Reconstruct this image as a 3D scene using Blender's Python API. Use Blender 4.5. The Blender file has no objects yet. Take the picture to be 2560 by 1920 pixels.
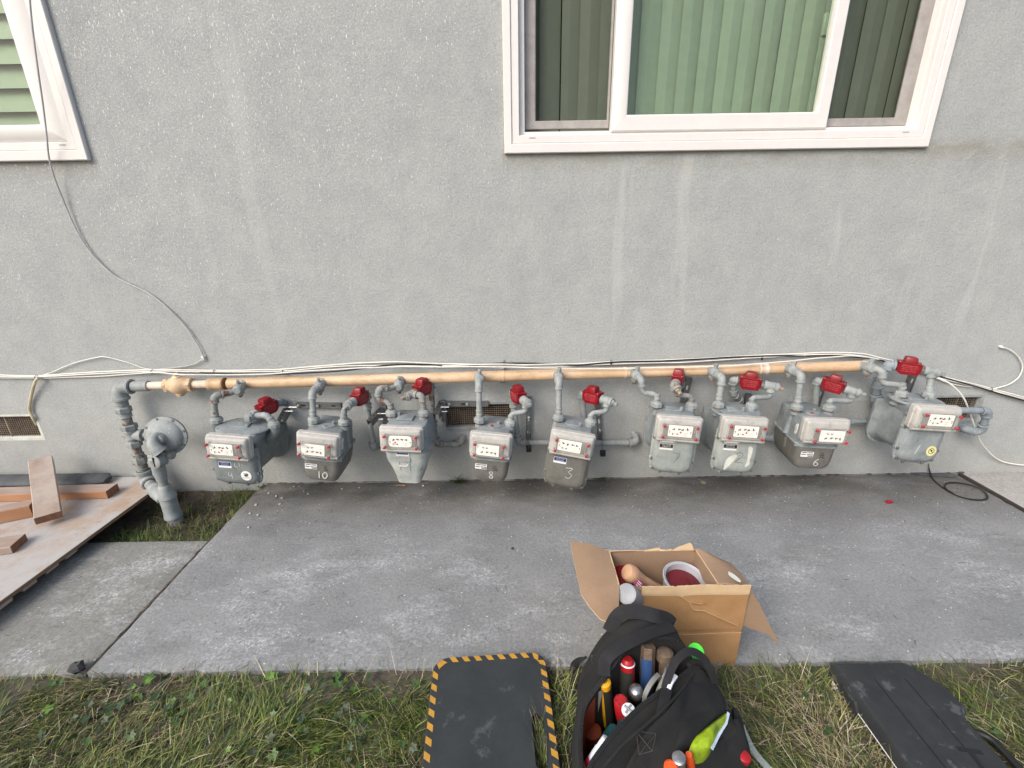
import bpy, math, random
from mathutils import Vector, Matrix, noise
random.seed(7)
sc = bpy.context.scene
COL = sc.collection
V = Vector
# ------------------------------------------------------------------ camera
F, PITCH, ROLL = 1150.0, math.radians(19.6), math.radians(0.9)
CAM = V((0, -2.46, 1.5))
fw = V((0, math.cos(PITCH), -math.sin(PITCH)))
r0 = V((1, 0, 0)); u0 = r0.cross(fw)
rt = r0*math.cos(ROLL) - u0*math.sin(ROLL); up = u0*math.cos(ROLL) + r0*math.sin(ROLL)
cd = bpy.data.cameras.new('camera'); cam = bpy.data.objects.new('camera', cd); COL.objects.link(cam)
cam.matrix_world = Matrix(((rt.x, up.x, -fw.x, CAM.x), (rt.y, up.y, -fw.y, CAM.y), (rt.z, up.z, -fw.z, CAM.z), (0, 0, 0, 1)))
cd.sensor_width = 36; cd.lens = 36*F/2560; cd.clip_start = 0.02; cd.clip_end = 500
sc.camera = cam
def ray(px, py): return fw + rt*((px-1280)/F) - up*((py-960)/F)
def W(px, py, y):                      # where the line of sight meets the plane y
    d = ray(px, py); return CAM + d*((y-CAM.y)/d.y)
def G(px, py, z):                      # ... and the level z
    d = ray(px, py); return CAM + d*((z-CAM.z)/d.z)
# ------------------------------------------------------------------ light
EL, AZ = math.radians(40), math.radians(-42)     # the bright part of the sky: up, in front of the wall, from the left
w = bpy.data.worlds.new('World'); sc.world = w; w.use_nodes = True
nt = w.node_tree; sky = nt.nodes.new('ShaderNodeTexSky'); sky.sky_type = 'NISHITA'; sky.sun_disc = False
sky.sun_elevation = EL; sky.sun_rotation = math.radians(180) + AZ*-1; sky.air_density = 1.0; sky.dust_density = 3.5; sky.ozone_density = 0.6
nt.links.new(sky.outputs[0], nt.nodes['Background'].inputs[0]); nt.nodes['Background'].inputs[1].default_value = 0.13
sd = V((math.sin(AZ)*math.cos(EL), -math.cos(AZ)*math.cos(EL), math.sin(EL)))   # towards the sun
ld = bpy.data.lights.new('sun', 'SUN'); lo = bpy.data.objects.new('sun', ld); COL.objects.link(lo)
ld.energy = 1.2; ld.angle = math.radians(32); ld.color = (1.0, 0.985, 0.95)
lo.rotation_euler = sd.to_track_quat('Z', 'Y').to_euler(); lo.location = (0, -3, 8)
sc.view_settings.view_transform = 'Standard'; sc.view_settings.look = 'None'; sc.view_settings.gamma = 1
sc.view_settings.exposure = 0.79
sc.render.engine = 'CYCLES'
# ------------------------------------------------------------------ materials
MATS = {}
def srgb(r, g, b):
    f = lambda c: (c/255/12.92) if c/255 <= 0.04045 else ((c/255+0.055)/1.055)**2.4
    return (f(r), f(g), f(b))
def newmat(name):
    m = bpy.data.materials.new(name); m.use_nodes = True; MATS[name] = m
    return m, m.node_tree.nodes, m.node_tree.links, m.node_tree.nodes['Principled BSDF']
def N(nodes, t, **k):
    n = nodes.new(t)
    for a, b in k.items():
        if a[0] == '_': n.inputs[int(a[1:])].default_value = b
        elif hasattr(n, a): setattr(n, a, b)
        else: n.inputs[a].default_value = b
    return n
def ramp(nodes, links, src, p0, p1, c0=(0, 0, 0, 1), c1=(1, 1, 1, 1)):
    r = nodes.new('ShaderNodeValToRGB'); r.color_ramp.elements[0].position = p0; r.color_ramp.elements[1].position = p1
    r.color_ramp.elements[0].color = c0; r.color_ramp.elements[1].color = c1
    links.new(src, r.inputs[0]); return r.outputs[0]
def mixc(nodes, links, fac, a, b, mode='MIX'):
    m = nodes.new('ShaderNodeMix'); m.data_type = 'RGBA'; m.blend_type = mode
    for s, v in ((0, fac), (6, a), (7, b)):
        if hasattr(v, 'links'): links.new(v, m.inputs[s])
        elif s == 0: m.inputs[0].default_value = v
        else: m.inputs[s].default_value = (*v[:3], 1)
    return m.outputs[2]
def coords(nodes, links, scale=(1, 1, 1), loc=(0, 0, 0), kind='Object'):
    t = nodes.new('ShaderNodeTexCoord'); mp = nodes.new('ShaderNodeMapping')
    mp.inputs['Scale'].default_value = scale; mp.inputs['Location'].default_value = loc
    links.new(t.outputs[kind], mp.inputs[0]); return mp.outputs[0]
def noisen(nodes, links, vec, scale, detail=3, rough=0.55):
    n = nodes.new('ShaderNodeTexNoise'); n.inputs['Scale'].default_value = scale; n.inputs['Detail'].default_value = detail
    n.inputs['Roughness'].default_value = rough; links.new(vec, n.inputs['Vector']); return n.outputs['Fac']
def mathn(nodes, links, op, a, b=None, clamp=False):
    m = nodes.new('ShaderNodeMath'); m.operation = op; m.use_clamp = clamp
    for i, v in enumerate((a, b)):
        if v is None: continue
        if hasattr(v, 'links'): links.new(v, m.inputs[i])
        else: m.inputs[i].default_value = v
    return m.outputs[0]
def bumpn(nodes, links, bsdf, h, strength=0.3, dist=0.002, prev=None):
    b = nodes.new('ShaderNodeBump'); b.inputs['Strength'].default_value = strength; b.inputs['Distance'].default_value = dist
    links.new(h, b.inputs['Height'])
    if prev: links.new(prev, b.inputs['Normal'])
    links.new(b.outputs[0], bsdf.inputs['Normal']); return b.outputs[0]
def mat(name, c, rough=0.6, metal=0.0, c2=None, scale=12, spots=None, spot_amt=0.6, spot_scale=30, bump=0.25, bscale=220, var=0.12, spec=0.4, stretch=(1, 1, 1)):
    """painted / worn surface: two tones mixed by noise, optional spots (rust, chips, dust), fine bump"""
    m, n, l, b = newmat(name)
    vec = coords(n, l, stretch)
    oi = n.new('ShaderNodeObjectInfo'); va = n.new('ShaderNodeVectorMath'); va.operation = 'ADD'
    sc3 = n.new('ShaderNodeVectorMath'); sc3.operation = 'SCALE'; comb = n.new('ShaderNodeCombineXYZ')
    for i in range(3): l.new(oi.outputs['Random'], comb.inputs[i])
    l.new(comb.outputs[0], sc3.inputs[0]); sc3.inputs['Scale'].default_value = 17.0
    l.new(vec, va.inputs[0]); l.new(sc3.outputs[0], va.inputs[1]); vec = va.outputs[0]
    if c2 is None: c2 = tuple(min(1, x*(1+var*2)) for x in c); c1 = tuple(x*(1-var) for x in c)
    else: c1 = c
    f = ramp(n, l, noisen(n, l, vec, scale, 5, 0.62), 0.34, 0.68)
    colr = mixc(n, l, f, c1, c2)
    fine = noisen(n, l, vec, scale*11, 3)
    colr = mixc(n, l, 0.18, colr, mixc(n, l, fine, (0.25, 0.25, 0.25), (0.8, 0.8, 0.8)), 'OVERLAY')
    if 'paint' in name:
        gv = n.new('ShaderNodeMapping'); gv.inputs['Scale'].default_value = (1, 1, 0.22); l.new(vec, gv.inputs[0])
        g = ramp(n, l, noisen(n, l, gv.outputs[0], 42, 5, 0.7), 0.42, 0.72)
        colr = mixc(n, l, mathn(n, l, 'MULTIPLY', g, 0.30), colr, tuple(x*1.55+0.02 for x in c))
        g2 = ramp(n, l, noisen(n, l, vec, 26, 6, 0.75), 0.52, 0.66)
        colr = mixc(n, l, mathn(n, l, 'MULTIPLY', g2, 0.42), colr, tuple(x*0.52 for x in c))
    if spots:
        s = ramp(n, l, noisen(n, l, vec, spot_scale, 5, 0.65), spot_amt, spot_amt+0.05)
        colr = mixc(n, l, s, colr, spots)
    l.new(colr, b.inputs['Base Color'])
    rr = n.new('ShaderNodeMapRange'); rr.inputs[3].default_value = max(0.05, rough-0.12); rr.inputs[4].default_value = min(1, rough+0.12)
    l.new(noisen(n, l, vec, scale*3, 3), rr.inputs[0]); l.new(rr.outputs[0], b.inputs['Roughness'])
    b.inputs['Metallic'].default_value = metal; b.inputs['Specular IOR Level'].default_value = spec
    if bump: bumpn(n, l, b, noisen(n, l, vec, bscale, 3), bump, 0.0015)
    return m
paint = mat('meter_grey_paint', (0.175, 0.20, 0.21), 0.55, c2=(0.28, 0.305, 0.305), scale=14, spots=(0.42, 0.44, 0.42), spot_amt=0.66)
paint_dark = mat('meter_dark_paint', (0.135, 0.155, 0.155), 0.5, c2=(0.20, 0.225, 0.22), scale=12)
paint_brown = mat('meter_olive_paint', (0.125, 0.122, 0.108), 0.5, c2=(0.155, 0.15, 0.135), scale=10, var=0.05)
paint_white = mat('meter_weathered_paint', (0.27, 0.30, 0.29), 0.6, c2=(0.50, 0.52, 0.48), scale=9, spots=(0.20, 0.24, 0.22), spot_amt=0.62, spot_scale=14)
paint_pale = mat('meter_pale_paint', (0.235, 0.26, 0.245), 0.6, c2=(0.33, 0.355, 0.33), scale=9)
pipe_grey = mat('pipe_grey_paint', (0.215, 0.235, 0.235), 0.6, c2=(0.32, 0.34, 0.33), scale=18, spots=(0.46, 0.47, 0.45), spot_amt=0.68)
pipe_rusty = mat('pipe_rusty_paint', (0.20, 0.21, 0.20), 0.7, c2=(0.29, 0.295, 0.28), scale=16, spots=(0.16, 0.085, 0.05), spot_amt=0.535, spot_scale=22)
pipe_shaded = mat('pipe_shaded_paint', (0.19, 0.225, 0.25), 0.6, c2=(0.25, 0.28, 0.30), scale=18)  # shaded copy of the grey pipe paint, shade put in the colour
cream = mat('pipe_cream_paint', (0.50, 0.34, 0.20), 0.5, c2=(0.62, 0.46, 0.31), scale=7, spots=(0.14, 0.10, 0.075), spot_amt=0.645, spot_scale=17, bump=0.15, stretch=(0.5, 1, 1))
cream_pale = mat('pipe_chalky_paint', (0.66, 0.58, 0.52), 0.6, c2=(0.66, 0.46, 0.29), scale=9, spots=(0.20, 0.13, 0.08), spot_amt=0.70, spot_scale=24)
rust = mat('rust', (0.15, 0.075, 0.04), 0.85, c2=(0.28, 0.16, 0.09), scale=60)
cover_m = mat('index_cover_paint', (0.37, 0.36, 0.335), 0.5, c2=(0.42, 0.41, 0.385), scale=8, var=0.05, bump=0.12)
black = mat('black_plastic', (0.012, 0.012, 0.013), 0.5, var=0.2, bump=0.1)
dial_w = mat('dial_white', (0.86, 0.86, 0.81), 0.5, var=0.02, bump=0)
dial_k = mat('dial_black', (0.015, 0.015, 0.015), 0.5, bump=0)
dial_r = mat('dial_red', (0.52, 0.03, 0.05), 0.5, bump=0)
dial_g = mat('dial_grey', (0.35, 0.35, 0.33), 0.5, bump=0)
seal_red = mat('seal_red_plastic', (0.38, 0.018, 0.03), 0.35, bump=0)
valve_red = mat('valve_red_paint', (0.17, 0.003, 0.008), 0.32, c2=(0.22, 0.005, 0.012), scale=10, bump=0.1)
steel = mat('galvanised_steel', (0.16, 0.165, 0.165), 0.45, 0.6, c2=(0.24, 0.24, 0.235), scale=30)
bright = mat('bright_bolt', (0.65, 0.65, 0.63), 0.3, 0.9, bump=0)
brass = mat('brass', (0.42, 0.32, 0.22), 0.45, 0.6, c2=(0.5, 0.45, 0.4), scale=40)
sticker_w = mat('sticker_white', (0.68, 0.69, 0.68), 0.4, var=0.03, bump=0)
sticker_b = mat('sticker_blue', (0.02, 0.035, 0.16), 0.4, bump=0)
sticker_y = mat('sticker_yellow', (0.62, 0.58, 0.28), 0.5, bump=0)
chalk = mat('chalk_mark', (0.50, 0.51, 0.48), 0.9, bump=0)
pencil = mat('dark_mark', (0.13, 0.135, 0.13), 0.9, bump=0)
pale_mark = mat('pale_scuff', (0.50, 0.51, 0.46), 0.8, bump=0)
cable_w = mat('cable_white', (0.68, 0.66, 0.60), 0.5, spots=(0.12, 0.11, 0.10), spot_amt=0.72, spot_scale=14, var=0.06, bump=0)
cable_g = mat('cable_grey', (0.40, 0.385, 0.39), 0.5, bump=0)
cable_k = mat('cable_black', (0.012, 0.012, 0.013), 0.5, spots=(0.5, 0.5, 0.48), spot_amt=0.70, spot_scale=30, bump=0)
card_in = mat('cardboard_inside', (0.255, 0.17, 0.11), 0.85, c2=(0.29, 0.195, 0.125), scale=10, bump=0.1, bscale=90)
card_out = mat('cardboard_outside', (0.33, 0.18, 0.075), 0.8, c2=(0.38, 0.215, 0.095), scale=14, bump=0.15, bscale=60)
card_torn = mat('cardboard_torn', (0.53, 0.37, 0.21), 0.9, c2=(0.60, 0.44, 0.27), scale=25, bump=0.4)
fabric = mat('bag_black_fabric', (0.009, 0.0095, 0.010), 0.9, c2=(0.019, 0.019, 0.018), scale=9, bump=0.5, bscale=500, spots=(0.06, 0.06, 0.055), spot_amt=0.73, spot_scale=60)
webbing = mat('bag_webbing', (0.009, 0.0095, 0.011), 0.8, c2=(0.016, 0.016, 0.018), scale=20, bump=0.5, bscale=700)
lining = mat('bag_orange_lining', (0.30, 0.062, 0.018), 0.8, c2=(0.20, 0.04, 0.015), scale=9)
lining_k = mat('bag_dark_lining', (0.008, 0.008, 0.008), 0.9)
rubber_k = mat('tool_black_rubber', (0.02, 0.021, 0.018), 0.6)
tool_red = mat('tool_red', (0.33, 0.010, 0.014), 0.4, bump=0.05)
tool_yel = mat('tool_yellow', (0.66, 0.33, 0.012), 0.4, bump=0.05)
tool_ora = mat('tool_orange', (0.70, 0.09, 0.018), 0.4, bump=0.05)
tool_pink = mat('tool_pink', (0.55, 0.04, 0.09), 0.4, bump=0.05)
tool_blue = mat('tool_blue', (0.03, 0.07, 0.18), 0.4, bump=0.05)
tool_teal = mat('tool_teal', (0.01, 0.06, 0.07), 0.4, bump=0.05)
tool_steel = mat('tool_steel', (0.42, 0.43, 0.44), 0.3, 0.85, c2=(0.30, 0.30, 0.30), scale=50)
tool_rust = mat('tool_worn_steel', (0.11, 0.075, 0.05), 0.6, 0.4, c2=(0.20, 0.15, 0.11), scale=60)
tool_grey = mat('tool_grey', (0.16, 0.16, 0.155), 0.6)
tool_white = mat('tool_white', (0.62, 0.64, 0.68), 0.35, bump=0)
neon = mat('neon_green_plastic', (0.045, 0.83, 0.025), 0.5, var=0.02, bump=0)
lime = mat('lime_packaging', (0.42, 0.58, 0.02), 0.3, c2=(0.10, 0.16, 0.02), scale=16, var=0.02, bump=0.1)
blue_pl = mat('pale_blue_film', (0.45, 0.55, 0.68), 0.3, bump=0)
rubber_mat = mat('kneeling_pad_foam', (0.022, 0.027, 0.030), 0.7, c2=(0.033, 0.039, 0.042), scale=7, spots=(0.062, 0.072, 0.075), spot_amt=0.60, spot_scale=8, bump=0.3, bscale=500)
haz_y = mat('hazard_yellow', (0.50, 0.27, 0.035), 0.6, c2=(0.40, 0.21, 0.035), scale=50, bump=0.1)
case_m = mat('case_black_plastic', (0.021, 0.024, 0.027), 0.6, c2=(0.032, 0.035, 0.038), scale=12, spots=(0.075, 0.080, 0.085), spot_amt=0.60, spot_scale=13, bump=0.4, bscale=600)
grey_plastic = mat('grey_plastic', (0.24, 0.255, 0.275), 0.35, bump=0.04)
wood_handle = mat('handle_wood', (0.55, 0.33, 0.20), 0.5, c2=(0.35, 0.20, 0.12), scale=12, stretch=(1, 1, 0.2))
slate = mat('slate_grey', (0.06, 0.066, 0.072), 0.7, c2=(0.10, 0.105, 0.11), scale=18, stretch=(1, 0.3, 1))
clodm = mat('dark_clod', (0.035, 0.036, 0.037), 0.95, c2=(0.07, 0.07, 0.07), scale=40, bump=0.8)
red_pl = mat('red_container', (0.26, 0.010, 0.022), 0.4)

def wood(name, c1, c2, ringscale=9, stretch=(1, 14, 14), rough=0.75, dust=None):
    m, n, l, b = newmat(name)
    vec = coords(n, l, stretch)
    nz = noisen(n, l, vec, 2.2, 4, 0.6)
    wv = n.new('ShaderNodeTexWave'); wv.inputs['Scale'].default_value = ringscale*0.12; wv.inputs['Distortion'].default_value = 6; wv.inputs['Detail'].default_value = 3
    l.new(vec, wv.inputs['Vector'])
    f = mathn(n, l, 'ADD', mathn(n, l, 'MULTIPLY', wv.outputs['Fac'], 0.45), mathn(n, l, 'MULTIPLY', nz, 0.6))
    colr = mixc(n, l, f, c1, c2)
    if dust:
        v2 = coords(n, l, (1, 1, 1))
        s = ramp(n, l, noisen(n, l, v2, 5, 6, 0.7), 0.36, 0.58); colr = mixc(n, l, s, colr, dust)
        s2 = ramp(n, l, noisen(n, l, v2, 60, 4, 0.7), 0.60, 0.72); colr = mixc(n, l, mathn(n, l, 'MULTIPLY', s2, 0.5), colr, (0.16, 0.13, 0.11))
    l.new(colr, b.inputs['Base Color']); b.inputs['Roughness'].default_value = rough
    bumpn(n, l, b, f, 0.35, 0.002); return m
lumber = wood('lumber_orange', (0.33, 0.15, 0.07), (0.43, 0.23, 0.125))
lumber_raw = wood('lumber_rough', (0.27, 0.19, 0.14), (0.38, 0.29, 0.23), dust=(0.43, 0.36, 0.31))
lumber_top = wood('lumber_weathered', (0.28, 0.20, 0.155), (0.38, 0.31, 0.27))
endgrain = mat('lumber_end_grain', (0.17, 0.078, 0.045), 0.85, c2=(0.26, 0.13, 0.08), scale=60)
plywood = wood('plywood_dusty', (0.33, 0.225, 0.155), (0.40, 0.30, 0.22), dust=(0.41, 0.395, 0.385), stretch=(12, 1.5, 12))
ply_edge = wood('plywood_edge', (0.10, 0.06, 0.035), (0.30, 0.18, 0.10), stretch=(3, 3, 60))

def glassmat(name, tint, alpha, refl=0.6, rough=0.03):
    m, n, l, b = newmat(name)
    n.remove(b); out = n['Material Output']
    tr = N(n, 'ShaderNodeBsdfTransparent'); tr.inputs[0].default_value = (*tint, 1)
    gl = N(n, 'ShaderNodeBsdfGlossy'); gl.inputs['Roughness'].default_value = rough
    df = N(n, 'ShaderNodeBsdfDiffuse'); df.inputs[0].default_value = (*[min(1, t*1.0) for t in tint], 1)
    fr = N(n, 'ShaderNodeFresnel'); fr.inputs[0].default_value = 1.5; ge = N(n, 'ShaderNodeNewGeometry'); ff = mathn(n, l, 'MULTIPLY', fr.outputs[0], mathn(n, l, 'SUBTRACT', 1.0, ge.outputs['Backfacing']))
    m1 = N(n, 'ShaderNodeMixShader'); m1.inputs[0].default_value = alpha; l.new(tr.outputs[0], m1.inputs[1]); l.new(df.outputs[0], m1.inputs[2])
    m2 = N(n, 'ShaderNodeMixShader'); l.new(mathn(n, l, 'MULTIPLY', ff, refl), m2.inputs[0]); l.new(m1.outputs[0], m2.inputs[1]); l.new(gl.outputs[0], m2.inputs[2])
    l.new(m2.outputs[0], out.inputs[0]); return m
win_glass = glassmat('window_glass', (0.90, 0.945, 0.895), 0.0, 1.0, 0.01)
lens_m = glassmat('clear_plastic_lens', (0.96, 0.95, 0.93), 0.07, 0.7, 0.15)
clear_pl = glassmat('clear_plastic', (0.75, 0.80, 0.80), 0.25, 1.0, 0.1)
screen_m = glassmat('insect_screen_mesh', (0.76, 0.77, 0.76), 0.0, 0.15, 0.5)
vinyl = mat('white_vinyl', (0.69, 0.67, 0.645), 0.35, c2=(0.72, 0.70, 0.675), scale=3, bump=0.03)
scr_frame = mat('screen_frame_grey', (0.30, 0.28, 0.265), 0.5, c2=(0.38, 0.36, 0.34), scale=20)
blind_m = mat('blind_slats', (0.29, 0.33, 0.255), 0.6, c2=(0.32, 0.36, 0.285), scale=2, bump=0)
shade_black = mat('shade_black', (0.02, 0.022, 0.02), 0.9, bump=0)  # near-black colour stands for the shade in rooms and vent hollows
vent_mesh = mat('vent_wire', (0.22, 0.185, 0.15), 0.7, c2=(0.13, 0.09, 0.06), scale=30)
vent_rust = mat('vent_wire_rusty', (0.20, 0.14, 0.10), 0.7, c2=(0.34, 0.27, 0.2), scale=30)

def stucco():
    m, n, l, b = newmat('grey_stucco')
    vec = coords(n, l)
    sep = N(n, 'ShaderNodeSeparateXYZ'); l.new(vec, sep.inputs[0]); X, Z = sep.outputs[0], sep.outputs[2]
    big = noisen(n, l, vec, 1.3, 4, 0.6)
    colr = mixc(n, l, big, (0.300, 0.318, 0.318), (0.365, 0.382, 0.374))
    mot = noisen(n, l, vec, 6, 7, 0.75)
    colr = mixc(n, l, ramp(n, l, mot, 0.35, 0.7), colr, mixc(n, l, 0.55, colr, (0.47, 0.475, 0.455)))
    fine = noisen(n, l, vec, 110, 4, 0.75)
    colr = mixc(n, l, ramp(n, l, fine, 0.35, 0.68, (0.33, 0.33, 0.33, 1), (0.62, 0.62, 0.62, 1)), colr, colr)
    colr = mixc(n, l, 0.5, colr, ramp(n, l, fine, 0.30, 0.72, (0.28, 0.28, 0.28, 1), (0.68, 0.68, 0.68, 1)), 'OVERLAY')
    # pale run-off streaks below the window
    tcw = N(n, 'ShaderNodeTexCoord'); wv_ = N(n, 'ShaderNodeTexNoise'); wv_.inputs['Scale'].default_value = 1.6; l.new(tcw.outputs['Object'], wv_.inputs['Vector'])
    wa = N(n, 'ShaderNodeVectorMath', operation='MULTIPLY_ADD'); l.new(wv_.outputs['Color'], wa.inputs[0]); wa.inputs[1].default_value = (0.14, 0, 0); l.new(tcw.outputs['Object'], wa.inputs[2])
    wm = N(n, 'ShaderNodeMapping'); wm.inputs['Scale'].default_value = (6.5, 1, 0.55); wm.inputs['Location'].default_value = (2.3, 0, 0.4); l.new(wa.outputs[0], wm.inputs[0]); st = noisen(n, l, wm.outputs[0], 1.0, 3, 0.5)
    zm = N(n, 'ShaderNodeMapRange'); zm.inputs[1].default_value = 0.7; zm.inputs[2].default_value = 1.2; l.new(Z, zm.inputs[0])
    xm = N(n, 'ShaderNodeMapRange'); xm.inputs[1].default_value = -2.6; xm.inputs[2].default_value = -0.2; l.new(X, xm.inputs[0])
    smask = mathn(n, l, 'MULTIPLY', mathn(n, l, 'MULTIPLY', ramp(n, l, st, 0.60, 0.66), zm.outputs[0]), xm.outputs[0])
    colr = mixc(n, l, mathn(n, l, 'MULTIPLY', smask, 0.26), colr, (0.56, 0.565, 0.54))
    # brown-green dirt just under the window trims
    s0 = N(n, 'ShaderNodeMapRange'); s0.inputs[1].default_value = 1.70; s0.inputs[2].default_value = 1.80; l.new(Z, s0.inputs[0])
    s1 = N(n, 'ShaderNodeMapRange'); s1.inputs[1].default_value = 1.86; s1.inputs[2].default_value = 1.80; l.new(Z, s1.inputs[0])
    dm = mathn(n, l, 'MULTIPLY', mathn(n, l, 'MULTIPLY', s0.outputs[0], s1.outputs[0]), ramp(n, l, noisen(n, l, coords(n, l, (3, 1, 6)), 2, 5, 0.7), 0.30, 0.62))
    xo = mathn(n, l, 'MAXIMUM', mathn(n, l, 'LESS_THAN', X, -1.98), mathn(n, l, 'GREATER_THAN', X, -0.03))
    dm = mathn(n, l, 'MULTIPLY', dm, xo)
    colr = mixc(n, l, mathn(n, l, 'MULTIPLY', dm, 0.55), colr, (0.20, 0.185, 0.13))
    # splash dirt near the ground
    g0 = N(n, 'ShaderNodeMapRange'); g0.inputs[1].default_value = 0.5; g0.inputs[2].default_value = 0.0; l.new(Z, g0.inputs[0])
    gm = mathn(n, l, 'MULTIPLY', g0.outputs[0], ramp(n, l, noisen(n, l, vec, 5, 6, 0.7), 0.25, 0.75))
    colr = mixc(n, l, mathn(n, l, 'MULTIPLY', gm, 0.42), colr, (0.235, 0.215, 0.18))
    # odd dirty smudges
    sm = ramp(n, l, noisen(n, l, coords(n, l, (2.2, 1, 3.2), (3.1, 0, 1.7)), 2.6, 6, 0.72), 0.66, 0.74)
    colr = mixc(n, l, mathn(n, l, 'MULTIPLY', sm, 0.35), colr, (0.24, 0.225, 0.18))
    # white flecks running down, thick upper left
    def flecks(sx, sz, lo_, th, dens, off):
        vo = N(n, 'ShaderNodeTexVoronoi'); vo.inputs['Scale'].default_value = 1.0; l.new(coords(n, l, (sx, 1, sz), off), vo.inputs['Vector'])
        near = mathn(n, l, 'LESS_THAN', vo.outputs['Distance'], th)
        sepc = N(n, 'ShaderNodeSeparateColor'); l.new(vo.outputs['Color'], sepc.inputs[0])
        pick = mathn(n, l, 'GREATER_THAN', mathn(n, l, 'ADD', sepc.outputs[0], dens), lo_)
        return mathn(n, l, 'MULTIPLY', near, pick)
    dx = N(n, 'ShaderNodeMapRange'); dx.inputs[1].default_value = 0.4; dx.inputs[2].default_value = -1.3; l.new(X, dx.inputs[0])
    dz = N(n, 'ShaderNodeMapRange'); dz.inputs[1].default_value = 0.9; dz.inputs[2].default_value = 2.3; l.new(Z, dz.inputs[0])
    d0 = mathn(n, l, 'MULTIPLY', mathn(n, l, 'ADD', mathn(n, l, 'MULTIPLY', dx.outputs[0], dz.outputs[0]), mathn(n, l, 'SUBTRACT', noisen(n, l, vec, 2.0, 3), 0.60)), 0.36)
    fl = mathn(n, l, 'MAXIMUM', flecks(110, 42, 1.01, 0.19, d0, (0, 0, 0)), flecks(70, 17, 1.07, 0.14, d0, (5, 2, 3)))
    fl = mathn(n, l, 'MAXIMUM', fl, mathn(n, l, 'MULTIPLY', flecks(200, 120, 0.99, 0.27, mathn(n, l, 'MULTIPLY', d0, 1.8), (9, 1, 3)), 0.7))
    colr = mixc(n, l, fl, colr, (0.68, 0.69, 0.68))
    l.new(colr, b.inputs['Base Color']); b.inputs['Roughness'].default_value = 0.85; b.inputs['Specular IOR Level'].default_value = 0.25
    h = mathn(n, l, 'ADD', fine, mathn(n, l, 'MULTIPLY', noisen(n, l, vec, 38, 3), 1.2))
    bumpn(n, l, b, h, 0.55, 0.004)
    return m
stucco_m = stucco()

def concrete(name, c1, c2, stain=True):
    m, n, l, b = newmat(name)
    vec = coords(n, l)
    sep = N(n, 'ShaderNodeSeparateXYZ'); l.new(vec, sep.inputs[0]); X, Y = sep.outputs[0], sep.outputs[1]
    colr = mixc(n, l, ramp(n, l, noisen(n, l, vec, 2.2, 6, 0.65), 0.3, 0.7), c1, c2)
    pale = ramp(n, l, noisen(n, l, coords(n, l, (0.8, 1.6, 1), (2, 1, 0)), 2.3, 8, 0.78), 0.50, 0.66)
    ym = N(n, 'ShaderNodeMapRange'); ym.inputs[1].default_value = -0.25; ym.inputs[2].default_value = -0.75; l.new(Y, ym.inputs[0])
    colr = mixc(n, l, mathn(n, l, 'MULTIPLY', mathn(n, l, 'MULTIPLY', pale, ym.outputs[0]), ramp(n, l, noisen(n, l, vec, 45, 5, 0.8), 0.38, 0.62)), colr, (0.46, 0.47, 0.485))
    if stain:
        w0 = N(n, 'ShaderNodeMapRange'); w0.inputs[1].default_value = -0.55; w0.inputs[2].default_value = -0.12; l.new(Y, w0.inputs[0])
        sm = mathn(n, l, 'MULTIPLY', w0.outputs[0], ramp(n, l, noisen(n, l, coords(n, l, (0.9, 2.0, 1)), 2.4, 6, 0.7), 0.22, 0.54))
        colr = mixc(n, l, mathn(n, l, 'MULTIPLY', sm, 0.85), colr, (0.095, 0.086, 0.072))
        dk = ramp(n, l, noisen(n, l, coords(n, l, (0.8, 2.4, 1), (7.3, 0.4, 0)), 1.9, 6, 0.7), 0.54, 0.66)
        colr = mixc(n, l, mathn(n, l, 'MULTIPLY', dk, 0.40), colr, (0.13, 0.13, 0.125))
    fine = noisen(n, l, vec, 90, 5, 0.8)
    colr = mixc(n, l, 0.75, colr, ramp(n, l, fine, 0.28, 0.74, (0.25, 0.25, 0.25, 1), (0.74, 0.74, 0.74, 1)), 'OVERLAY')
    vo = N(n, 'ShaderNodeTexVoronoi'); vo.inputs['Scale'].default_value = 70; l.new(vec, vo.inputs['Vector'])
    sc_ = N(n, 'ShaderNodeSeparateColor'); l.new(vo.outputs['Color'], sc_.inputs[0])
    sp = mathn(n, l, 'MULTIPLY', mathn(n, l, 'LESS_THAN', vo.outputs['Distance'], 0.18), mathn(n, l, 'GREATER_THAN', sc_.outputs[0], 0.945))
    colr = mixc(n, l, sp, colr, (0.66, 0.66, 0.65))
    sp2 = mathn(n, l, 'MULTIPLY', mathn(n, l, 'LESS_THAN', vo.outputs['Distance'], 0.16), mathn(n, l, 'LESS_THAN', sc_.outputs[0], 0.05))
    colr = mixc(n, l, sp2, colr, (0.06, 0.055, 0.05))
    l.new(colr, b.inputs['Base Color']); b.inputs['Roughness'].default_value = 0.8; b.inputs['Specular IOR Level'].default_value = 0.35
    h = mathn(n, l, 'ADD', fine, mathn(n, l, 'MULTIPLY', noisen(n, l, vec, 14, 4), 2.2))
    bumpn(n, l, b, h, 0.45, 0.004)
    return m
slab_m = concrete('concrete_walk', (0.185, 0.192, 0.196), (0.270, 0.277, 0.280))
slab_l = concrete('concrete_old', (0.19, 0.19, 0.178), (0.235, 0.235, 0.22), False)
slab_r = concrete('concrete_pale', (0.32, 0.31, 0.29), (0.40, 0.39, 0.37), False)
soil_m = mat('soil', (0.055, 0.045, 0.035), 0.95, c2=(0.12, 0.10, 0.08), scale=20, bump=1.0, bscale=90)
soil_gap = mat('gap_soil', (0.04, 0.033, 0.027), 0.95, c2=(0.13, 0.10, 0.075), scale=40, bump=1.0, bscale=200)
strip_m = mat('expansion_strip', (0.028, 0.022, 0.020), 0.8, c2=(0.05, 0.04, 0.036), scale=20)
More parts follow.
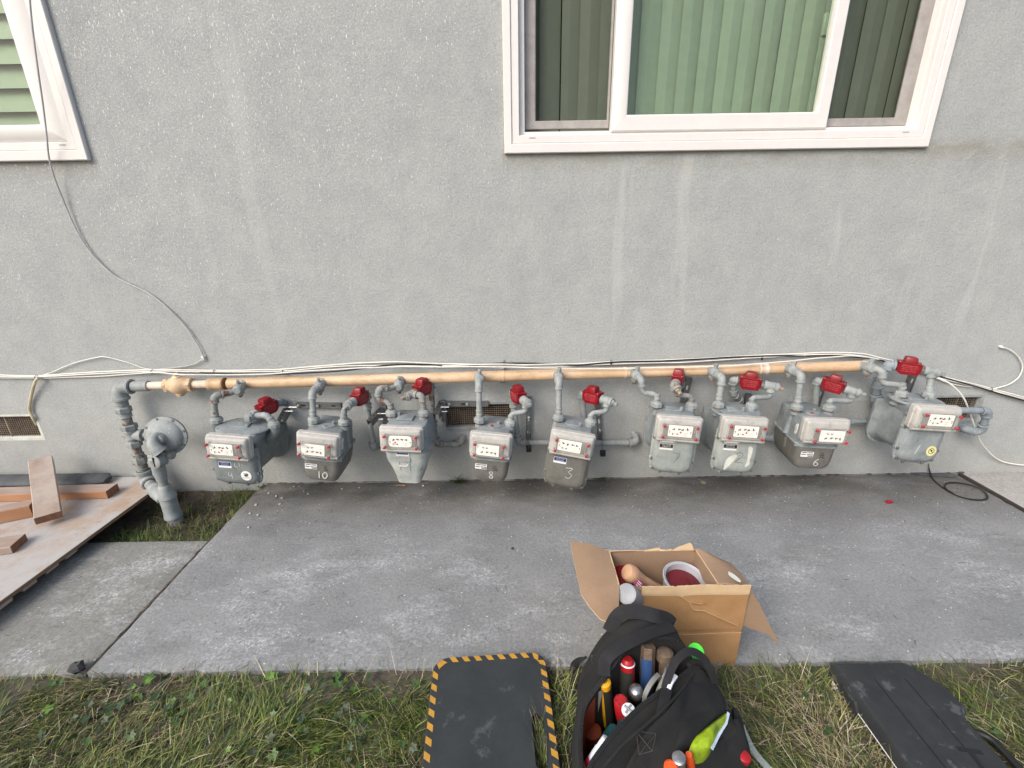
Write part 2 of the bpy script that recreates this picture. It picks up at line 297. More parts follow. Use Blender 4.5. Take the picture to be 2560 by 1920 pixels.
GREENS = [mat('grass_%s' % k, c, 0.55, bump=0, var=0.15, scale=30) for k, c in
          (('deep', (0.032, 0.062, 0.013)), ('mid', (0.078, 0.118, 0.022)), ('light', (0.155, 0.200, 0.040)), ('yellow', (0.26, 0.26, 0.075)))]
STRAWS = [mat('straw_%s' % k, c, 0.7, bump=0, var=0.15, scale=30) for k, c in
          (('tan', (0.29, 0.235, 0.135)), ('brown', (0.12, 0.088, 0.056)), ('pale', (0.48, 0.43, 0.30)), ('dark', (0.045, 0.036, 0.024)))]
LEAVES = [mat('leaf_%s' % k, c, 0.45, bump=0.1, var=0.2, scale=60) for k, c in
          (('dark', (0.022, 0.048, 0.018)), ('green', (0.045, 0.095, 0.022)), ('bright', (0.10, 0.19, 0.03)), ('dull', (0.06, 0.075, 0.045)))]
# ------------------------------------------------------------------ mesh tools
class MB:
    def __init__(s): s.v = []; s.f = []; s.mi = []; s.mats = []; s.M = None
    def m(s, material):
        if material not in s.mats: s.mats.append(material)
        return s.mats.index(material)
    def add(s, vs, fs, material, M=None):
        k = len(s.v); i = s.m(material)
        T = s.M @ M if (s.M and M) else (M or s.M)
        s.v += [T @ V(p) for p in vs] if T else [V(p) for p in vs]
        for f in fs: s.f.append([a+k for a in f]); s.mi.append(i)
    def loft(s, loops, material, cap0=True, cap1=True, closed=True, M=None):
        n = len(loops[0]); vs = [p for L in loops for p in L]; fs = []
        for a in range(len(loops)-1):
            for i in range(n if closed else n-1):
                j = (i+1) % n
                fs.append([a*n+i, a*n+j, (a+1)*n+j, (a+1)*n+i])
        if cap0: fs.append(list(range(n))[::-1])
        if cap1: fs.append([(len(loops)-1)*n+i for i in range(n)])
        s.add(vs, fs, material, M)
    def box(s, c, d, material, M=None, bev=0.0):
        x, y, z = d[0]/2, d[1]/2, d[2]/2; cx, cy, cz = c
        if bev <= 0:
            vs = [(cx+a*x, cy+b*y, cz+e*z) for a in (-1, 1) for b in (-1, 1) for e in (-1, 1)]
            s.add(vs, [[0, 1, 3, 2], [4, 6, 7, 5], [0, 4, 5, 1], [2, 3, 7, 6], [0, 2, 6, 4], [1, 5, 7, 3]], material, M); return
        L = []
        for t, e in ((-z, bev), (-z+bev*0.3, bev*0.3), (-z+bev, 0), (z-bev, 0), (z-bev*0.3, bev*0.3), (z, bev)):
            L.append([(cx+px, cy+py, cz+t) for px, py in rrect(2*x-2*e, 2*y-2*e, max(bev-e*0.6, 0.0005), 3)])
        s.loft(L, material, M=M)
    def tube(s, pts, r, material, n=10, caps=True, rs=None):
        pts = [V(p) for p in pts]; L = []; prev = None
        for i, p in enumerate(pts):
            t = (pts[min(i+1, len(pts)-1)] - pts[max(i-1, 0)]).normalized()
            if prev is None:
                a = t.orthogonal().normalized()
            else:
                a = (prev - t*prev.dot(t)); a = a.normalized() if a.length > 1e-6 else t.orthogonal().normalized()
            prev = a; b = t.cross(a); rr = rs[i] if rs else r
            L.append([p + (a*math.cos(2*math.pi*k/n) + b*math.sin(2*math.pi*k/n))*rr for k in range(n)])
        s.loft(L, material, caps, caps)
    def cyl(s, p0, p1, r, material, r1=None, n=16):
        p0, p1 = V(p0), V(p1); s.tube([p0, p1], r, material, n, True, [r, r if r1 is None else r1])
    def lathe(s, p0, axis, prof, material, n=20):
        axis = V(axis).normalized(); s.tube_prof(V(p0), axis, prof, material, n)
    def tube_prof(s, p0, t, prof, material, n):
        a = t.orthogonal().normalized(); b = t.cross(a)
        L = [[p0 + t*d + (a*math.cos(2*math.pi*k/n) + b*math.sin(2*math.pi*k/n))*max(r, 1e-5) for k in range(n)] for d, r in prof]
        s.loft(L, material)
    def hexa(s, p, axis, r, h, material, n=6): s.lathe(p, axis, [(0, r*0.93), (h*0.12, r), (h*0.85, r), (h, r*0.88)], material, n)
    def ribbon(s, pts, width, thick, nrm, material):
        """flat strap along a path; nrm = surface normal hint"""
        pts = [V(p) for p in pts]; L = []
        for i, p in enumerate(pts):
            t = (pts[min(i+1, len(pts)-1)] - pts[max(i-1, 0)]).normalized()
            nn = V(nrm[i]) if isinstance(nrm, list) else V(nrm)
            side = t.cross(nn).normalized(); u = side.cross(t).normalized()
            L.append([p+side*width/2+u*thick/2, p-side*width/2+u*thick/2, p-side*width/2-u*thick/2, p+side*width/2-u*thick/2])
        s.loft(L, material)
    def prism(s, poly, h, material, M=None):
        n = len(poly); s.loft([[(x, y, 0) for x, y in poly], [(x, y, h) for x, y in poly]], material, M=M)
    def text(s, txt, size, material, M, depth=0.0004, font_scale=1.0):
        me = text_mesh(txt)
        if not me: return
        s.add([(p[0]*size*font_scale, p[1]*size, p[2]*depth*100) for p in me[0]], me[1], material, M)
    def build(s, name, parent=None, sharp=35, smooth=True, local=False, loc=None):
        me = bpy.data.meshes.new(name)
        T = None
        if parent is not None and not local:
            T = ROOT[parent.name].inverted()
        elif loc is not None: T = Matrix.Translation(-V(loc))
        vs = [tuple(T @ p) for p in s.v] if T else [tuple(p) for p in s.v]
        me.from_pydata(vs, [], s.f)
        for mm in s.mats: me.materials.append(mm)
        me.polygons.foreach_set('material_index', s.mi)
        if smooth:
            me.shade_smooth(); me.set_sharp_from_angle(angle=math.radians(sharp))
        me.update()
        o = bpy.data.objects.new(name, me); COL.objects.link(o)
        if parent is not None: o.parent = parent; ROOT[o.name] = ROOT[parent.name]
        else:
            if loc is not None: o.location = loc
            ROOT[o.name] = Matrix.Translation(V(loc)) if loc is not None else Matrix.Identity(4)
        return o
ROOT = {}
_tc = {}
def text_mesh(t):
    if t in _tc: return _tc[t]
    cu = bpy.data.curves.new('txt', 'FONT'); cu.body = t; cu.align_x = 'CENTER'; cu.align_y = 'CENTER'; cu.extrude = 0.01; cu.resolution_u = 2
    o = bpy.data.objects.new('txt', cu); COL.objects.link(o)
    dg = bpy.context.evaluated_depsgraph_get(); me = bpy.data.meshes.new_from_object(o.evaluated_get(dg))
    r = ([tuple(v.co) for v in me.vertices], [list(p.vertices) for p in me.polygons])
    bpy.data.objects.remove(o); bpy.data.curves.remove(cu); bpy.data.meshes.remove(me)
    _tc[t] = r; return r
def rrect(w_, h_, r, seg=4):
    r = min(r, w_/2-1e-5, h_/2-1e-5); out = []
    for cx, cy, a0 in ((w_/2-r, h_/2-r, 0), (-w_/2+r, h_/2-r, 90), (-w_/2+r, -h_/2+r, 180), (w_/2-r, -h_/2+r, 270)):
        for k in range(seg+1):
            a = math.radians(a0+90*k/seg); out.append((cx+r*math.cos(a), cy+r*math.sin(a)))
    return out
def ushape(w_, z0, z1, r, rt_=0.012, seg=6):
    """outline in x,z: flat-ish top, big round lower corners"""
    out = []
    for cx, cz, rr, a0 in ((w_/2-rt_, z1-rt_, rt_, 0), (-w_/2+rt_, z1-rt_, rt_, 90), (-w_/2+r, z0+r*0.8, r, 180), (w_/2-r, z0+r*0.8, r, 270)):
        for k in range(seg+1):
            a = math.radians(a0+90*k/seg); out.append((cx+rr*math.cos(a), cz+rr*math.sin(a)*(0.8 if a0 >= 180 else 1)))
    return out
def cr(pts, n, closed=False):
    """Catmull-Rom through pts, n samples per span"""
    pts = [V(p) for p in pts]; m = len(pts); out = []
    for i in range(m if closed else m-1):
        if closed: p0, p1, p2, p3 = pts[(i-1) % m], pts[i], pts[(i+1) % m], pts[(i+2) % m]
        else: p0, p1, p2, p3 = pts[max(i-1, 0)], pts[i], pts[i+1], pts[min(i+2, m-1)]
        for k in range(n):
            t = k/n
            out.append(0.5*((2*p1)+(p2-p0)*t+(2*p0-5*p1+4*p2-p3)*t*t+(3*p1-p0-3*p2+p3)*t**3))
    if not closed: out.append(pts[-1])
    return out
def empty(name, loc, label, cat, group=None, rot=(0, 0, 0)):
    o = bpy.data.objects.new(name, None); o.empty_display_size = 0.05; COL.objects.link(o)
    o.location = loc; o.rotation_euler = rot
    from mathutils import Euler
    ROOT[o.name] = Matrix.Translation(V(loc)) @ Euler(rot).to_matrix().to_4x4()
    tag(o, label, cat, group); return o
def tag(o, label=None, cat=None, group=None, kind=None):
    if label: o['label'] = label
    if cat: o['category'] = cat
    if group: o['group'] = group
    if kind: o['kind'] = kind
    return o
FRONT = Matrix(((1, 0, 0, 0), (0, 0, -1, 0), (0, 1, 0, 0), (0, 0, 0, 1)))     # x->x, y->z, z->-y
def front(x, y, z, roll=0): return Matrix.Translation((x, y, z)) @ FRONT @ Matrix.Rotation(roll, 4, 'Z')

# ================================================================== SETTING
mb = MB(); mb.add([(-60, -60, -0.040), (60, -60, -0.040), (60, -1.2, -0.040), (-60, -1.2, -0.040)], [[0, 1, 2, 3]], soil_m)
tag(mb.build('ground'), kind='structure')
def slab(name, x0, x1, y0, y1, z, material, chipseed=0, thick=0.12):
    """concrete slab: fine top grid with slightly uneven level and chipped, rounded rim"""
    nx = max(2, int((x1-x0)/0.035)); ny = max(2, int((y1-y0)/0.035)); mb = MB(); vs = []; fs = []
    for j in range(ny+1):
        for i in range(nx+1):
            x = x0+(x1-x0)*i/nx; y = y0+(y1-y0)*j/ny
            edge = min(i, nx-i, j, ny-j)
            h = noise.noise(V((x*3, y*3, chipseed)))*0.0025 + noise.noise(V((x*14, y*14, chipseed)))*0.0008
            if edge == 0:
                e = abs(noise.noise(V((x*9, y*9, chipseed+4))))*0.014+max(0, noise.noise(V((x*23, y*23, chipseed+8)))-0.25)*0.03
                if j == 0: y += e*0.8
                if i == 0: x += e*0.5
                if i == nx: x -= e*0.5
                h -= 0.006
            vs.append((x, y, z+h))
    for j in range(ny):
        for i in range(nx): a = j*(nx+1)+i; fs.append([a, a+1, a+nx+2, a+nx+1])
    rim = [i for i in range(nx+1)] + [j*(nx+1)+nx for j in range(1, ny+1)] + [ny*(nx+1)+i for i in range(nx-1, -1, -1)] + [j*(nx+1) for j in range(ny-1, 0, -1)]
    k = len(vs); vs += [(vs[a][0], vs[a][1], z-thick) for a in rim]
    for q in range(len(rim)): r_ = (q+1) % len(rim); fs.append([rim[r_], rim[q], k+q, k+r_])
    mb.add(vs, fs, material); return mb.build(name, sharp=50)
tag(slab('concrete_walk', -1.5415, 2.715, -1.25, 0.012, 0.0, slab_m, 0), kind='structure')
tag(slab('concrete_walk', -7.0, -1.5505, -1.25, -0.522, -0.003, slab_l, 9), kind='structure')
tag(slab('concrete_walk', 2.737, 8.0, -1.25, 0.012, 0.004, slab_r, 5), kind='structure')
# dirt filling the joint between the slabs
mb = MB(); rows = []
for i in range(61):
    y = -1.25+0.73*i/60; x = -1.546
    k_ = max(0, noise.noise(V((y*5, 2, 0)))+0.15); rows.append([(x-0.007-0.010*k_, y, -0.012), (x-0.003-0.006*k_, y, -0.003+noise.noise(V((y*30, 0, 0)))*0.005), (x+0.003+0.006*k_, y, -0.004+noise.noise(V((y*30, 5, 0)))*0.005), (x+0.0065+0.012*k_, y, -0.012)])
mb.loft(rows, soil_gap, False, False, False); tag(mb.build('joint_soil'), kind='structure')
mb = MB(); mb.box((2.726, -0.63, -0.02), (0.020, 1.24, 0.052), strip_m, bev=0.003); tag(mb.build('expansion_joint'), kind='structure')
# lumpy soil bed by the riser pipe
mb = MB(); vs = []; fs = []; nx, ny = 60, 36
for j in range(ny+1):
    for i in range(nx+1):
        x = -3.4+1.88*i/nx; y = -0.54+0.54*j/ny
        vs.append((x, y, -0.075+0.03*(y+0.54)/0.54+noise.noise(V((x*9, y*9, 2)))*0.012+noise.noise(V((x*40, y*40, 2)))*0.005))
for j in range(ny):
    for i in range(nx): a = j*(nx+1)+i; fs.append([a, a+1, a+nx+2, a+nx+1])
mb.add(vs, fs, soil_m); tag(mb.build('soil_bed'), kind='structure')

# ------------------------------------------------------------------ building
bld = empty('apartment_building', (0, 0, 0), 'grey stucco apartment building wall with white windows above the gas meters', 'building')
WR = (0.05, 1.945, 1.873, 3.1); WL = (-3.95, -2.087, 1.873, 3.1)
VENTS = [(-3.16, -2.765, 0.332, 0.474, 'foundation_vent'), (-0.396, -0.005, 0.354, 0.505, 'foundation_vent'), (2.441, 2.712, 0.352, 0.502, 'foundation_vent')]
holes = [WR, WL] + [v[:4] for v in VENTS]
mb = MB()
xs = sorted({-9, 9} | {h[0] for h in holes} | {h[1] for h in holes} | set(x*0.5 for x in range(-17, 18)))
zs = sorted({-0.15, 5.2} | {h[2] for h in holes} | {h[3] for h in holes})
vid = {}; vs = []; fs = []
def vv(x, z):
    if (x, z) not in vid: vid[(x, z)] = len(vs); vs.append((x, 0, z))
    return vid[(x, z)]
for i in range(len(xs)-1):
    for j in range(len(zs)-1):
        cx, cz = (xs[i]+xs[i+1])/2, (zs[j]+zs[j+1])/2
        if any(h[0] < cx < h[1] and h[2] < cz < h[3] for h in holes): continue
        fs.append([vv(xs[i], zs[j]), vv(xs[i+1], zs[j]), vv(xs[i+1], zs[j+1]), vv(xs[i], zs[j+1])])
mb.add(vs, fs, stucco_m)
for h in holes:                                     # reveals
    x0, x1, z0, z1 = h; d = 0.16 if z0 > 1 else 0.05
    mb.add([(x0, 0, z0), (x1, 0, z0), (x1, 0, z1), (x0, 0, z1), (x0, d, z0), (x1, d, z0), (x1, d, z1), (x0, d, z1)],
           [[0, 4, 5, 1], [1, 5, 6, 2], [2, 6, 7, 3], [3, 7, 4, 0]], stucco_m)
mb.add([(-9, 0, 5.2), (9, 0, 5.2), (9, 6, 5.2), (-9, 6, 5.2), (-9, 0, -0.15), (9, 0, -0.15), (9, 6, -0.15), (-9, 6, -0.15)], [[0, 1, 2, 3], [0, 3, 7, 4], [1, 5, 6, 2], [2, 6, 7, 3]], stucco_m)
mb.build('wall', bld, smooth=False)
# broken line of stucco and dirt where the wall meets the concrete
mb = MB(); rows = []
for i in range(400):
    x = -1.54+4.3*i/399; n1 = noise.noise(V((x*6, 0, 0))); n2 = noise.noise(V((x*25, 3, 0)))
    h = max(0.0015, 0.002+0.009*n1+0.008*n2); d = max(0.0035, 0.004+0.010*n2+0.006*n1)
    rows.append([(x, -0.001, 0.002+h), (x, -d*0.6, 0.003+h*0.5), (x, -d, 0.001)])
mb.loft(rows, soil_gap, False, False, False); tag(mb.build('wall_base_dirt'), kind='structure')

def frame_rect(mb, x0, x1, z0, z1, wL, wR, wB, wT, y0, y1, material, bev=0.004):
    """mitred rectangular frame, front at y0"""
    o = [(x0, z0), (x1, z0), (x1, z1), (x0, z1)]; i_ = [(x0+wL, z0+wB), (x1-wR, z0+wB), (x1-wR, z1-wT), (x0+wL, z1-wT)]
    c = lambda a, b, t: (a[0]+(b[0]-a[0])*t, a[1]+(b[1]-a[1])*t)
    for k in range(4):
        j = (k+1) % 4; t = 0.08
        prof = []
        for (A, B) in ((o[k], i_[k]), (o[j], i_[j])):
            prof.append([(A[0], y1, A[1]), (A[0], y0+bev, A[1]), (*[c(A, B, t)[0]], y0, c(A, B, t)[1]), (c(A, B, 1-t)[0], y0, c(A, B, 1-t)[1]), (B[0], y0+bev, B[1]), (B[0], y1, B[1])])
        mb.loft(prof, material, False, False, False)
    return mb
def slats_v(mb, x0, x1, z0, z1, y, pitch, material):
    x = x0; k = 0
    while x < x1:
        a = 0.008+0.003*math.sin(k*1.7); gap = 0.010 if k == 2 else 0.0
        L = [[(x+gap, y-a, zz), (x+pitch*0.5, y-0.006, zz), (x+pitch*1.06, y+a*0.9, zz), (x+pitch*1.06, y+a*0.9+0.002, zz), (x+pitch*0.5, y-0.004, zz), (x+gap, y-a+0.002, zz)] for zz in (z0, z1)]
        mb.loft(L, material); x += pitch; k += 1
# right window
mb = MB(); frame_rect(mb, -0.018, 2.007, 1.800, 3.2, 0.036, 0.036, 0.042, 0.05, -0.022, 0.0, vinyl)
frame_rect(mb, 0.018, 1.971, 1.842, 3.158, 0.036, 0.036, 0.036, 0.05, -0.016, 0.09, vinyl)
frame_rect(mb, 0.054, 1.935, 1.878, 3.10, 0.026, 0.010, 0.018, 0.05, 0.012, 0.09, vinyl, 0.002)
for x in (0.115, 1.885): mb.box((x, -0.0168, 1.866), (0.03, 0.002, 0.0035), dial_g)
wr = mb.build('window', bld)
mb = MB(); frame_rect(mb, 0.489, 1.514, 1.889, 3.08, 0.072, 0.055, 0.070, 0.07, 0.0, 0.045, vinyl); mb.build('sash', wr)
mb = MB(); mb.box((1.005, 0.028, 2.49), (0.90, 0.005, 1.12), win_glass); mb.build('glass_pane', wr, smooth=False)
for (x0, x1) in ((0.081, 0.486), (1.517, 1.930)):
    l_ = x0 < 1
    mb = MB(); frame_rect(mb, x0, x1, 1.903 if not l_ else 1.912, 3.06, 0.052 if l_ else 0.022, 0.010 if l_ else 0.062, 0.036, 0.03, 0.048, 0.062, scr_frame, 0.003); fr_ = mb.build('screen_frame', wr)
    mb = MB(); mb.box(((x0+x1)/2, 0.057, 2.48), (x1-x0-0.02, 0.0015, 1.14), screen_m); mb.build('insect_screen', wr, smooth=False)
mb = MB(); slats_v(mb, 0.06, 1.93, 1.895, 3.08, 0.125, 0.0945, blind_m); mb.build('vertical_blind', wr, smooth=False)
mb = MB(); mb.box((1.485, 0.095, 2.33), (0.045, 0.02, 0.09), blind_m, bev=0.006); mb.box((1.475, 0.10, 2.13), (0.02, 0.01, 0.36), blind_m); mb.build('blind_clip', wr)
mb = MB(); mb.box((1.0, 0.35, 2.49), (1.95, 0.30, 1.35), shade_black); mb.build('dark_interior', wr, smooth=False)  # solid near-black box in place of the unlit room
# left window
mb = MB(); frame_rect(mb, -4.03, -2.007, 1.800, 3.2, 0.042, 0.042, 0.045, 0.05, -0.022, 0.0, vinyl)
frame_rect(mb, -3.988, -2.049, 1.845, 3.155, 0.038, 0.038, 0.036, 0.05, -0.016, 0.09, vinyl)
mb.box((-2.112, -0.0168, 1.868), (0.03, 0.002, 0.0035), dial_g)
wl = mb.build('window', bld)
mb = MB(); frame_rect(mb, -3.95, -2.090, 1.884, 3.10, 0.11, 0.108, 0.072, 0.07, -0.004, 0.05, vinyl); mb.build('sash', wl)
mb = MB(); mb.box((-3.02, 0.028, 2.49), (1.70, 0.005, 1.12), win_glass); mb.build('glass_pane', wl, smooth=False)
mb = MB(); z = 1.93
while z < 3.06:
    L = [[(x, 0.088, z), (x, 0.108, z+0.05), (x, 0.121, z+0.102), (x, 0.118, z+0.102), (x, 0.105, z+0.05), (x, 0.085, z)] for x in (-3.93, -2.10)]
    mb.loft(L, blind_m); z += 0.098
mb.build('horizontal_blind', wl, smooth=False)
mb = MB(); mb.box((-3.0, 0.35, 2.49), (1.95, 0.30, 1.35), shade_black); mb.build('dark_interior', wl, smooth=False)  # near-black block, the room's darkness put in its colour
# vents
for k, (x0, x1, z0, z1, nm) in enumerate(VENTS):
    mb = MB(); frame_rect(mb, x0-0.012, x1+0.012, z0-0.014, z1+0.012, 0.018, 0.018, 0.02, 0.014, -0.004 if k else -0.001, 0.03, pipe_grey if k else pale_mark, 0.003)
    vf = mb.build('foundation_vent', bld)
    mb = MB(); mm = vent_rust if k != 2 else vent_mesh
    n_ = int((x1-x0)/0.0125)
    for i in range(1, n_):
        x = x0+(x1-x0)*i/n_; mb.box((x, 0.018, (z0+z1)/2), (0.0016, 0.0016, z1-z0), mm)
    n_ = int((z1-z0)/0.0125)
    for i in range(1, n_):
        z = z0+(z1-z0)*i/n_; mb.box(((x0+x1)/2, 0.0195, z), (x1-x0, 0.0016, 0.0016), mm)
    for t in (0.55,) if k else (0.5,): mb.box((x0+(x1-x0)*t, 0.016, (z0+z1)/2), (0.005, 0.003, z1-z0), mm)
    mb.build('wire_mesh', vf, smooth=False)
    mb = MB(); mb.box(((x0+x1)/2, 0.12, (z0+z1)/2), (x1-x0+0.03, 0.12, z1-z0+0.03), shade_black); mb.build('dark_opening', vf, smooth=False)  # near-black block behind the mesh stands for the shaded hollow

# ================================================================== PIPES
def fillet(P, kinds, r):
    """returns path points and list of elbow arcs"""
    P = [V(p) for p in P]; path = [P[0]]; arcs = []
    for i in range(1, len(P)-1):
        a, p, b = P[i-1], P[i], P[i+1]
        d1 = (p-a); d2 = (b-p); l1, l2 = d1.length, d2.length; d1.normalize(); d2.normalize()
        ang = d1.angle(d2); R_ = r*(1.7 if kinds[i] == 'e' else 2.3)
        t = min(R_*math.tan(max(ang, 0.05)/2), 0.47*l1, 0.47*l2)
        A, B = p-d1*t, p+d2*t; arc = []
        for k in range(9):
            s_ = k/8; arc.append(A*(1-s_)**2+p*2*s_*(1-s_)+B*s_*s_)
        path += arc
        if kinds[i] == 'e': arcs.append((d1, d2, arc))
    path.append(P[-1]); return path, arcs
def piperun(mb, pts, r, kinds, material, n=14):
    path, arcs = fillet(pts, kinds, r)
    mb.tube(path, r, material, n)
    for d1, d2, arc in arcs:
        ex = [arc[0]-d1*r*0.7] + arc + [arc[-1]+d2*r*0.7]
        mb.tube(ex, r*1.26, material, n)
        for p, d in ((ex[0], -d1), (ex[-1], d2)):
            mb.lathe(p-d*r*0.35, d, [(0, r*1.27), (r*0.1, r*1.46), (r*0.55, r*1.46), (r*0.65, r*1.30)], material, n); mb.lathe(p+d*r*0.28, d, [(0, r*1.12), (r*0.12, r*1.12)], seam_m, n)
seam_m = mat('joint_ring_dark', (0.075, 0.065, 0.055), 0.8, bump=0)  # dark ring at each end of an elbow fitting
def coupling(mb, p, d, r, ln, material, hexed=False):
    p = V(p); d = V(d).normalized()
    if hexed: mb.hexa(p-d*ln/2, d, r, ln, material)
    else: mb.lathe(p-d*ln/2, d, [(0, r*0.93), (ln*0.06, r), (ln*0.2, r), (ln*0.25, r*0.95), (ln*0.75, r*0.95), (ln*0.8, r), (ln*0.94, r), (ln, r*0.93)], material, 18)
YH = -0.085
# header (the cream manifold pipe)
hA, hB = W(312, 966, YH), W(2166, 915, YH)
hdr = empty('header_pipe', (hA.x, YH, hA.z), 'long cream painted gas manifold pipe running along the wall above all the meters', 'pipe')
xr = W(600, 957, YH).x
def hp(px, y=YH):     # point of the header axis seen at column px
    lo_, hi_ = 0.0, 1.0
    t = None
    for _ in range(40):
        t = (lo_+hi_)/2; q = hA.lerp(hB, t); v = q-CAM; u = 1280+F*v.dot(rt)/v.dot(fw)
        if u < px: lo_ = t
        else: hi_ = t
    return hA.lerp(hB, t)
a = (hB-hA).normalized()
mb = MB(); mb.tube([hp(572).lerp(hB, k/12) for k in range(13)], 0.0300, cream, 20); mb.build('main_pipe', hdr)
mb = MB(); mb.tube([hp(346), hp(425), hp(560)], 0.0215, cream_pale, 16); mb.build('inlet_nipple', hdr)
mb = MB(); coupling(mb, hp(541), a, 0.033, 0.085, cream); coupling(mb, hp(563), a, 0.0332, 0.006, rust); mb.build('coupling', hdr)
# ball valve on the header
p = hp(449); mb = MB()
mb.lathe(p-a*0.075, a, [(0, 0.027), (0.004, 0.034), (0.024, 0.036), (0.034, 0.040), (0.055, 0.050), (0.075, 0.053), (0.095, 0.050), (0.115, 0.040), (0.126, 0.036), (0.146, 0.034), (0.15, 0.027)], cream, 20)
for e in (-0.064, 0.064): coupling(mb, p+a*e, a, 0.040, 0.022, cream, True)
mb.lathe(p+V((0, -0.006, 0.040)), (0, -0.15, 1), [(0, 0.024), (0.012, 0.022), (0.016, 0.012), (0.028, 0.012)], cream_pale, 12)
mb.lathe(p-V((0, 0.01, 0.044)), (0, -0.3, -1), [(0, 0.026), (0.01, 0.022), (0.012, 0.016), (0.018, 0.015)], cream, 14); mb.build('ball_valve', hdr)
for px, w_, ear in ((1254, 0.030, True), (1907, 0.05, False), (1562, 0.012, False)):
    q = hp(px); mb = MB()
    coupling(mb, q, a, 0.0322, w_, cream if ear else cream_pale)
    if ear:
        for s_ in (-1, 1):
            mb.box((q.x, -0.035, q.z+s_*0.036), (w_, 0.07, 0.003), pipe_grey)
            mb.box((q.x, -0.004, q.z+s_*0.052), (w_, 0.004, 0.036), pipe_grey, bev=0.0015)
            mb.lathe(V((q.x, -0.006, q.z+s_*0.054)), (0, -1, 0), [(0, 0.007), (0.003, 0.007), (0.004, 0.003)], bright, 10)
        for k in (-1, 1): mb.lathe(q+a*k*0.011+V((0, -0.0322, 0.002)), (0, -1, 0), [(0, 0.002), (0.002, 0.0015)], rust, 6)
    mb.build('pipe_strap', hdr)
mb = MB(); mb.lathe(hB-a*0.012, a, [(0, 0.031), (0.004, 0.036), (0.03, 0.036), (0.036, 0.028), (0.04, 0.002)], pipe_grey, 18); mb.build('end_cap', hdr)
# ------------------------------------------------------------------ supply riser and regulator
ex_, ez_ = -2.150, hA.z
rs = empty('supply_riser', (ex_, -0.10, -0.05), 'grey gas supply riser with elbow and unions, left end of the cream pipe', 'pipe')
mb = MB()
piperun(mb, [hp(372), V((ex_+0.002, YH-0.005, ez_-0.002)), V((ex_, -0.10, 0.52))], 0.0285, 'eee', pipe_grey)
mb.build('elbow', rs)
mb = MB(); mb.tube([V((ex_, -0.10, 0.62)), V((ex_, -0.10, 0.12))], 0.0245, pipe_rusty, 16); mb.build('riser_pipe', rs)
for z, r_, h, hx in ((0.545, 0.038, 0.034, True), (0.588, 0.031, 0.030, False), (0.512, 0.032, 0.022, False), (0.440, 0.040, 0.032, True), (0.395, 0.034, 0.055, False), (0.335, 0.037, 0.036, True), (0.232, 0.036, 0.045, True), (0.265, 0.030, 0.016, False), (0.185, 0.030, 0.014, False), (0.205, 0.0285, 0.012, False)):
    mb = MB(); coupling(mb, (ex_, -0.10, z), (0, 0, 1), r_, h, pipe_grey if z > 0.3 else pipe_rusty, hx); mb.build('union' if hx else 'coupling', rs)
tee = W(330, 1088, -0.10)
mb = MB(); mb.lathe(tee-V((0.05, 0, 0)), (1, 0, 0), [(0, 0.010), (0.004, 0.014), (0.02, 0.014), (0.022, 0.026), (0.09, 0.028), (0.094, 0.034), (0.115, 0.034), (0.118, 0.022)], pipe_grey, 16); mb.build('tee', rs)
# lower wye from the riser to the ground riser
gx, gy = -1.882, -0.30
mb = MB()
piperun(mb, [V((ex_, -0.10, 0.17)), V((ex_, -0.10, 0.105)), V((-2.02, -0.20, 0.075)), V((gx, gy, 0.070))], 0.0285, 'eese', pipe_grey)
mb.lathe(V((-2.055, -0.17, 0.088)), V((0.78, -0.58, -0.1)), [(0, 0.032), (0.01, 0.040), (0.07, 0.042), (0.12, 0.038), (0.15, 0.036)], pipe_grey, 18); mb.build('wye', rs)
mb = MB(); mb.tube([V((gx, gy, 0.34)), V((gx, gy, 0.12))], 0.022, pipe_rusty, 16)
mb.lathe(V((gx, gy, 0.185)), (0, 0, -1), [(0, 0.024), (0.008, 0.030), (0.03, 0.031), (0.045, 0.037), (0.065, 0.042), (0.075, 0.044), (0.08, 0.040), (0.15, 0.039), (0.18, 0.040), (0.185, 0.043), (0.20, 0.043), (0.205, 0.036)], pipe_grey, 20)
mb.build('ground_riser', rs)
mb = MB(); L = []
for i in range(15):
    z = -0.005-0.10*i/14; rr = 0.038-0.006*i/14
    L.append([V((gx+0.02*i/14+(rr+0.004*noise.noise(V((k*0.9, z*60, 1))))*math.cos(k*math.pi/9), gy+(rr+0.004*noise.noise(V((k*0.9, z*60, 7))))*math.sin(k*math.pi/9), z)) for k in range(18)])
mb.loft(L, mat('wrapped_pipe', (0.16, 0.15, 0.14), 0.9, c2=(0.26, 0.26, 0.25), scale=25, bump=0.8)); mb.build('wrapping', rs)
# lock-wing stop cock on the ground riser
c = W(389, 1157, -0.33); mb = MB()
mb.lathe(V((gx, gy, 0.36)), (0, 0, -1), [(0, 0.026), (0.01, 0.034), (0.03, 0.034), (0.04, 0.030), (0.10, 0.032), (0.115, 0.028), (0.14, 0.026)], pipe_grey, 18)
mb.lathe(c+V((0.012, 0.045, 0)), (-0.35, -1, 0.1), [(0, 0.034), (0.02, 0.037), (0.045, 0.036), (0.05, 0.030), (0.052, 0.008)], pipe_grey, 22)
mb.lathe(c+V((0.035, 0.055, 0.012)), (0.9, -0.3, 0.25), [(0, 0.020), (0.022, 0.022), (0.026, 0.017), (0.034, 0.015), (0.036, 0.008)], pipe_rusty, 14)
mb.box((0, 0, 0), (0.004, 0.006, 0.052), black, M=Matrix.Translation(c+V((-0.003, -0.006, 0.006)))); mb.build('stop_cock', rs)
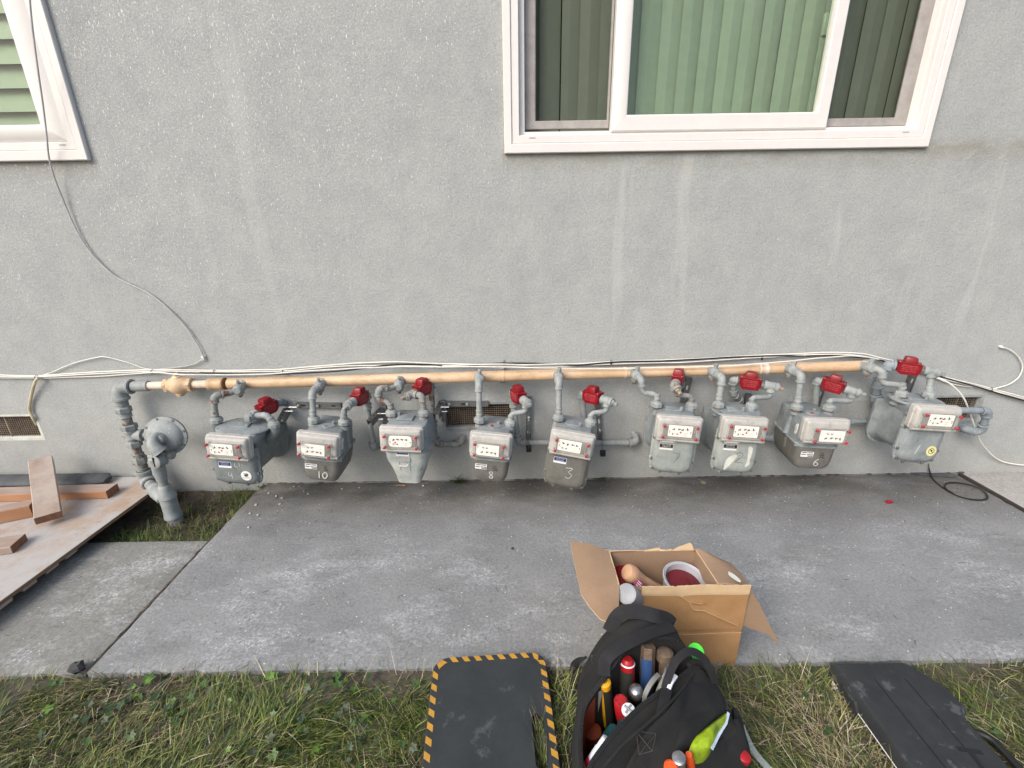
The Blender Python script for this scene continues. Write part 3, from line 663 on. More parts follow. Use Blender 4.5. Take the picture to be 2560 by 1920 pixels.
# regulator
c = W(414, 1090, -0.22)
rg = empty('gas_regulator', (c.x, c.y, 0.30), 'round grey diaphragm gas regulator with vent hood beside the riser pipe', 'regulator')
ax = V((0.10, -1, 0.12)).normalized(); mb = MB()
mb.lathe(c+ax*-0.05, ax, [(0, 0.04), (0.008, 0.075), (0.030, 0.092), (0.036, 0.105), (0.044, 0.108), (0.052, 0.107), (0.056, 0.092), (0.066, 0.086), (0.080, 0.070), (0.086, 0.050), (0.092, 0.034), (0.12, 0.028), (0.126, 0.02), (0.128, 0.002)], pipe_grey, 36); mb.build('diaphragm_case', rg)
aa = ax.orthogonal().normalized(); bb = ax.cross(aa)
for k in range(8):
    mb = MB(); t = 2*math.pi*(k+0.3)/8; q = c+ax*-0.008+(aa*math.cos(t)+bb*math.sin(t))*0.099
    mb.hexa(q, ax, 0.0065, 0.016, steel if k != 1 else rust); mb.build('bolt', rg)
mb = MB(); q = c+ax*0.055; hp_ = cr([q+V((-0.004, 0.01, 0.018)), q+V((-0.010, -0.020, 0.014)), q+V((-0.004, -0.040, -0.004)), q+V((0.012, -0.046, -0.030)), q+V((0.026, -0.044, -0.052))], 5)
mb.tube(hp_, 0.02, pipe_grey, 18, rs=[0.022+0.013*(k/20)**1.5 for k in range(21)])
mb.lathe(hp_[-1]+V((0.002, 0, -0.0025)), V((0.5, 0.05, -0.8)), [(0, 0.031), (0.001, 0.031)], black, 18)  # black disc stands for the darkness inside the hood mouth
mb.build('vent_hood', rg)
mb = MB(); s0 = tee+V((0.06, 0, 0)); piperun(mb, [s0, V((c.x-0.03, -0.10, s0.z)), V((c.x, c.y+0.05, c.z-0.01))], 0.019, 'eee', pipe_grey)
mb.tube([V((gx, gy, 0.33)), V((gx, gy, 0.385)), V((c.x-0.01, c.y+0.02, c.z-0.09)), V((c.x-0.01, c.y+0.03, c.z-0.04))], 0.017, pipe_rusty, 12); coupling(mb, (gx, gy, 0.362), (0, 0, 1), 0.030, 0.03, pipe_grey, True)
mb.build('body_pipe', rg)

# ================================================================== METERS
def dial_plate(style):
    """printed register plate, local: x right, y up, z out"""
    mb = MB(); w_, h_ = (0.114, 0.060)
    mb.prism(rrect(w_, h_, 0.004 if style != 'c' else 0.016, 3), 0.0015, dial_w)
    T = lambda x, y, roll=0: Matrix.Translation((x, y, 0.0016)) @ Matrix.Rotation(roll, 4, 'Z')
    def ring(x, y, r):
        vs = []; fs = []; n = 20
        for k in range(n):
            a_ = 2*math.pi*k/n; vs += [(r*math.cos(a_), r*math.sin(a_), 0), ((r-0.0009)*math.cos(a_), (r-0.0009)*math.sin(a_), 0)]
        for k in range(n): j = (k+1) % n; fs.append([2*k, 2*j, 2*j+1, 2*k+1])
        mb.add(vs, fs, dial_g, T(x, y))
    def hand(x, y, ang, s_=1):
        mb.add([(-0.0034*s_, -0.001, 0.0004), (0.0034*s_, -0.001, 0.0004), (0.0004, 0.0085*s_, 0.0004), (-0.0004, 0.0085*s_, 0.0004), (-0.0026*s_, -0.0032, 0.0004), (0.0026*s_, -0.0032, 0.0004)], [[0, 1, 2, 3], [4, 5, 1, 0]], dial_k, T(x, y, ang))
    def dot(x, y, r, m_): mb.add([(r*math.cos(k*math.pi/8), r*math.sin(k*math.pi/8), 0.0003) for k in range(16)], [list(range(16))], m_, T(x, y))
    rnd = random.Random(hash(style) % 97 if False else sum(map(ord, style)))
    if style == 'a':        # two small dials above, four below
        for i, x in enumerate((-0.022, -0.005)): ring(x, 0.0125, 0.0085); hand(x, 0.0125, rnd.uniform(0, 6))
        for i, x in enumerate((-0.026, -0.004, 0.018, 0.038)): ring(x, -0.0105, 0.0095); hand(x, -0.0105, rnd.uniform(0, 6), 1.4)
        mb.text('CUBIC FEET', 0.0048, dial_g, T(0.030, 0.008), 0.0002)
        for y in (0.018, 0.010): dot(-0.050, y, 0.0013, dial_k)
    else:                   # four dials above, two below, words at lower right
        for i, x in enumerate((-0.030, -0.009, 0.012, 0.033)): ring(x, 0.010, 0.0098); hand(x, 0.010, rnd.uniform(0, 6), 1.45)
        for i, x in enumerate((-0.034, -0.014)): ring(x, -0.015, 0.0085); hand(x, -0.015, rnd.uniform(0, 6))
        mb.text('CUBIC', 0.0085, dial_g, T(0.027, -0.009), 0.0002); mb.text('FEET', 0.0085, dial_g, T(0.027, -0.0185), 0.0002)
        if style in ('b', 'c'): dot(0.002 if style == 'b' else -0.024, -0.006, 0.0052, dial_r)
        for sx in (-1, 1):
            dot(sx*0.050, -0.003, 0.0030, dial_k); dot(sx*0.051, -0.011, 0.0020, dial_k)
        mb.add([(-0.018, 0, 0), (0.018, 0, 0), (0.018, 0.0006, 0), (-0.018, 0.0006, 0)], [[0, 1, 2, 3]], dial_g, T(0.02, -0.0255))
    return mb
def strokes(mb, polys, material, M, r=0.0019):
    for pl in polys:
        pts = cr([(x, y, 0) for x, y in pl], 5) if len(pl) > 2 else [V((x, y, 0)) for x, y in pl]
        mb.ribbon([M @ V((q.x, q.y, 0.0006)) for q in pts], r*2, 0.0008, (M.to_3x3() @ V((0, 0, 1))), material)
DIG = {'1': [[(0, 0.5), (0.02, -0.5)]], '0': [[(0, 0.42), (-0.28, 0.1), (-0.22, -0.35), (0.05, -0.45), (0.28, -0.1), (0.22, 0.3), (0, 0.42)]],
       '8': [[(0.22, 0.36), (0, 0.48), (-0.24, 0.3), (0.05, 0.02), (0.26, -0.3), (0, -0.48), (-0.22, -0.3), (0.04, 0.02), (0.22, 0.3), (0.1, 0.44)]],
       '3': [[(-0.3, 0.45), (0.26, 0.48), (0, 0.1), (0.28, -0.15), (0.1, -0.48), (-0.2, -0.4)]],
       '6': [[(0.22, 0.5), (-0.15, 0.15), (-0.25, -0.25), (0, -0.48), (0.26, -0.25), (0.05, 0.02), (-0.18, -0.1)]],
       '7': [[(-0.3, 0.45), (0.3, 0.38)], [(0.3, 0.38), (0.12, -0.1), (-0.12, -0.5)]],
       '2': [[(-0.3, 0.3), (0, 0.48), (0.25, 0.2), (-0.28, -0.42)], [(-0.28, -0.42), (0.42, -0.46)]],
       '4': [[(-0.2, 0.5), (-0.3, 0), (0.2, -0.02)], [(0.18, 0.4), (0.22, -0.5)]]}
def digits(mb, s_, x, y, size, material, M, r=0.0019):
    for i, ch in enumerate(s_):
        strokes(mb, [[(x+(i-(len(s_)-1)/2)*size*0.75+a_*size, y+b_*size) for a_, b_ in pl] for pl in DIG[ch]], material, M, r)
def swivel_nut(mb, x, y, z):
    mb.hexa((x, y, z-0.004), (0, 0, 1), 0.0315, 0.024, pipe_grey, 8)
    mb.lathe((x, y, z+0.019), (0, 0, 1), [(0, 0.0265), (0.006, 0.024), (0.008, 0.017)], pipe_grey, 16)
    mb.lathe((x, y, z-0.012), (0, 0, 1), [(0, 0.0225), (0.008, 0.0225)], rust, 16)
def index_unit(root, H, dz=-0.056, y0=-0.122, y1=-0.170, w_=0.215, h_=0.124, plate=(0, 0), style='b', lens=(0.0, 0.0, 0.165, 0.084), arch=False, lean=0.0):
    z = H+dz; mb = MB(); L = []
    for y, e in ((y0, 0.0), (y1+0.026, 0.0), (y1+0.023, 0.004), (y1+0.012, 0.006), (y1+0.005, 0.009), (y1+0.001, 0.014), (y1, 0.020)):
        L.append([(x_, y, z+z_+lean*(y-y0)) for x_, z_ in rrect(w_-2*e, h_-2*e, 0.012, 4)])
    mb.loft(L, cover_m)
    # rolled bead along the lower edge
    mb.tube([(-w_/2+0.008, y1+0.012, z-h_/2+0.004), (w_/2-0.008, y1+0.012, z-h_/2+0.004)], 0.009, cover_m, 10)
    cv = mb.build('index_cover', root, local=True)
    lx, lz, lw, lh = lens
    if plate is not None:
        # raised panel behind the plate, darkened in its colour to stand for a recess
        mb = MB(); mb.box((lx, y1-0.0015, z+lz), (lw*0.90, 0.003, lh*0.84), mat_recess_shade, bev=0.001); mb.build('recess', cv, local=True)
        pm = dial_plate(style); q = MB(); q.M = front(lx+plate[0], y1-0.004, z+lz+plate[1]); q.v = [q.M @ p_ for p_ in pm.v]; q.f = pm.f; q.mi = pm.mi; q.mats = pm.mats
        q.build('dial_plate', cv, local=True, smooth=False)
    mb = MB(); L = []
    for y, e in ((y1-0.001, 0.0), (y1-0.004, 0.0), (y1-0.005, 0.004), (y1-0.018, 0.006), (y1-0.022, 0.012)):
        out = rrect(lw-2*e, lh-2*e, 0.014, 4)
        if arch: out = [(x_, z_+(0.012*(1-(x_/(lw/2))**2) if z_ > 0 else 0)) for x_, z_ in out]
        L.append([(lx+x_, y, z+lz+z_) for x_, z_ in out])
    mb.loft(L, lens_m, cap0=False); mb.build('clear_lens', cv, local=True)
    for sx in (-1, 1):
        for sz in (-1, 1):
            mb = MB(); px_, pz_ = lx+sx*(lw/2-0.008), z+lz+sz*(lh/2-0.010)
            mb.lathe((px_, y1-0.016, pz_), (0, -1, 0), [(0, 0.0050), (0.004, 0.0070), (0.012, 0.0070), (0.014, 0.005)], seal_red, 12)
            mb.lathe((px_, y1-0.001, pz_), (0, -1, 0), [(0, 0.009), (0.014, 0.0085)], clear_pl, 10)
            mb.build('seal', cv, local=True)
    mb = MB(); mb.tube([(lx+lw/2-0.018, y1-0.020, z+lz+lh/2-0.012), (lx+lw/2-0.020, y1-0.024, z+lz), (lx+lw/2-0.016, y1-0.020, z+lz-lh/2+0.012)], 0.0009, bright, 6); mb.build('seal_wire', cv, local=True)
    return cv
mat_recess_shade = mat('index_recess_shade', (0.20, 0.19, 0.18), 0.6, bump=0)
def common_plate(mb, kind, M):
    if kind == 'bars':      # white label, dark bars
        mb.prism(rrect(0.062, 0.030, 0.003, 2), 0.0008, sticker_w, M)
        for x, y, w_ in ((0, 0.0095, 0.052), (-0.018, -0.002, 0.022), (0.014, -0.002, 0.032), (0.016, -0.010, 0.026)):
            mb.prism([(x-w_/2, y-0.0022), (x+w_/2, y-0.0022), (x+w_/2, y+0.0022), (x-w_/2, y+0.0022)], 0.0012, dial_k, M)
        mb.text('METER', 0.004, sticker_w, M @ Matrix.Translation((0, 0.0095, 0.0013)), 0.0001)
    elif kind == 'blue':
        mb.prism(rrect(0.066, 0.034, 0.003, 2), 0.0008, sticker_w, M)
        mb.prism([(-0.031, -0.005), (0.031, -0.005), (0.031, 0.015), (-0.031, 0.015)], 0.0012, sticker_b, M)
        mb.text('ALUMINUMCASE', 0.0058, sticker_w, M @ Matrix.Translation((0, 0.010, 0.0013)), 0.0001)
        mb.text('IRON & BRASS', 0.0058, sticker_w, M @ Matrix.Translation((0, 0.000, 0.0013)), 0.0001)
    elif kind == 'black':
        mb.prism(rrect(0.072, 0.038, 0.004, 2), 0.0012, cover_m, M)
        mb.prism(rrect(0.064, 0.019, 0.002, 2), 0.0016, dial_k, M @ Matrix.Translation((0, 0.005, 0)))
        mb.prism(rrect(0.064, 0.009, 0.002, 2), 0.0016, sticker_w, M @ Matrix.Translation((0, -0.0115, 0)))
        mb.text('GAS METER', 0.0085, sticker_w, M @ Matrix.Translation((0, 0.0095, 0.0017)), 0.0001)
        mb.text('ALUMINUM CASE', 0.0058, sticker_w, M @ Matrix.Translation((0, 0.001, 0.0017)), 0.0001)
        mb.prism(rrect(0.070, 0.012, 0.002, 2), 0.0014, dial_w, M @ Matrix.Translation((0.002, 0.031, 0)))
        for s_ in (-1, 1): mb.prism(rrect(0.004, 0.004, 0.0015, 2), 0.0018, dial_k, M @ Matrix.Translation((0.002+s_*0.030, 0.031, 0)))

def meter_a(root, H, num, plate, lens_dx=0.0, sidetag=1):
    """square cast meter: grey upper case, olive lower tub"""
    cy = -0.020; dy_ = 0.022 if num != '6' else 0.040; mb = MB()
    def ring(w_, d, z, r): return [(x, cy+y+dy_, z) for x, y in rrect(w_, d+2*dy_, r, 5)]
    mb.loft([ring(0.188, 0.212, 0.108, 0.03), ring(0.186, 0.208, 0.135, 0.03), ring(0.180, 0.206, 0.20, 0.030), ring(0.176, 0.204, 0.232, 0.028), ring(0.168, 0.196, 0.243, 0.026), ring(0.152, 0.180, 0.248, 0.020)], paint)
    for sx in (-1, 1):      # gas passages down the sides
        mb.lathe((sx*0.094, 0.02, 0.118), (-sx*0.10, 0, 1), [(0, 0.020), (0.01, 0.017), (0.10, 0.015), (0.118, 0.020), (0.13, 0.018)], paint, 14)
        mb.lathe((sx*0.0805, 0, 0.236), (0, 0, 1), [(0, 0.026), (0.010, 0.0235), (0.018, 0.023)], paint, 18)
    mb.build('upper_case', root, local=True)
    mb = MB(); mb.loft([ring(0.200, 0.222, 0.104, 0.034), ring(0.202, 0.224, 0.107, 0.034), ring(0.202, 0.224, 0.113, 0.034), ring(0.196, 0.218, 0.116, 0.034)], paint)
    for sx in (-1, 1):
        for yy in (0.07+2*dy_, -0.10):
            mb.lathe((sx*0.094, yy, 0.098), (0, 0, 1), [(0, 0.010), (0.02, 0.010), (0.024, 0.007)], paint, 10)
            mb.box((sx*0.088, yy, 0.108), (0.02, 0.024, 0.010), paint, bev=0.003)
    mb.build('flange', root, local=True)
    mb = MB(); mb.loft([ring(0.130, 0.155, -0.028, 0.03), ring(0.156, 0.182, -0.022, 0.034), ring(0.173, 0.200, -0.006, 0.036), ring(0.183, 0.207, 0.025, 0.034), ring(0.190, 0.212, 0.104, 0.03)], paint_brown)
    for sx in (-1, 1): mb.tube([(sx*0.093, cy+0.03, 0.10), (sx*0.088, cy+0.03, 0.04)], 0.010, paint_brown, 8)
    mb.build('lower_case', root, local=True)
    mb = MB(); pl = cr([(0, 0.030, 0), (-0.036, 0.016, 0), (-0.030, -0.006, 0), (0, -0.030, 0), (0.030, -0.006, 0), (0.036, 0.016, 0)], 4, True)
    mb.loft([[(q.x, q.y-0.018, 0.246+t) for q in pl] for t in (0, 0.004)] + [[(q.x*0.93, (q.y)*0.93-0.018, 0.253) for q in pl]], paint); 
    mb.lathe((-0.012, -0.024, 0.252), (0, 0, 1), [(0, 0.0085), (0.004, 0.008), (0.005, 0.004)], seal_red if num in ('8', '6') else paint, 12)
    mb.lathe((0.018, 0.016, 0.248), (0, 0, 1), [(0, 0.009), (0.014, 0.009), (0.016, 0.006)], paint, 10); mb.build('hand_hole_cap', root, local=True)
    index_unit(root, H, plate=plate, style='a', lens=(lens_dx, -0.012, 0.160, 0.080), arch=True)
    mb = MB(); common_plate(mb, 'bars', front(-0.046, cy-0.1075, 0.066, 0.0)); mb.build('nameplate', root, local=True, smooth=False)
    mb = MB(); M = front(0.026, cy-0.1060, 0.062)
    mb.text('CAL', 0.009, dial_k, M @ Matrix.Translation((0, 0.012, 0)), 0.0003); mb.text('1893' if num == '10' else 'M 250', 0.010, dial_k, M, 0.0003); mb.text('CORR', 0.009, dial_k, M @ Matrix.Translation((0.004, -0.012, 0)), 0.0003); mb.build('stencil', root, local=True, smooth=False)
    mb = MB(); digits(mb, num, 0.008, 0, 0.040, chalk, front(0, cy-0.1048, 0.020), 0.0026 if num == '10' else 0.0017); mb.build('painted_number', root, local=True, smooth=False)
    mb = MB(); M = Matrix.Translation((sidetag*0.0905, -0.065, 0.180)) @ Matrix.Rotation(math.radians(90*sidetag), 4, 'Z') @ FRONT
    mb.prism([(-0.010, -0.028), (0.004, -0.030), (0.010, -0.018), (0.010, 0.030), (-0.002, 0.028), (-0.010, 0.016)], 0.004, sticker_w, M); mb.prism([(-0.004, -0.012), (0.004, -0.012), (0.004, 0.012), (-0.004, 0.012)], 0.0045, dial_g, M); mb.build('side_label', root, local=True, smooth=False)
def meter_b(root, H, style, kind, *, yb=0.100, plate=(0, 0), num=None, nummat=None, lens_dx=0.0, face=paint_pale, body=paint, wide=0.212, flanged=False, big=False, name='black'):
    """iron-case meter: drum between a bolted domed front plate and a back plate, flat top"""
    bw = wide*0.80; yf = -0.112; mb = MB()
    def U(w_, z0, z1, r, y): return [(x, y, z) for x, z in ushape(w_, z0, z1, r)]
    mb.loft([U(wide-0.012, 0.010, H-0.055, 0.085, yf+0.004), U(bw+0.012, 0.026, H-0.05, 0.080, yf+0.022), U(bw, 0.036, H-0.045, 0.075, yf+0.04), U(bw, 0.036, H-0.045, 0.075, yb-0.04), U(bw+0.012, 0.026, H-0.05, 0.080, yb-0.022), U(wide-0.012, 0.014, H-0.055, 0.085, yb-0.004)], body)
    mb.build('drum', root, local=True)
    mb = MB(); zt = H-0.075
    mb.loft([U(wide, 0.0, zt, 0.062, yf+0.004), U(wide, 0.0, zt, 0.062, yf-0.006), U(wide-0.016, 0.008, zt, 0.058, yf-0.010), U(wide-0.028, 0.015, zt, 0.052, yf-0.022), U(wide-0.052, 0.028, zt, 0.044, yf-0.032), U(wide-0.09, 0.046, zt, 0.034, yf-0.035)], face)
    fp = mb.build('front_plate', root, local=True)
    for x, z in ((-wide/2+0.010, zt-0.05), (wide/2-0.010, zt-0.05), (-wide/2+0.010, 0.082), (wide/2-0.010, 0.078), (-0.052, 0.007), (0.046, 0.006), (wide/2-0.020, 0.026), (-wide/2+0.020, 0.026)):
        mb = MB(); mb.lathe((x, yf+0.006, z), (0, -1, 0), [(0, 0.0125), (0.016, 0.0125), (0.018, 0.010)], face, 12); mb.hexa((x, yf-0.012, z), (0, -1, 0), 0.0078, 0.009, steel); mb.build('bolt', fp, local=True)
    mb = MB(); mb.loft([U(wide-0.03, 0.03, H-0.07, 0.07, yb+0.034), U(wide-0.008, 0.014, H-0.062, 0.084, yb+0.016), U(wide, 0.008, H-0.058, 0.086, yb+0.006), U(wide, 0.008, H-0.058, 0.086, yb-0.006)][::-1], body); mb.build('back_plate', root, local=True)
    # top
    cy = -0.015; mb = MB()
    def R(w_, d, z, r): return [(x, cy+y, z) for x, y in rrect(w_, d, r, 4)]
    tw, td = (0.186, 0.220) if not big else (0.215, 0.22)
    mb.loft([R(tw-0.02, td-0.02, H-0.075, 0.03), R(tw, td, H-0.05, 0.03), R(tw, td, H-0.022, 0.024), R(tw-0.008, td-0.008, H-0.014, 0.022), R(tw-0.03, td-0.03, H-0.010, 0.016)], paint)
    if not big:
        for sx in (-1, 1): mb.lathe((sx*0.0805, 0, H-0.05), (0, 0, 1), [(0, 0.030), (0.02, 0.028), (0.040, 0.024), (0.048, 0.023)], paint, 18)
    mb.build('top_case', root, local=True)
    if flanged:
        mb = MB(); o = [(math.cos(a_)*(0.122 if not big else 0.135), math.sin(a_)*0.112) for a_ in [2*math.pi*(k+0.5)/16 for k in range(16)]]
        o = cr([(x, y, 0) for x, y in o], 2, True); zf = H-0.024 if not big else H-0.018
        mb.loft([[(q.x*s_, q.y*s_+cy, z) for q in o] for z, s_ in ((zf, 0.97), (zf+0.003, 1), (zf+0.010, 1), (zf+0.013, 0.97), (zf+0.018 if big else zf+0.013, 0.80 if big else 0.9))], paint)
        for k in range(9):
            a_ = 2*math.pi*(k+0.3)/9; mb.lathe((math.cos(a_)*(0.108 if not big else 0.120), cy+math.sin(a_)*0.100, zf+0.008), (0, 0, 1), [(0, 0.009), (0.006, 0.009), (0.008, 0.006)], steel if k % 2 else paint, 10)
        mb.build('top_flange', root, local=True)
    mb = MB(); mb.box((-0.008, -0.018, H-0.007+(0.008 if big else 0)), (0.078, 0.056, 0.010), paint, bev=0.003); mb.lathe((0.030, -0.036, H-0.006), (0, 0, 1), [(0, 0.009), (0.018, 0.009), (0.020, 0.006)], paint, 10)
    for sx in (-0.036, 0.018): mb.lathe((sx, -0.038, H-0.002), (0, 0, 1), [(0, 0.004), (0.003, 0.003)], steel, 8)
    mb.build('hand_hole_plate', root, local=True)
    index_unit(root, H, plate=plate, style=style, lens=(lens_dx, -0.002, 0.172, 0.080), w_=0.222, y0=-0.128, y1=-0.178)
    if name:
        mb = MB(); common_plate(mb, name, front(-0.042, yf-0.0345, zt-0.090)); mb.build('nameplate', root, local=True, smooth=False)
    if num:
        mb = MB(); digits(mb, num, 0.012, 0, 0.062, nummat, front(0, yf-0.0345, 0.105), 0.0015 if nummat is pencil else 0.0013); mb.build('painted_number', root, local=True, smooth=False)
    return fp
def meter_c(root, H):
    """streaky weathered meter with smooth body narrowing downwards"""
    cy = -0.020; mb = MB()
    def R(w_, d, z, r): w_ *= 1.0+0.20*min(1, z/0.12); return [(x+0.010, cy+y+0.02, z) for x, y in rrect(w_, d+0.04, r, 5)]
    mb.loft([R(0.110, 0.11, -0.030, 0.02), R(0.130, 0.135, -0.026, 0.028), R(0.140, 0.15, 0.01, 0.036), R(0.160, 0.18, 0.07, 0.045), R(0.184, 0.205, 0.12, 0.05), R(0.192, 0.215, 0.17, 0.05), R(0.196, 0.218, 0.178, 0.05)], paint_white, M=None); mb.build('lower_case', root, local=True)
    mb = MB(); mb.loft([R(0.206, 0.228, 0.176, 0.05), R(0.208, 0.23, 0.180, 0.05), R(0.208, 0.23, 0.188, 0.05), R(0.200, 0.222, 0.192, 0.05), R(0.196, 0.214, 0.23, 0.05), R(0.186, 0.20, 0.275, 0.045), R(0.176, 0.188, 0.300, 0.04), R(0.164, 0.176, 0.312, 0.036), R(0.14, 0.15, 0.317, 0.026)], paint)
    for sx in (-1, 1): mb.lathe((sx*0.0805, 0, H-0.03), (0, 0, 1), [(0, 0.028), (0.012, 0.024), (0.022, 0.023)], paint, 18)
    mb.build('upper_case', root, local=True)
    for sx in (-1, 1): mb = MB(); mb.tube(cr([(sx*0.030, cy-0.104, 0.17), (sx*0.026, cy-0.098, 0.11), (sx*0.024, cy-0.080, 0.05), (sx*0.022, cy-0.068, 0.018)], 5), 0.006, paint_white, 8); mb.build('rib', root, local=True)
    for sx in (-1, 1): mb = MB(); mb.tube(cr([(sx*0.080, cy-0.086, 0.185), (sx*0.078, cy-0.082, 0.13), (sx*0.060, cy-0.066, 0.07), (sx*0.046, cy-0.052, 0.03)], 5), 0.010, paint_white, 8); mb.build('rib', root, local=True)
    mb = MB(); mb.box((-0.008, -0.018, H-0.010), (0.085, 0.060, 0.010), paint, bev=0.003); mb.lathe((-0.046, 0.0, H-0.01), (0, 0, 1), [(0, 0.009), (0.018, 0.009), (0.020, 0.006)], paint, 10); mb.build('hand_hole_plate', root, local=True)
    index_unit(root, H, plate=(-0.005, -0.002), style='c', lens=(0.006, 0.0, 0.172, 0.080), w_=0.218, h_=0.126, dz=-0.068)
    mb = MB(); M = front(-0.004, cy-0.1085, 0.168)
    mb.prism(rrect(0.068, 0.022, 0.002, 2), 0.0012, sticker_w, M); mb.prism(rrect(0.058, 0.010, 0.001, 2), 0.0016, sticker_b, M @ Matrix.Translation((0, 0.004, 0)))
    M = front(-0.004, cy-0.1045, 0.138) @ Matrix.Rotation(math.radians(-6), 4, 'X'); mb.prism(rrect(0.078, 0.024, 0.003, 2), 0.004, paint_pale, M); mb.text('175 CFH', 0.010, dial_g, M @ Matrix.Translation((0, 0, 0.0042)), 0.0003)
    M = front(-0.004, cy-0.0985, 0.103) @ Matrix.Rotation(math.radians(-14), 4, 'X'); mb.prism(rrect(0.042, 0.020, 0.002, 2), 0.002, sticker_w, M); mb.prism(rrect(0.034, 0.013, 0.001, 2), 0.0026, scr_frame, M); mb.build('nameplates', root, local=True, smooth=False)

#         left nut px      right nut px   kind H   tilt   yaw
MET = [((542, 1048), (685, 1059), 0.29, 4.0, -3), ((785, 1047), (860, 1053), 0.262, 8.0, 0), ((979, 1030), (1060, 1030), 0.333, 2.5, -2), ((1199, 1047), (1276, 1054), 0.262, 4.5, -6), ((1396, 1041), (1476, 1052), 0.335, 8.0, -9),
       ((1641, 1008), (1729, 1011), 0.328, 2.5, -8), ((1795, 1009), (1879, 1012), 0.325, 2.5, -6), ((1991, 1015), (2072, 1017), 0.268, 1.0, -6), ((2252, 982), (2321, 985), 0.325, 3.0, -4)]
MLAB = ['gas meter farthest left, wide flanged top, white round 811 sticker on its face', 'gas meter with white painted number 10 on its olive lower case',
        'pale streaky gas meter, body narrowing downwards, third from the left', 'gas meter with painted number 8, in front of the middle foundation vent',
        'gas meter with thin chalk 3 on its olive bolted front plate, hanging lowest', 'gas meter with faint dark 7, just left of the one with cream scuffs',
        'gas meter with dark pencilled 2 and cream scuff marks on its front plate', 'gas meter with painted number 6 on its olive lower case', 'gas meter farthest right, round flanged top and yellow round sticker']
GRP = 'gas meters hanging in a row from the cream pipe'
NUTS = []
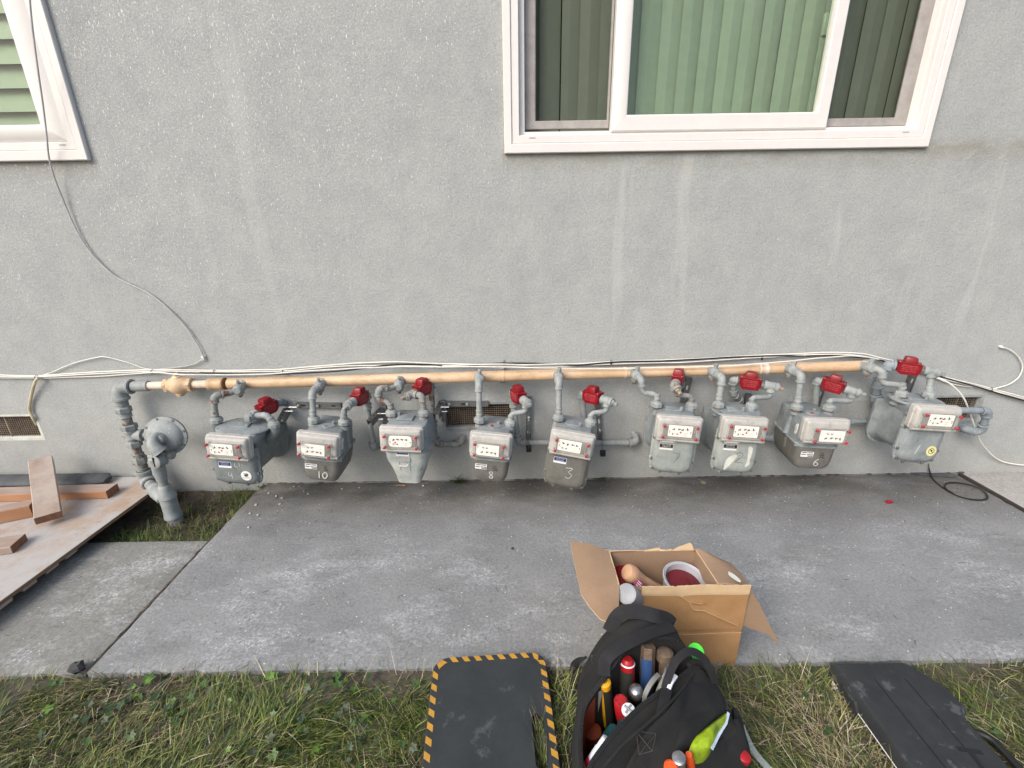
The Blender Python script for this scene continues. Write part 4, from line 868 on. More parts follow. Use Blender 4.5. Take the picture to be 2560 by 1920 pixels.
for i, (nl, nr, H, tilt, yaw) in enumerate(MET):
    A, B = W(nl[0], nl[1]+6, -0.24), W(nr[0], nr[1]+6, -0.24); c = (A+B)/2; big = i == 0
    rot = (0, math.radians(tilt), math.radians(yaw))
    from mathutils import Euler
    Rm = Euler(rot).to_matrix()
    base = c - Rm @ V((0, 0, H+0.0))
    root = empty('gas_meter', base, MLAB[i], 'gas meter', GRP, rot)
    if i == 1: meter_a(root, H, '10', (-0.012, -0.005), -0.004)
    elif i == 3: meter_a(root, H, '8', (-0.008, -0.006), -0.002)
    elif i == 7: meter_a(root, H, '6', (0.012, -0.006), 0.010, -1)
    elif i == 2: meter_c(root, H)
    elif i == 4: meter_b(root, H, 'd', 0, plate=(-0.010, 0.0), num='3', nummat=chalk, face=paint_brown, name='blue', wide=0.228)
    elif i == 5: meter_b(root, H, 'b', 0, plate=(0.004, 0), num='7', nummat=pencil, wide=0.222, yb=0.115)
    elif i == 6:
        fp = meter_b(root, H, 'b', 0, plate=(0.002, 0), num='2', nummat=pencil, flanged=True, wide=0.224, yb=0.125)
        mb = MB(); M = front(0, -0.1475, 0.10)
        for pl in (cr([(-0.052, -0.07, 0), (-0.050, -0.02, 0), (-0.035, 0.008, 0), (-0.008, 0.022, 0), (0.0, 0.012, 0), (-0.012, -0.015, 0), (-0.035, -0.055, 0)], 5, True), cr([(0.048, 0.07, 0), (0.068, 0.06, 0), (0.066, 0.0, 0), (0.068, -0.03, 0), (0.048, -0.045, 0), (0.054, -0.01, 0), (0.050, 0.03, 0)], 5, True)):
            mb.add([(q.x, q.y, 0) for q in pl], [list(range(len(pl)))], pale_mark, M)
        mb.build('scuff_marks', root, local=True, smooth=False)
    elif i == 8:
        fp = meter_b(root, H, 'b', 0, plate=(0.010, 0), flanged=True, face=paint, name=None, wide=0.215)
        mb = MB(); M = front(0.050, -0.1478, 0.085); ci = [(math.cos(k*math.pi/12), math.sin(k*math.pi/12)) for k in range(24)]
        mb.prism([(x*0.024, y*0.028) for x, y in ci], 0.001, sticker_y, M)
        for s_ in range(24):
            j = (s_+1) % 24; mb.add([(ci[s_][0]*0.014, ci[s_][1]*0.016, 0.0014), (ci[j][0]*0.014, ci[j][1]*0.016, 0.0014), (ci[j][0]*0.0115, ci[j][1]*0.0135, 0.0014), (ci[s_][0]*0.0115, ci[s_][1]*0.0135, 0.0014)], [[0, 1, 2, 3]], dial_k, M)
        mb.add([(-0.010, 0.0085, 0.0014), (-0.008, 0.0105, 0.0014), (0.010, -0.0085, 0.0014), (0.008, -0.0105, 0.0014)], [[0, 1, 2, 3]][::1], dial_k, M)
        mb.box((0.0, 0.002, 0.0013), (0.007, 0.010, 0.0006), dial_k, M=M)
        mb.build('round_sticker', root, local=True, smooth=False)
        mb = MB(); mb.box((-0.035, -0.1435, 0.165), (0.062, 0.004, 0.052), paint_dark, bev=0.001); mb.build('blank_nameplate', root, local=True)
        mb = MB(); strokes(mb, [[(-0.012, -0.035), (-0.024, -0.085)]], chalk, front(0, -0.1475, 0.15), 0.0016); mb.build('scratch', root, local=True)
    elif i == 0:
        hw = (B-A).length/2
        meter_b(root, H, 'b', 0, plate=(-0.020, 0), flanged=True, big=True, face=paint_dark, body=paint_dark, wide=0.250, yb=0.165, name='blue', lens_dx=0.0)
        mb = MB(); M = front(0.062, -0.1478, 0.070); ci = [(math.cos(k*math.pi/12), math.sin(k*math.pi/12)) for k in range(24)]
        mb.prism([(x*0.0275, y*0.0275) for x, y in ci], 0.001, sticker_w, M)
        mb.prism([(-0.011, 0.001), (0.011, 0.001), (0.011, 0.014), (-0.011, 0.014)], 0.0014, dial_k, M); mb.prism([(-0.006, -0.004), (0.006, -0.004), (0.009, 0.001), (-0.009, 0.001)], 0.0014, dial_k, M)
        mb.text('811', 0.013, sticker_y, M @ Matrix.Translation((0, 0.0078, 0.0016)), 0.0001)
        for yy, s_ in ((-0.008, 'KNOW WHAT\'S BELOW'), (-0.014, 'CALL BEFORE YOU DIG')): mb.text(s_, 0.0038, dial_k, M @ Matrix.Translation((0, yy, 0.0012)), 0.0001)
        mb.build('round_sticker', root, local=True, smooth=False)
        mb = MB(); M = front(0, -0.1475, 0.085)
        strokes(mb, [[(0.012, 0.055), (0.010, 0.035), (0.024, 0.033)], [(0.034, 0.056), (0.034, 0.036)], [(0.048, 0.050), (0.049, 0.044)]], chalk, M, 0.0013); digits(mb, '4', -0.02, -0.02, 0.034, chalk, M, 0.0012); mb.build('chalk_marks', root, local=True)
        for s_, q in ((-1, A), (1, B)):
            mb = MB(); lp = Rm.inverted() @ (q-base)
            mb.tube(cr([lp+V((0, 0, 0)), lp+V((0, 0, -0.035)), V((s_*0.095, lp.y+0.01, lp.z-0.085)), V((s_*0.07, lp.y+0.02, lp.z-0.10))], 6), 0.024, paint_dark, 16); mb.build('side_neck', root, local=True)
    for q in (A, B):
        mb = MB(); lp = Rm.inverted() @ (q-base); swivel_nut(mb, lp.x, lp.y, lp.z); mb.build('swivel_nut', root, local=True)
    NUTS.append((A+V((0, 0, 0.015)), B+V((0, 0, 0.015))))

# ------------------------------------------------------------------ inlets: header -> stop cock -> left nut
INL = [  # tee px, cock px, path [(px,py,y,kind)], radius, material
 ((612, 961), (598, 971), [(574, 983, -0.19, 's'), (536, 989, -0.24, 'e'), (536, 1026, -0.24, 's')], 0.0155, pipe_rusty),
 ((809, 950), (798, 966), [(780, 980, -0.225, 'e')], 0.0152, pipe_grey),
 ((1005, 945), (998, 962), [(975, 972, -0.20, 's'), (946, 970, -0.235, 'e'), (946, 999, -0.235, 's'), (974, 1007, -0.24, 's')], 0.0142, pipe_rusty),
 ((1195, 934), (1198, 946), [(1197, 962, -0.225, 'e')], 0.0152, pipe_grey),
 ((1395, 928), (1396, 941), [(1398, 956, -0.225, 'e')], 0.0152, pipe_grey),
 ((1584, 927), (1590, 938), [(1604, 949, -0.225, 'e'), (1606, 982, -0.225, 's'), (1641, 986, -0.235, 's')], 0.0142, pipe_grey),
 ((1774, 921), (1785, 931), [(1806, 944, -0.225, 'e')], 0.0162, pipe_grey),
 ((1966, 916), (1979, 925), [(2004, 938, -0.225, 'e')], 0.0162, pipe_grey),
 ((2150, 911), (2173, 920), [(2207, 927, -0.215, 'e'), (2204, 958, -0.22, 's'), (2252, 963, -0.235, 's')], 0.0148, pipe_grey)]
WHO = ['leftmost meter', 'meter painted with a ten', 'pale streaky meter', 'meter painted with an eight', 'meter marked with a three', 'meter left of the cream-scuffed one', 'cream-scuffed meter', 'meter painted with a six', 'rightmost meter']
SHP = ['rust stained inlet pipe bending left', 'straight grey inlet pipe', 'rust stained inlet pipe with S-bend', 'straight grey inlet pipe', 'straight grey inlet pipe', 'grey inlet pipe with an S-bend', 'straight grey inlet pipe', 'straight grey inlet pipe', 'grey inlet pipe with an S-bend']
for i, (tp, vp, path, r, m_) in enumerate(INL):
    P0 = hp(tp[0]); P1 = W(vp[0], vp[1], -0.155); nut = NUTS[i][0]
    e = empty('inlet_pipe', (nut.x, nut.y, nut.z), '%s feeding the %s' % (SHP[i], WHO[i]), 'pipe', 'inlet pipes from the cream pipe down to the meters')
    d = (P1-P0).normalized(); mb = MB()
    mb.lathe(P0+d*0.018, d, [(0, 0.026), (0.012, 0.026), (0.016, 0.021), ((P1-P0).length-0.018, 0.020)], m_ if i else pipe_grey, 16)
    mb.lathe(P1-d*0.034, d, [(0, 0.018), (0.004, 0.024), (0.018, 0.025), (0.034, 0.028), (0.05, 0.025), (0.064, 0.023), (0.068, 0.018)], pipe_grey, 16)
    q = V((0.10, -0.12, 1)).normalized()
    mb.lathe(P1+q*0.036, -q, [(0, 0.009), (0.010, 0.011), (0.012, 0.019), (0.03, 0.022), (0.060, 0.022), (0.066, 0.020), (0.068, 0.015), (0.074, 0.014)], pipe_grey, 14)
    sq = Matrix.Translation(P1+q*0.043) @ Matrix.Rotation(0.5, 4, 'Z'); mb.box((0, 0, 0), (0.014, 0.020, 0.016), pipe_grey, M=sq, bev=0.002)
    mb.hexa(P1-q*0.037, -q, 0.0105, 0.013, rust); mb.build('stop_cock', e)
    pts = [P1] + [W(a_, b_, y) for a_, b_, y, k in path] + [nut]; ks = 's' + ''.join(k for *_, k in path) + 's'
    mb = MB(); piperun(mb, pts, r, ks, m_); coupling(mb, nut+V((0, 0, 0.02))+(pts[-2]-nut).normalized()*0.015, pts[-2]-nut, r*1.18, 0.03, m_)
    mb.build('pipe', e)
# ------------------------------------------------------------------ outlets: right nut -> S bend -> tee -> seismic valve -> house line
def redvalve(root):
    mb = MB()
    prof = [(-0.052, 0), (-0.052, 0.024), (-0.044, 0.028), (0.044, 0.028), (0.052, 0.024), (0.052, 0), (0.044, -0.030), (-0.030, -0.034), (-0.046, -0.022)]
    L = []
    for y, s_ in ((-0.027, 0.96), (-0.025, 1.0), (0.025, 1.0), (0.027, 0.96)): L.append([(x*s_, y, z*s_) for x, z in prof])
    mb.loft(L, valve_red)
    mb.box((0, 0, 0.030), (0.106, 0.058, 0.006), valve_red, bev=0.0015)
    body_ = mb.build('valve_body', root, local=True)
    mb = MB(); L = []
    for z, e_ in ((0.033, 0), (0.054, 0.001), (0.060, 0.004), (0.062, 0.010)): L.append([(x, y, z) for x, y in rrect(0.056-2*e_, 0.050-2*e_, 0.006, 2)])
    mb.loft(L, valve_red); mb.build('dome', root, local=True)
    for x in (-0.046, 0.046):
        for y in (-0.024, 0.024): mb = MB(); mb.lathe((x, y, 0.0325), (0, 0, 1), [(0, 0.003), (0.003, 0.0028)], bright, 8); mb.build('screw', root, local=True)
    mb = MB(); lab_m = MATS.get('valve_lettering') or mat('valve_lettering', (0.50, 0.10, 0.11), 0.5, bump=0)
    for s_ in (-1, 1):
        M = Matrix.Translation((0, s_*0.0272, 0.0)) @ (FRONT if s_ < 0 else Matrix.Rotation(math.pi, 4, 'Z') @ FRONT)
        for yy, t, sz in ((0.018, 'EARTHQUAKE', 0.0105), (0.008, 'GAS SHUTOFF VALVE', 0.0078), (-0.002, 'DO NOT REMOVE', 0.0075), (-0.012, 'CALL BEFORE RESET', 0.0070)):
            mb.text(t, sz, lab_m, M @ Matrix.Translation((0, yy, 0)), 0.0002)
    mb.build('lettering', root, local=True, smooth=False)
    for s_ in (-1, 1):
        mb = MB(); mb.hexa((s_*0.050, 0, -0.006), (s_, 0, 0), 0.0215, 0.016, steel); mb.lathe((s_*0.064, 0, -0.006), (s_, 0, 0), [(0, 0.017), (0.02, 0.017)], steel, 12); mb.build('hex_neck', root, local=True)
OUT = [ # house elbow (px,py,y), tee(px,py,y), plug(px,py,y), path tee->nut, house path from elbow, r
 ((700, 1004, -0.06), (628, 1040, -0.22), (619, 1048, -0.275), [(668, 1037, -0.24, 's')], [(716, 1010, 0.01)], 0.0175),
 ((918, 986, -0.07), (876, 1008, -0.235), (868, 1016, -0.262), [(860, 1026, -0.245, 's')], [(918, 1015, -0.07), (933, 1118, -0.07), (944, 1118, 0.01)], 0.0165),
 ((1077, 962, -0.07), (1030, 986, -0.215), (1005, 998, -0.262), [(1055, 988, -0.235, 'e')], [(1083, 1060, -0.07), (1090, 1110, -0.06), (1139, 1110, -0.05), (1152, 1106, -0.04), (1160, 1088, 0.01)], 0.0145),
 ((1281, 980, -0.07), (1314, 1004, -0.235), (1319, 1008, -0.262), [(1317, 1028, -0.245, 's'), (1278, 1034, -0.24, 's')], [(1283, 1010, -0.07), (1296, 1107, -0.07), (1440, 1107, -0.06), (1584, 1107, -0.05), (1592, 1098, -0.04), (1583, 1082, 0.01)], 0.0140),
 ((1454, 985, -0.10), (1517, 1001, -0.215), (1535, 1008, -0.245), [(1518, 1028, -0.22, 's'), (1478, 1033, -0.24, 's')], [(1462, 1060, -0.08), (1466, 1095, -0.06)], 0.0140),
 ((1700, 941, -0.07), (1687, 962, -0.235), (1694, 974, -0.262), [(1686, 986, -0.245, 's'), (1728, 990, -0.24, 's')], [(1702, 960, -0.03), (1700, 975, 0.01)], 0.0140),
 ((1832, 950, -0.12), (1927, 965, -0.20), (1953, 972, -0.215), [(1926, 993, -0.205, 's'), (1880, 994, -0.24, 's')], [(1833, 985, -0.11), (1848, 1000, -0.06), (1852, 1012, 0.01)], 0.0140),
 ((2044, 952, -0.11), (2129, 978, -0.21), (2160, 986, -0.235), [(2129, 1003, -0.21, 's'), (2074, 1001, -0.24, 's')], [(2034, 1040, -0.09), (2034, 1090, 0.01)], 0.0145),
 ((2222, 912, -0.10), (2328, 929, -0.185), (2358, 936, -0.20), [(2325, 962, -0.20, 's')], [(2196, 958, -0.09), (2188, 1001, -0.08), (2192, 1010, 0.01)], 0.0165)]
for i, (he, tp, pp, path, hpth, r) in enumerate(OUT):
    E_, T_, Pg = W(*he), W(*tp), W(*pp); nut = NUTS[i][1]; d = (T_-E_).normalized(); mid = E_+d*((T_-E_).length*0.46)
    m_ = pipe_rusty if i in (2, 5) else pipe_grey
    e = empty('outlet_pipe', (nut.x, nut.y, nut.z), 'outlet pipe with plugged tee on the right of the %s' % WHO[i], 'pipe', 'outlet pipes between the meters and the red valves')
    mb = MB(); pts = [T_] + [W(a_, b_, y) for a_, b_, y, k in path] + [nut]; ks = 's'+''.join(k for *_, k in path)+'s'
    piperun(mb, pts, r*0.93, ks, m_); coupling(mb, nut+(pts[-2]-nut).normalized()*0.02, pts[-2]-nut, r*1.15, 0.03, m_); mb.build('s_bend', e)
    mb = MB(); vx0 = mid+d*0.066
    g = (Pg-T_).normalized()
    mb.lathe(vx0, d, [(0, 0.018), (max(0.01, (T_-vx0).length), 0.018)], steel if i > 5 else m_, 14)
    mb.lathe(T_-d*0.032, d, [(0, 0.020), (0.003, 0.0245), (0.014, 0.0245), (0.018, 0.022), (0.050, 0.022), (0.052, 0.018)], m_, 16)
    mb.lathe(T_, g, [(0, 0.022), (0.020, 0.022), (0.022, 0.0245), (0.034, 0.0245), (0.036, 0.018)], m_, 16)
    mb.lathe(T_, (pts[1]-T_), [(0, 0.021), (0.022, 0.021), (0.024, 0.0225), (0.032, 0.0225), (0.034, 0.017)], m_, 16); mb.build('tee', e)
    pk_ = 1.35 if i == 0 else 1.0; mb = MB(); mb.hexa(T_+g*0.034, g, 0.0165*pk_, 0.010, brass if i in (5, 6) else m_); mb.box((0, 0, 0), (0.017*pk_, 0.017*pk_, 0.022), brass if i in (5, 6) else m_, M=Matrix.Translation(T_+g*0.054) @ g.to_track_quat('Z', 'Y').to_matrix().to_4x4(), bev=0.002); mb.build('plug', e)
    e = empty('house_pipe', (E_.x, E_.y, E_.z), 'house pipe into the wall behind the %s' % WHO[i], 'pipe', 'house lines going into the wall behind the meters')
    mb = MB(); pm_ = pipe_rusty if i == 2 else (pipe_grey if i not in (0, 8) else pipe_shaded)
    piperun(mb, [mid-d*0.066, E_] + [W(*q) for q in hpth], 0.0165 if i != 8 else 0.021, 'se'+'s'*0+'e'*(len(hpth)-1)+'s', pm_); mb.build('pipe', e)
    rx = d; rz = (V((0, 0, 1)) - d*d.z).normalized(); ry = rz.cross(rx)
    rm = Matrix((rx, ry, rz)).transposed().to_4x4(); eu = rm.to_euler()
    ve = empty('seismic_valve', mid, 'red shut-off valve above the %s' % WHO[i], 'valve', 'red seismic shut-off valves', tuple(eu)); redvalve(ve)
# loose house pipes low on the wall
def loosepipe(pts, r, label, m_=pipe_shaded):
    P = [W(*q) for q in pts]; mb = MB(); piperun(mb, P, r, 's'+'e'*(len(P)-2)+'s', m_)
    tag(mb.build('house_pipe', loc=tuple(P[0])), label, 'pipe', 'house lines going into the wall behind the meters')
loosepipe([(2330, 1030, 0.01), (2330, 1024, -0.13), (2470, 1027, -0.13), (2452, 1081, -0.10), (2412, 1073, -0.09), (2405, 1068, 0.01)], 0.0175, 'grey looped house pipe bending back into the wall below the right vent')
loosepipe([(1960, 1096, 0.01), (1955, 1096, -0.05), (1912, 1095, -0.05), (1906, 1092, 0.01)], 0.0165, 'short bluish pipe low on the wall between meters 2 and 6')
loosepipe([(2105, 1053, 0.01), (2108, 1053, -0.05), (2176, 1054, -0.05), (2180, 1056, 0.01)], 0.0145, 'short bluish pipe low on the wall right of meter 6')

# ------------------------------------------------------------------ slotted steel brackets
def strut(name, label, a_, b_, width, y=-0.012, slots=2, bolts=(), thick=0.022, hang=None):
    """flat slotted strut on the wall between two pixels' wall points"""
    A, B = W(a_[0], a_[1], y), W(b_[0], b_[1], y); d = (B-A); L_ = d.length; d.normalize()
    n_ = V((0, -1, 0)); s_ = n_.cross(d).normalized(); M = Matrix((d, s_, n_)).transposed().to_4x4(); M.translation = A
    root = empty(name, A, label, 'bracket', 'slotted steel brackets holding the meter pipes')
    mb = MB(); t = thick
    L = [[(x, -width/2, -t/2), (x, width/2, -t/2), (x, width/2, t/2), (x, width/2-0.004, t/2+0.0001), (x, width/2-0.0045, t/2-0.004), (x, -width/2+0.0045, t/2-0.004), (x, -width/2+0.004, t/2+0.0001), (x, -width/2, t/2)] for x in (0, L_)]
    mb.M = M; mb.loft(L, steel); mb.build('rail', root)
    mb = MB(); mb.M = M
    for k in range(slots):
        x = L_*(k+0.5)/slots; mb.prism([(x+px_, py_) for px_, py_ in rrect(0.026, 0.009, 0.0044, 3)], 0.001, pale_mark if slots < 3 else black, Matrix.Translation((0, 0, t/2-0.0038)))  # flat plates coloured as slots, black stands for the shade inside
    mb.build('slots', root, smooth=False)
    for x in bolts:
        mb = MB(); mb.M = M; mb.hexa((L_*x, 0, t/2-0.004), (0, 0, 1), 0.010, 0.008, bright); mb.lathe((L_*x, 0, t/2+0.003), (0, 0, 1), [(0, 0.0045), (0.010, 0.0045)], bright, 8); mb.build('bolt', root)
    if hang:
        C = W(*hang[0]); mb = MB(); mb.box(tuple(C), (0.030, 0.026, 0.034), black, bev=0.004); mb.build('end_block', root)
        mb = MB(); mb.tube(cr([C+V((0, 0, 0.017)), C+V((-0.005, 0.01, 0.05)), C+V((0, 0.03, 0.10)), B+V((0, -0.01, 0))], 5), 0.003, steel, 8); mb.build('hook_wire', root)
strut('pipe_bracket', 'horizontal dark steel bracket with two bolts above meter 10', (741, 1012), (853, 1014), 0.030, slots=3, bolts=(0.06, 0.49))
strut('pipe_bracket', 'horizontal dark steel bracket along the top of the middle vent', (1096, 1009), (1221, 1009), 0.028, slots=3, bolts=(0.22, 0.58))
strut('pipe_bracket', 'vertical steel bracket right of meter eight with a black hanging block', (1322, 992), (1321, 1097), 0.030, slots=1, bolts=(0.47, 0.83), hang=((1322, 1122, -0.10),))
strut('pipe_bracket', 'vertical steel bracket right of meter three with a black hanging block', (1493, 1003), (1501, 1100), 0.028, slots=1, bolts=(0.32, 0.73), hang=((1507, 1133, -0.10),))
strut('pipe_bracket', 'leaning steel bracket behind the meter with the faint 7', (1722, 943), (1700, 1040), 0.034, slots=2)
strut('pipe_bracket', 'short steel bracket behind the meter with the pencilled 2', (1872, 985), (1862, 1045), 0.034, slots=1)
strut('pipe_bracket', 'steel bracket on the wall behind meter 6', (2056, 960), (2028, 1050), 0.034, slots=2)
strut('pipe_bracket', 'steel bracket below the red valve of the rightmost meter', (2283, 935), (2258, 1000), 0.036, slots=2)
def arm(label, a_, b_, pins):
    A, B = W(*a_), W(*b_); root = empty('bracket_arm', A, label, 'bracket', 'perforated arms reaching out from the wall')
    d = (B-A); L_ = d.length; d.normalize(); s_ = d.cross(V((0, 0, 1))).normalized(); u = s_.cross(d); M = Matrix((d, s_, u)).transposed().to_4x4(); M.translation = A
    mb = MB(); mb.M = M; mb.box((L_/2, 0, 0), (L_, 0.030, 0.003), steel); mb.box((L_/2, 0.0165, -0.016), (L_, 0.003, 0.032), steel); mb.box((L_/2, -0.0165, -0.016), (L_, 0.003, 0.032), steel); mb.build('channel', root, smooth=False)
    mb = MB(); mb.M = M
    n_ = max(3, int(L_/0.028))
    for k in range(n_): mb.prism([(L_*(k+0.5)/n_+math.cos(t*math.pi/5)*0.005, math.sin(t*math.pi/5)*0.004) for t in range(10)], 0.0006, black, Matrix.Translation((0, 0, 0.0016)))  # black plates on the surface, the holes' shade put in the colour
    mb.build('holes', root, smooth=False)
    for q in pins:
        mb = MB(); p_ = W(*q); mb.tube([p_, p_+V((0.045, 0, 0.0))], 0.0035, bright, 8); mb.hexa(p_+V((0.01, 0, 0)), (1, 0, 0), 0.007, 0.006, bright); mb.build('threaded_rod', root)
    if 'leftmost' not in label: mb = MB(); mb.box((B.x+0.012, -0.012, B.z-0.05), (0.030, 0.018, 0.13), steel, bev=0.002); mb.build('wall_plate', root)
arm('perforated steel arm reaching from the wall between meter 10 and the pale meter', (922, 1052, -0.13), (954, 1020, -0.02), [(944, 1034, -0.08), (938, 1048, -0.08)])
arm('perforated steel arm left of the middle vent, with two threaded rods', (1090, 1036, -0.13), (1102, 1008, -0.02), [(1102, 1018, -0.08), (1098, 1029, -0.08)])
arm('dark steel arm behind the leftmost meter holding its red valve', (700, 1050, -0.13), (716, 1020, -0.02), [(722, 1018, -0.07), (712, 1028, -0.08)])

# ================================================================== CABLES
def cable(label, pts, r, m_, y=-0.012, group='cables clipped along the wall', n=6, name='cable'):
    P = [W(q[0], q[1], q[2] if len(q) > 2 else y) for q in pts]; P = cr(P, n)
    P = [p + V((0, noise.noise(p*4)*0.002, noise.noise(p*6+V((9, r*999, 0)))*0.0025)) for p in P]
    mb = MB(); mb.tube(P, r, m_, 8); o = mb.build(name, loc=tuple(P[0])); tag(o, label, 'cable', group); return o
cable('white cable, uppermost of the bundle above the cream pipe', [(-40, 936), (91, 939), (240, 930), (381, 924), (535, 926), (650, 925), (720, 922), (868, 909), (994, 905), (1120, 910), (1255, 912, -0.06), (1443, 909), (1540, 904), (1688, 899), (1835, 892), (1960, 886), (2079, 881), (2154, 884), (2200, 895), (2245, 905), (2290, 920), (2362, 942), (2474, 970), (2600, 1004)], 0.0038, cable_w, -0.014)
cable('white cable, lowest of the bundle, lying in front of the cream pipe', [(-40, 944), (91, 945), (240, 941), (381, 931, -0.03), (450, 936, -0.14), (535, 937, -0.12), (640, 936, -0.12), (720, 931, -0.122), (868, 921, -0.122), (1000, 917, -0.122), (1120, 917, -0.122), (1252, 917, -0.124), (1382, 920, -0.122), (1540, 921, -0.122), (1667, 919, -0.122), (1814, 915, -0.122), (1960, 904, -0.122), (2079, 893, -0.11), (2139, 890, -0.08), (2200, 900, -0.02), (2303, 930), (2476, 974), (2600, 1010)], 0.0036, cable_w)
cable('white cable, middle one of the bundle behind the cream pipe', [(-40, 940), (91, 942), (381, 928), (535, 930), (720, 927), (868, 914), (1100, 915), (1252, 910, -0.07), (1382, 916), (1560, 909), (1700, 906), (1900, 894), (2100, 886), (2200, 899), (2303, 932), (2420, 962), (2600, 1007)], 0.0034, cable_w, -0.020)
cable('black cable running through the white bundle above the cream pipe', [(500, 931), (620, 936, -0.05), (720, 935, -0.1), (868, 925, -0.11), (960, 914, -0.08), (1060, 911), (1120, 916), (1200, 912), (1252, 908, -0.06), (1330, 908), (1443, 913), (1500, 908), (1560, 904), (1660, 902), (1835, 893), (1960, 890), (2100, 890), (2180, 897), (2230, 908), (2300, 926), (2400, 955), (2476, 977), (2600, 1014)], 0.0040, cable_k, -0.022)
cable('grey cable hanging down from above the left window, loosely curving', [(70, -60, -0.10), (74, 0, -0.10), (80, 60, -0.095), (87, 116, -0.09), (97, 190, -0.08), (107, 260, -0.07), (116, 335, -0.06), (124, 402, -0.045), (150, 480, -0.02), (202, 596), (278, 683), (382, 740), (463, 816), (509, 891), (500, 902), (471, 914), (388, 924)], 0.0036, cable_g, group='single loose cables on the wall')
cable('thin cable looping up from the bundle near the left vent', [(95, 942), (130, 930), (165, 915), (200, 903), (241, 894), (266, 893), (324, 907), (362, 921), (400, 925)], 0.0028, cable_w, group='single loose cables on the wall')
cable('thick yellowed cable dropping from the bundle into the left vent', [(96, 944, -0.03), (89, 952, -0.03), (82, 975, -0.02), (77, 1000), (74, 1025), (83, 1046), (92, 1062, 0.02)], 0.0078, mat('cable_yellowed', (0.50, 0.44, 0.30), 0.6, bump=0.5, bscale=60), group='single loose cables on the wall')
cable('white cable dropping behind the looped pipe to the lower right wall', [(2320, 940, -0.02), (2345, 945, -0.04), (2377, 960, -0.08), (2407, 991, -0.10), (2424, 1030, -0.10), (2440, 1075, -0.08), (2455, 1110, -0.05), (2491, 1146, -0.02), (2530, 1159), (2600, 1166)], 0.0042, cable_w, group='single loose cables on the wall')
cable('white cable curving up to a clip at the far right of the wall', [(2476, 974), (2500, 968), (2522, 961), (2545, 945), (2556, 920), (2550, 898), (2535, 881), (2515, 870), (2503, 869)], 0.0036, cable_w, group='single loose cables on the wall')
cable('thin white cable stub looping under the bundle at right', [(2290, 922, -0.03), (2330, 940), (2365, 955), (2400, 964), (2430, 968)], 0.0028, cable_w, group='single loose cables on the wall')
def tie(px, py, label, s_=0.010, m_=cable_k, y=-0.02):
    c_ = W(px, py, y); mb = MB(); mb.tube([c_+V((0.003*math.sin(t*0.7), math.cos(t*math.pi/6)*s_*0.9, math.sin(t*math.pi/6)*s_*1.25)) for t in range(13)], 0.0016, m_, 6)
    mb.box(tuple(c_+V((0.002, -s_*0.8, -0.006))), (0.006, 0.006, 0.008), m_); tag(mb.build('cable_tie', loc=tuple(c_)), label, 'cable tie', 'ties round the cable bundle')
for px, py, lb in ((92, 943, 'black tie on the cable bundle above the left vent'), (381, 929, 'black tie on the cable bundle above the supply riser elbow'), (536, 930, 'black tie on the cable bundle left of the leftmost stop cock'), (708, 931, 'black tie on the cable bundle above the leftmost meter'), (1527, 905, 'tie on the cable bundle between meter 3 and the one with the faint 7'), (1904, 894, 'tie on the cable bundle above meter 2'), (2477, 974, 'black tie where the right loop joins the cable bundle')):
    tie(px, py, lb)
for px, py, lb in ((509, 893, 'white cable clip holding the hanging cable to the wall'), (2503, 866, 'grey cable clip at the far right of the wall')):
    c_ = W(px, py, -0.006); mb = MB(); mb.box(tuple(c_), (0.022, 0.012, 0.012), cable_w, bev=0.002); mb.lathe(c_+V((0.008, -0.006, 0.004)), (0, -1, 0), [(0, 0.004), (0.003, 0.003)], bright, 8); tag(mb.build('cable_clip', loc=tuple(c_)), lb, 'clip', 'cable clips on the wall')

# ================================================================== LEFT: board ramp and lumber
def poly_board(mb, poly, z0, z1, mtop, medge, bev=0.002):
    n = len(poly); cx = sum(p[0] for p in poly)/n; cy = sum(p[1] for p in poly)/n
    lo_ = [(x, y, z0) for x, y in poly]; hi = [(x, y, z1-bev) for x, y in poly]
    tp_ = [(x+(cx-x)*0.003, y+(cy-y)*0.003, z1) for x, y in poly]
    mb.loft([lo_, hi], medge, True, False); mb.loft([hi, tp_], mtop, False, True)
ramp_poly = [(-3.60, -1.16), (-2.102, -1.16)] + [(-2.102+0.004*noise.noise(V((k, 0, 0)))+0.0014*k, -1.16+k*0.0485) for k in range(1, 20)] + [(-2.072, -0.19), (-2.15, -0.10), (-2.26, -0.012), (-3.60, -0.012)]
e = empty('plywood_ramp', (-2.7, -0.6, 0.0), 'dusty plywood ramp on battens at the lower left, lumber lying on it', 'ramp')
mb = MB(); poly_board(mb, ramp_poly, 0.052, 0.070, plywood, ply_edge); mb.build('plywood_sheet', e, smooth=False)
for k, y in enumerate((-1.08, -0.965, -0.86, -0.755, -0.66)):
    mb = MB(); mb.box((-2.62, y, 0.040), (1.03, 0.060, 0.020), lumber_raw, bev=0.002); mb.build('batten', e)
mb = MB(); mb.box((-2.55, -0.62, 0.0135), (0.09, 1.05, 0.029), lumber, bev=0.002); mb.build('batten', e)
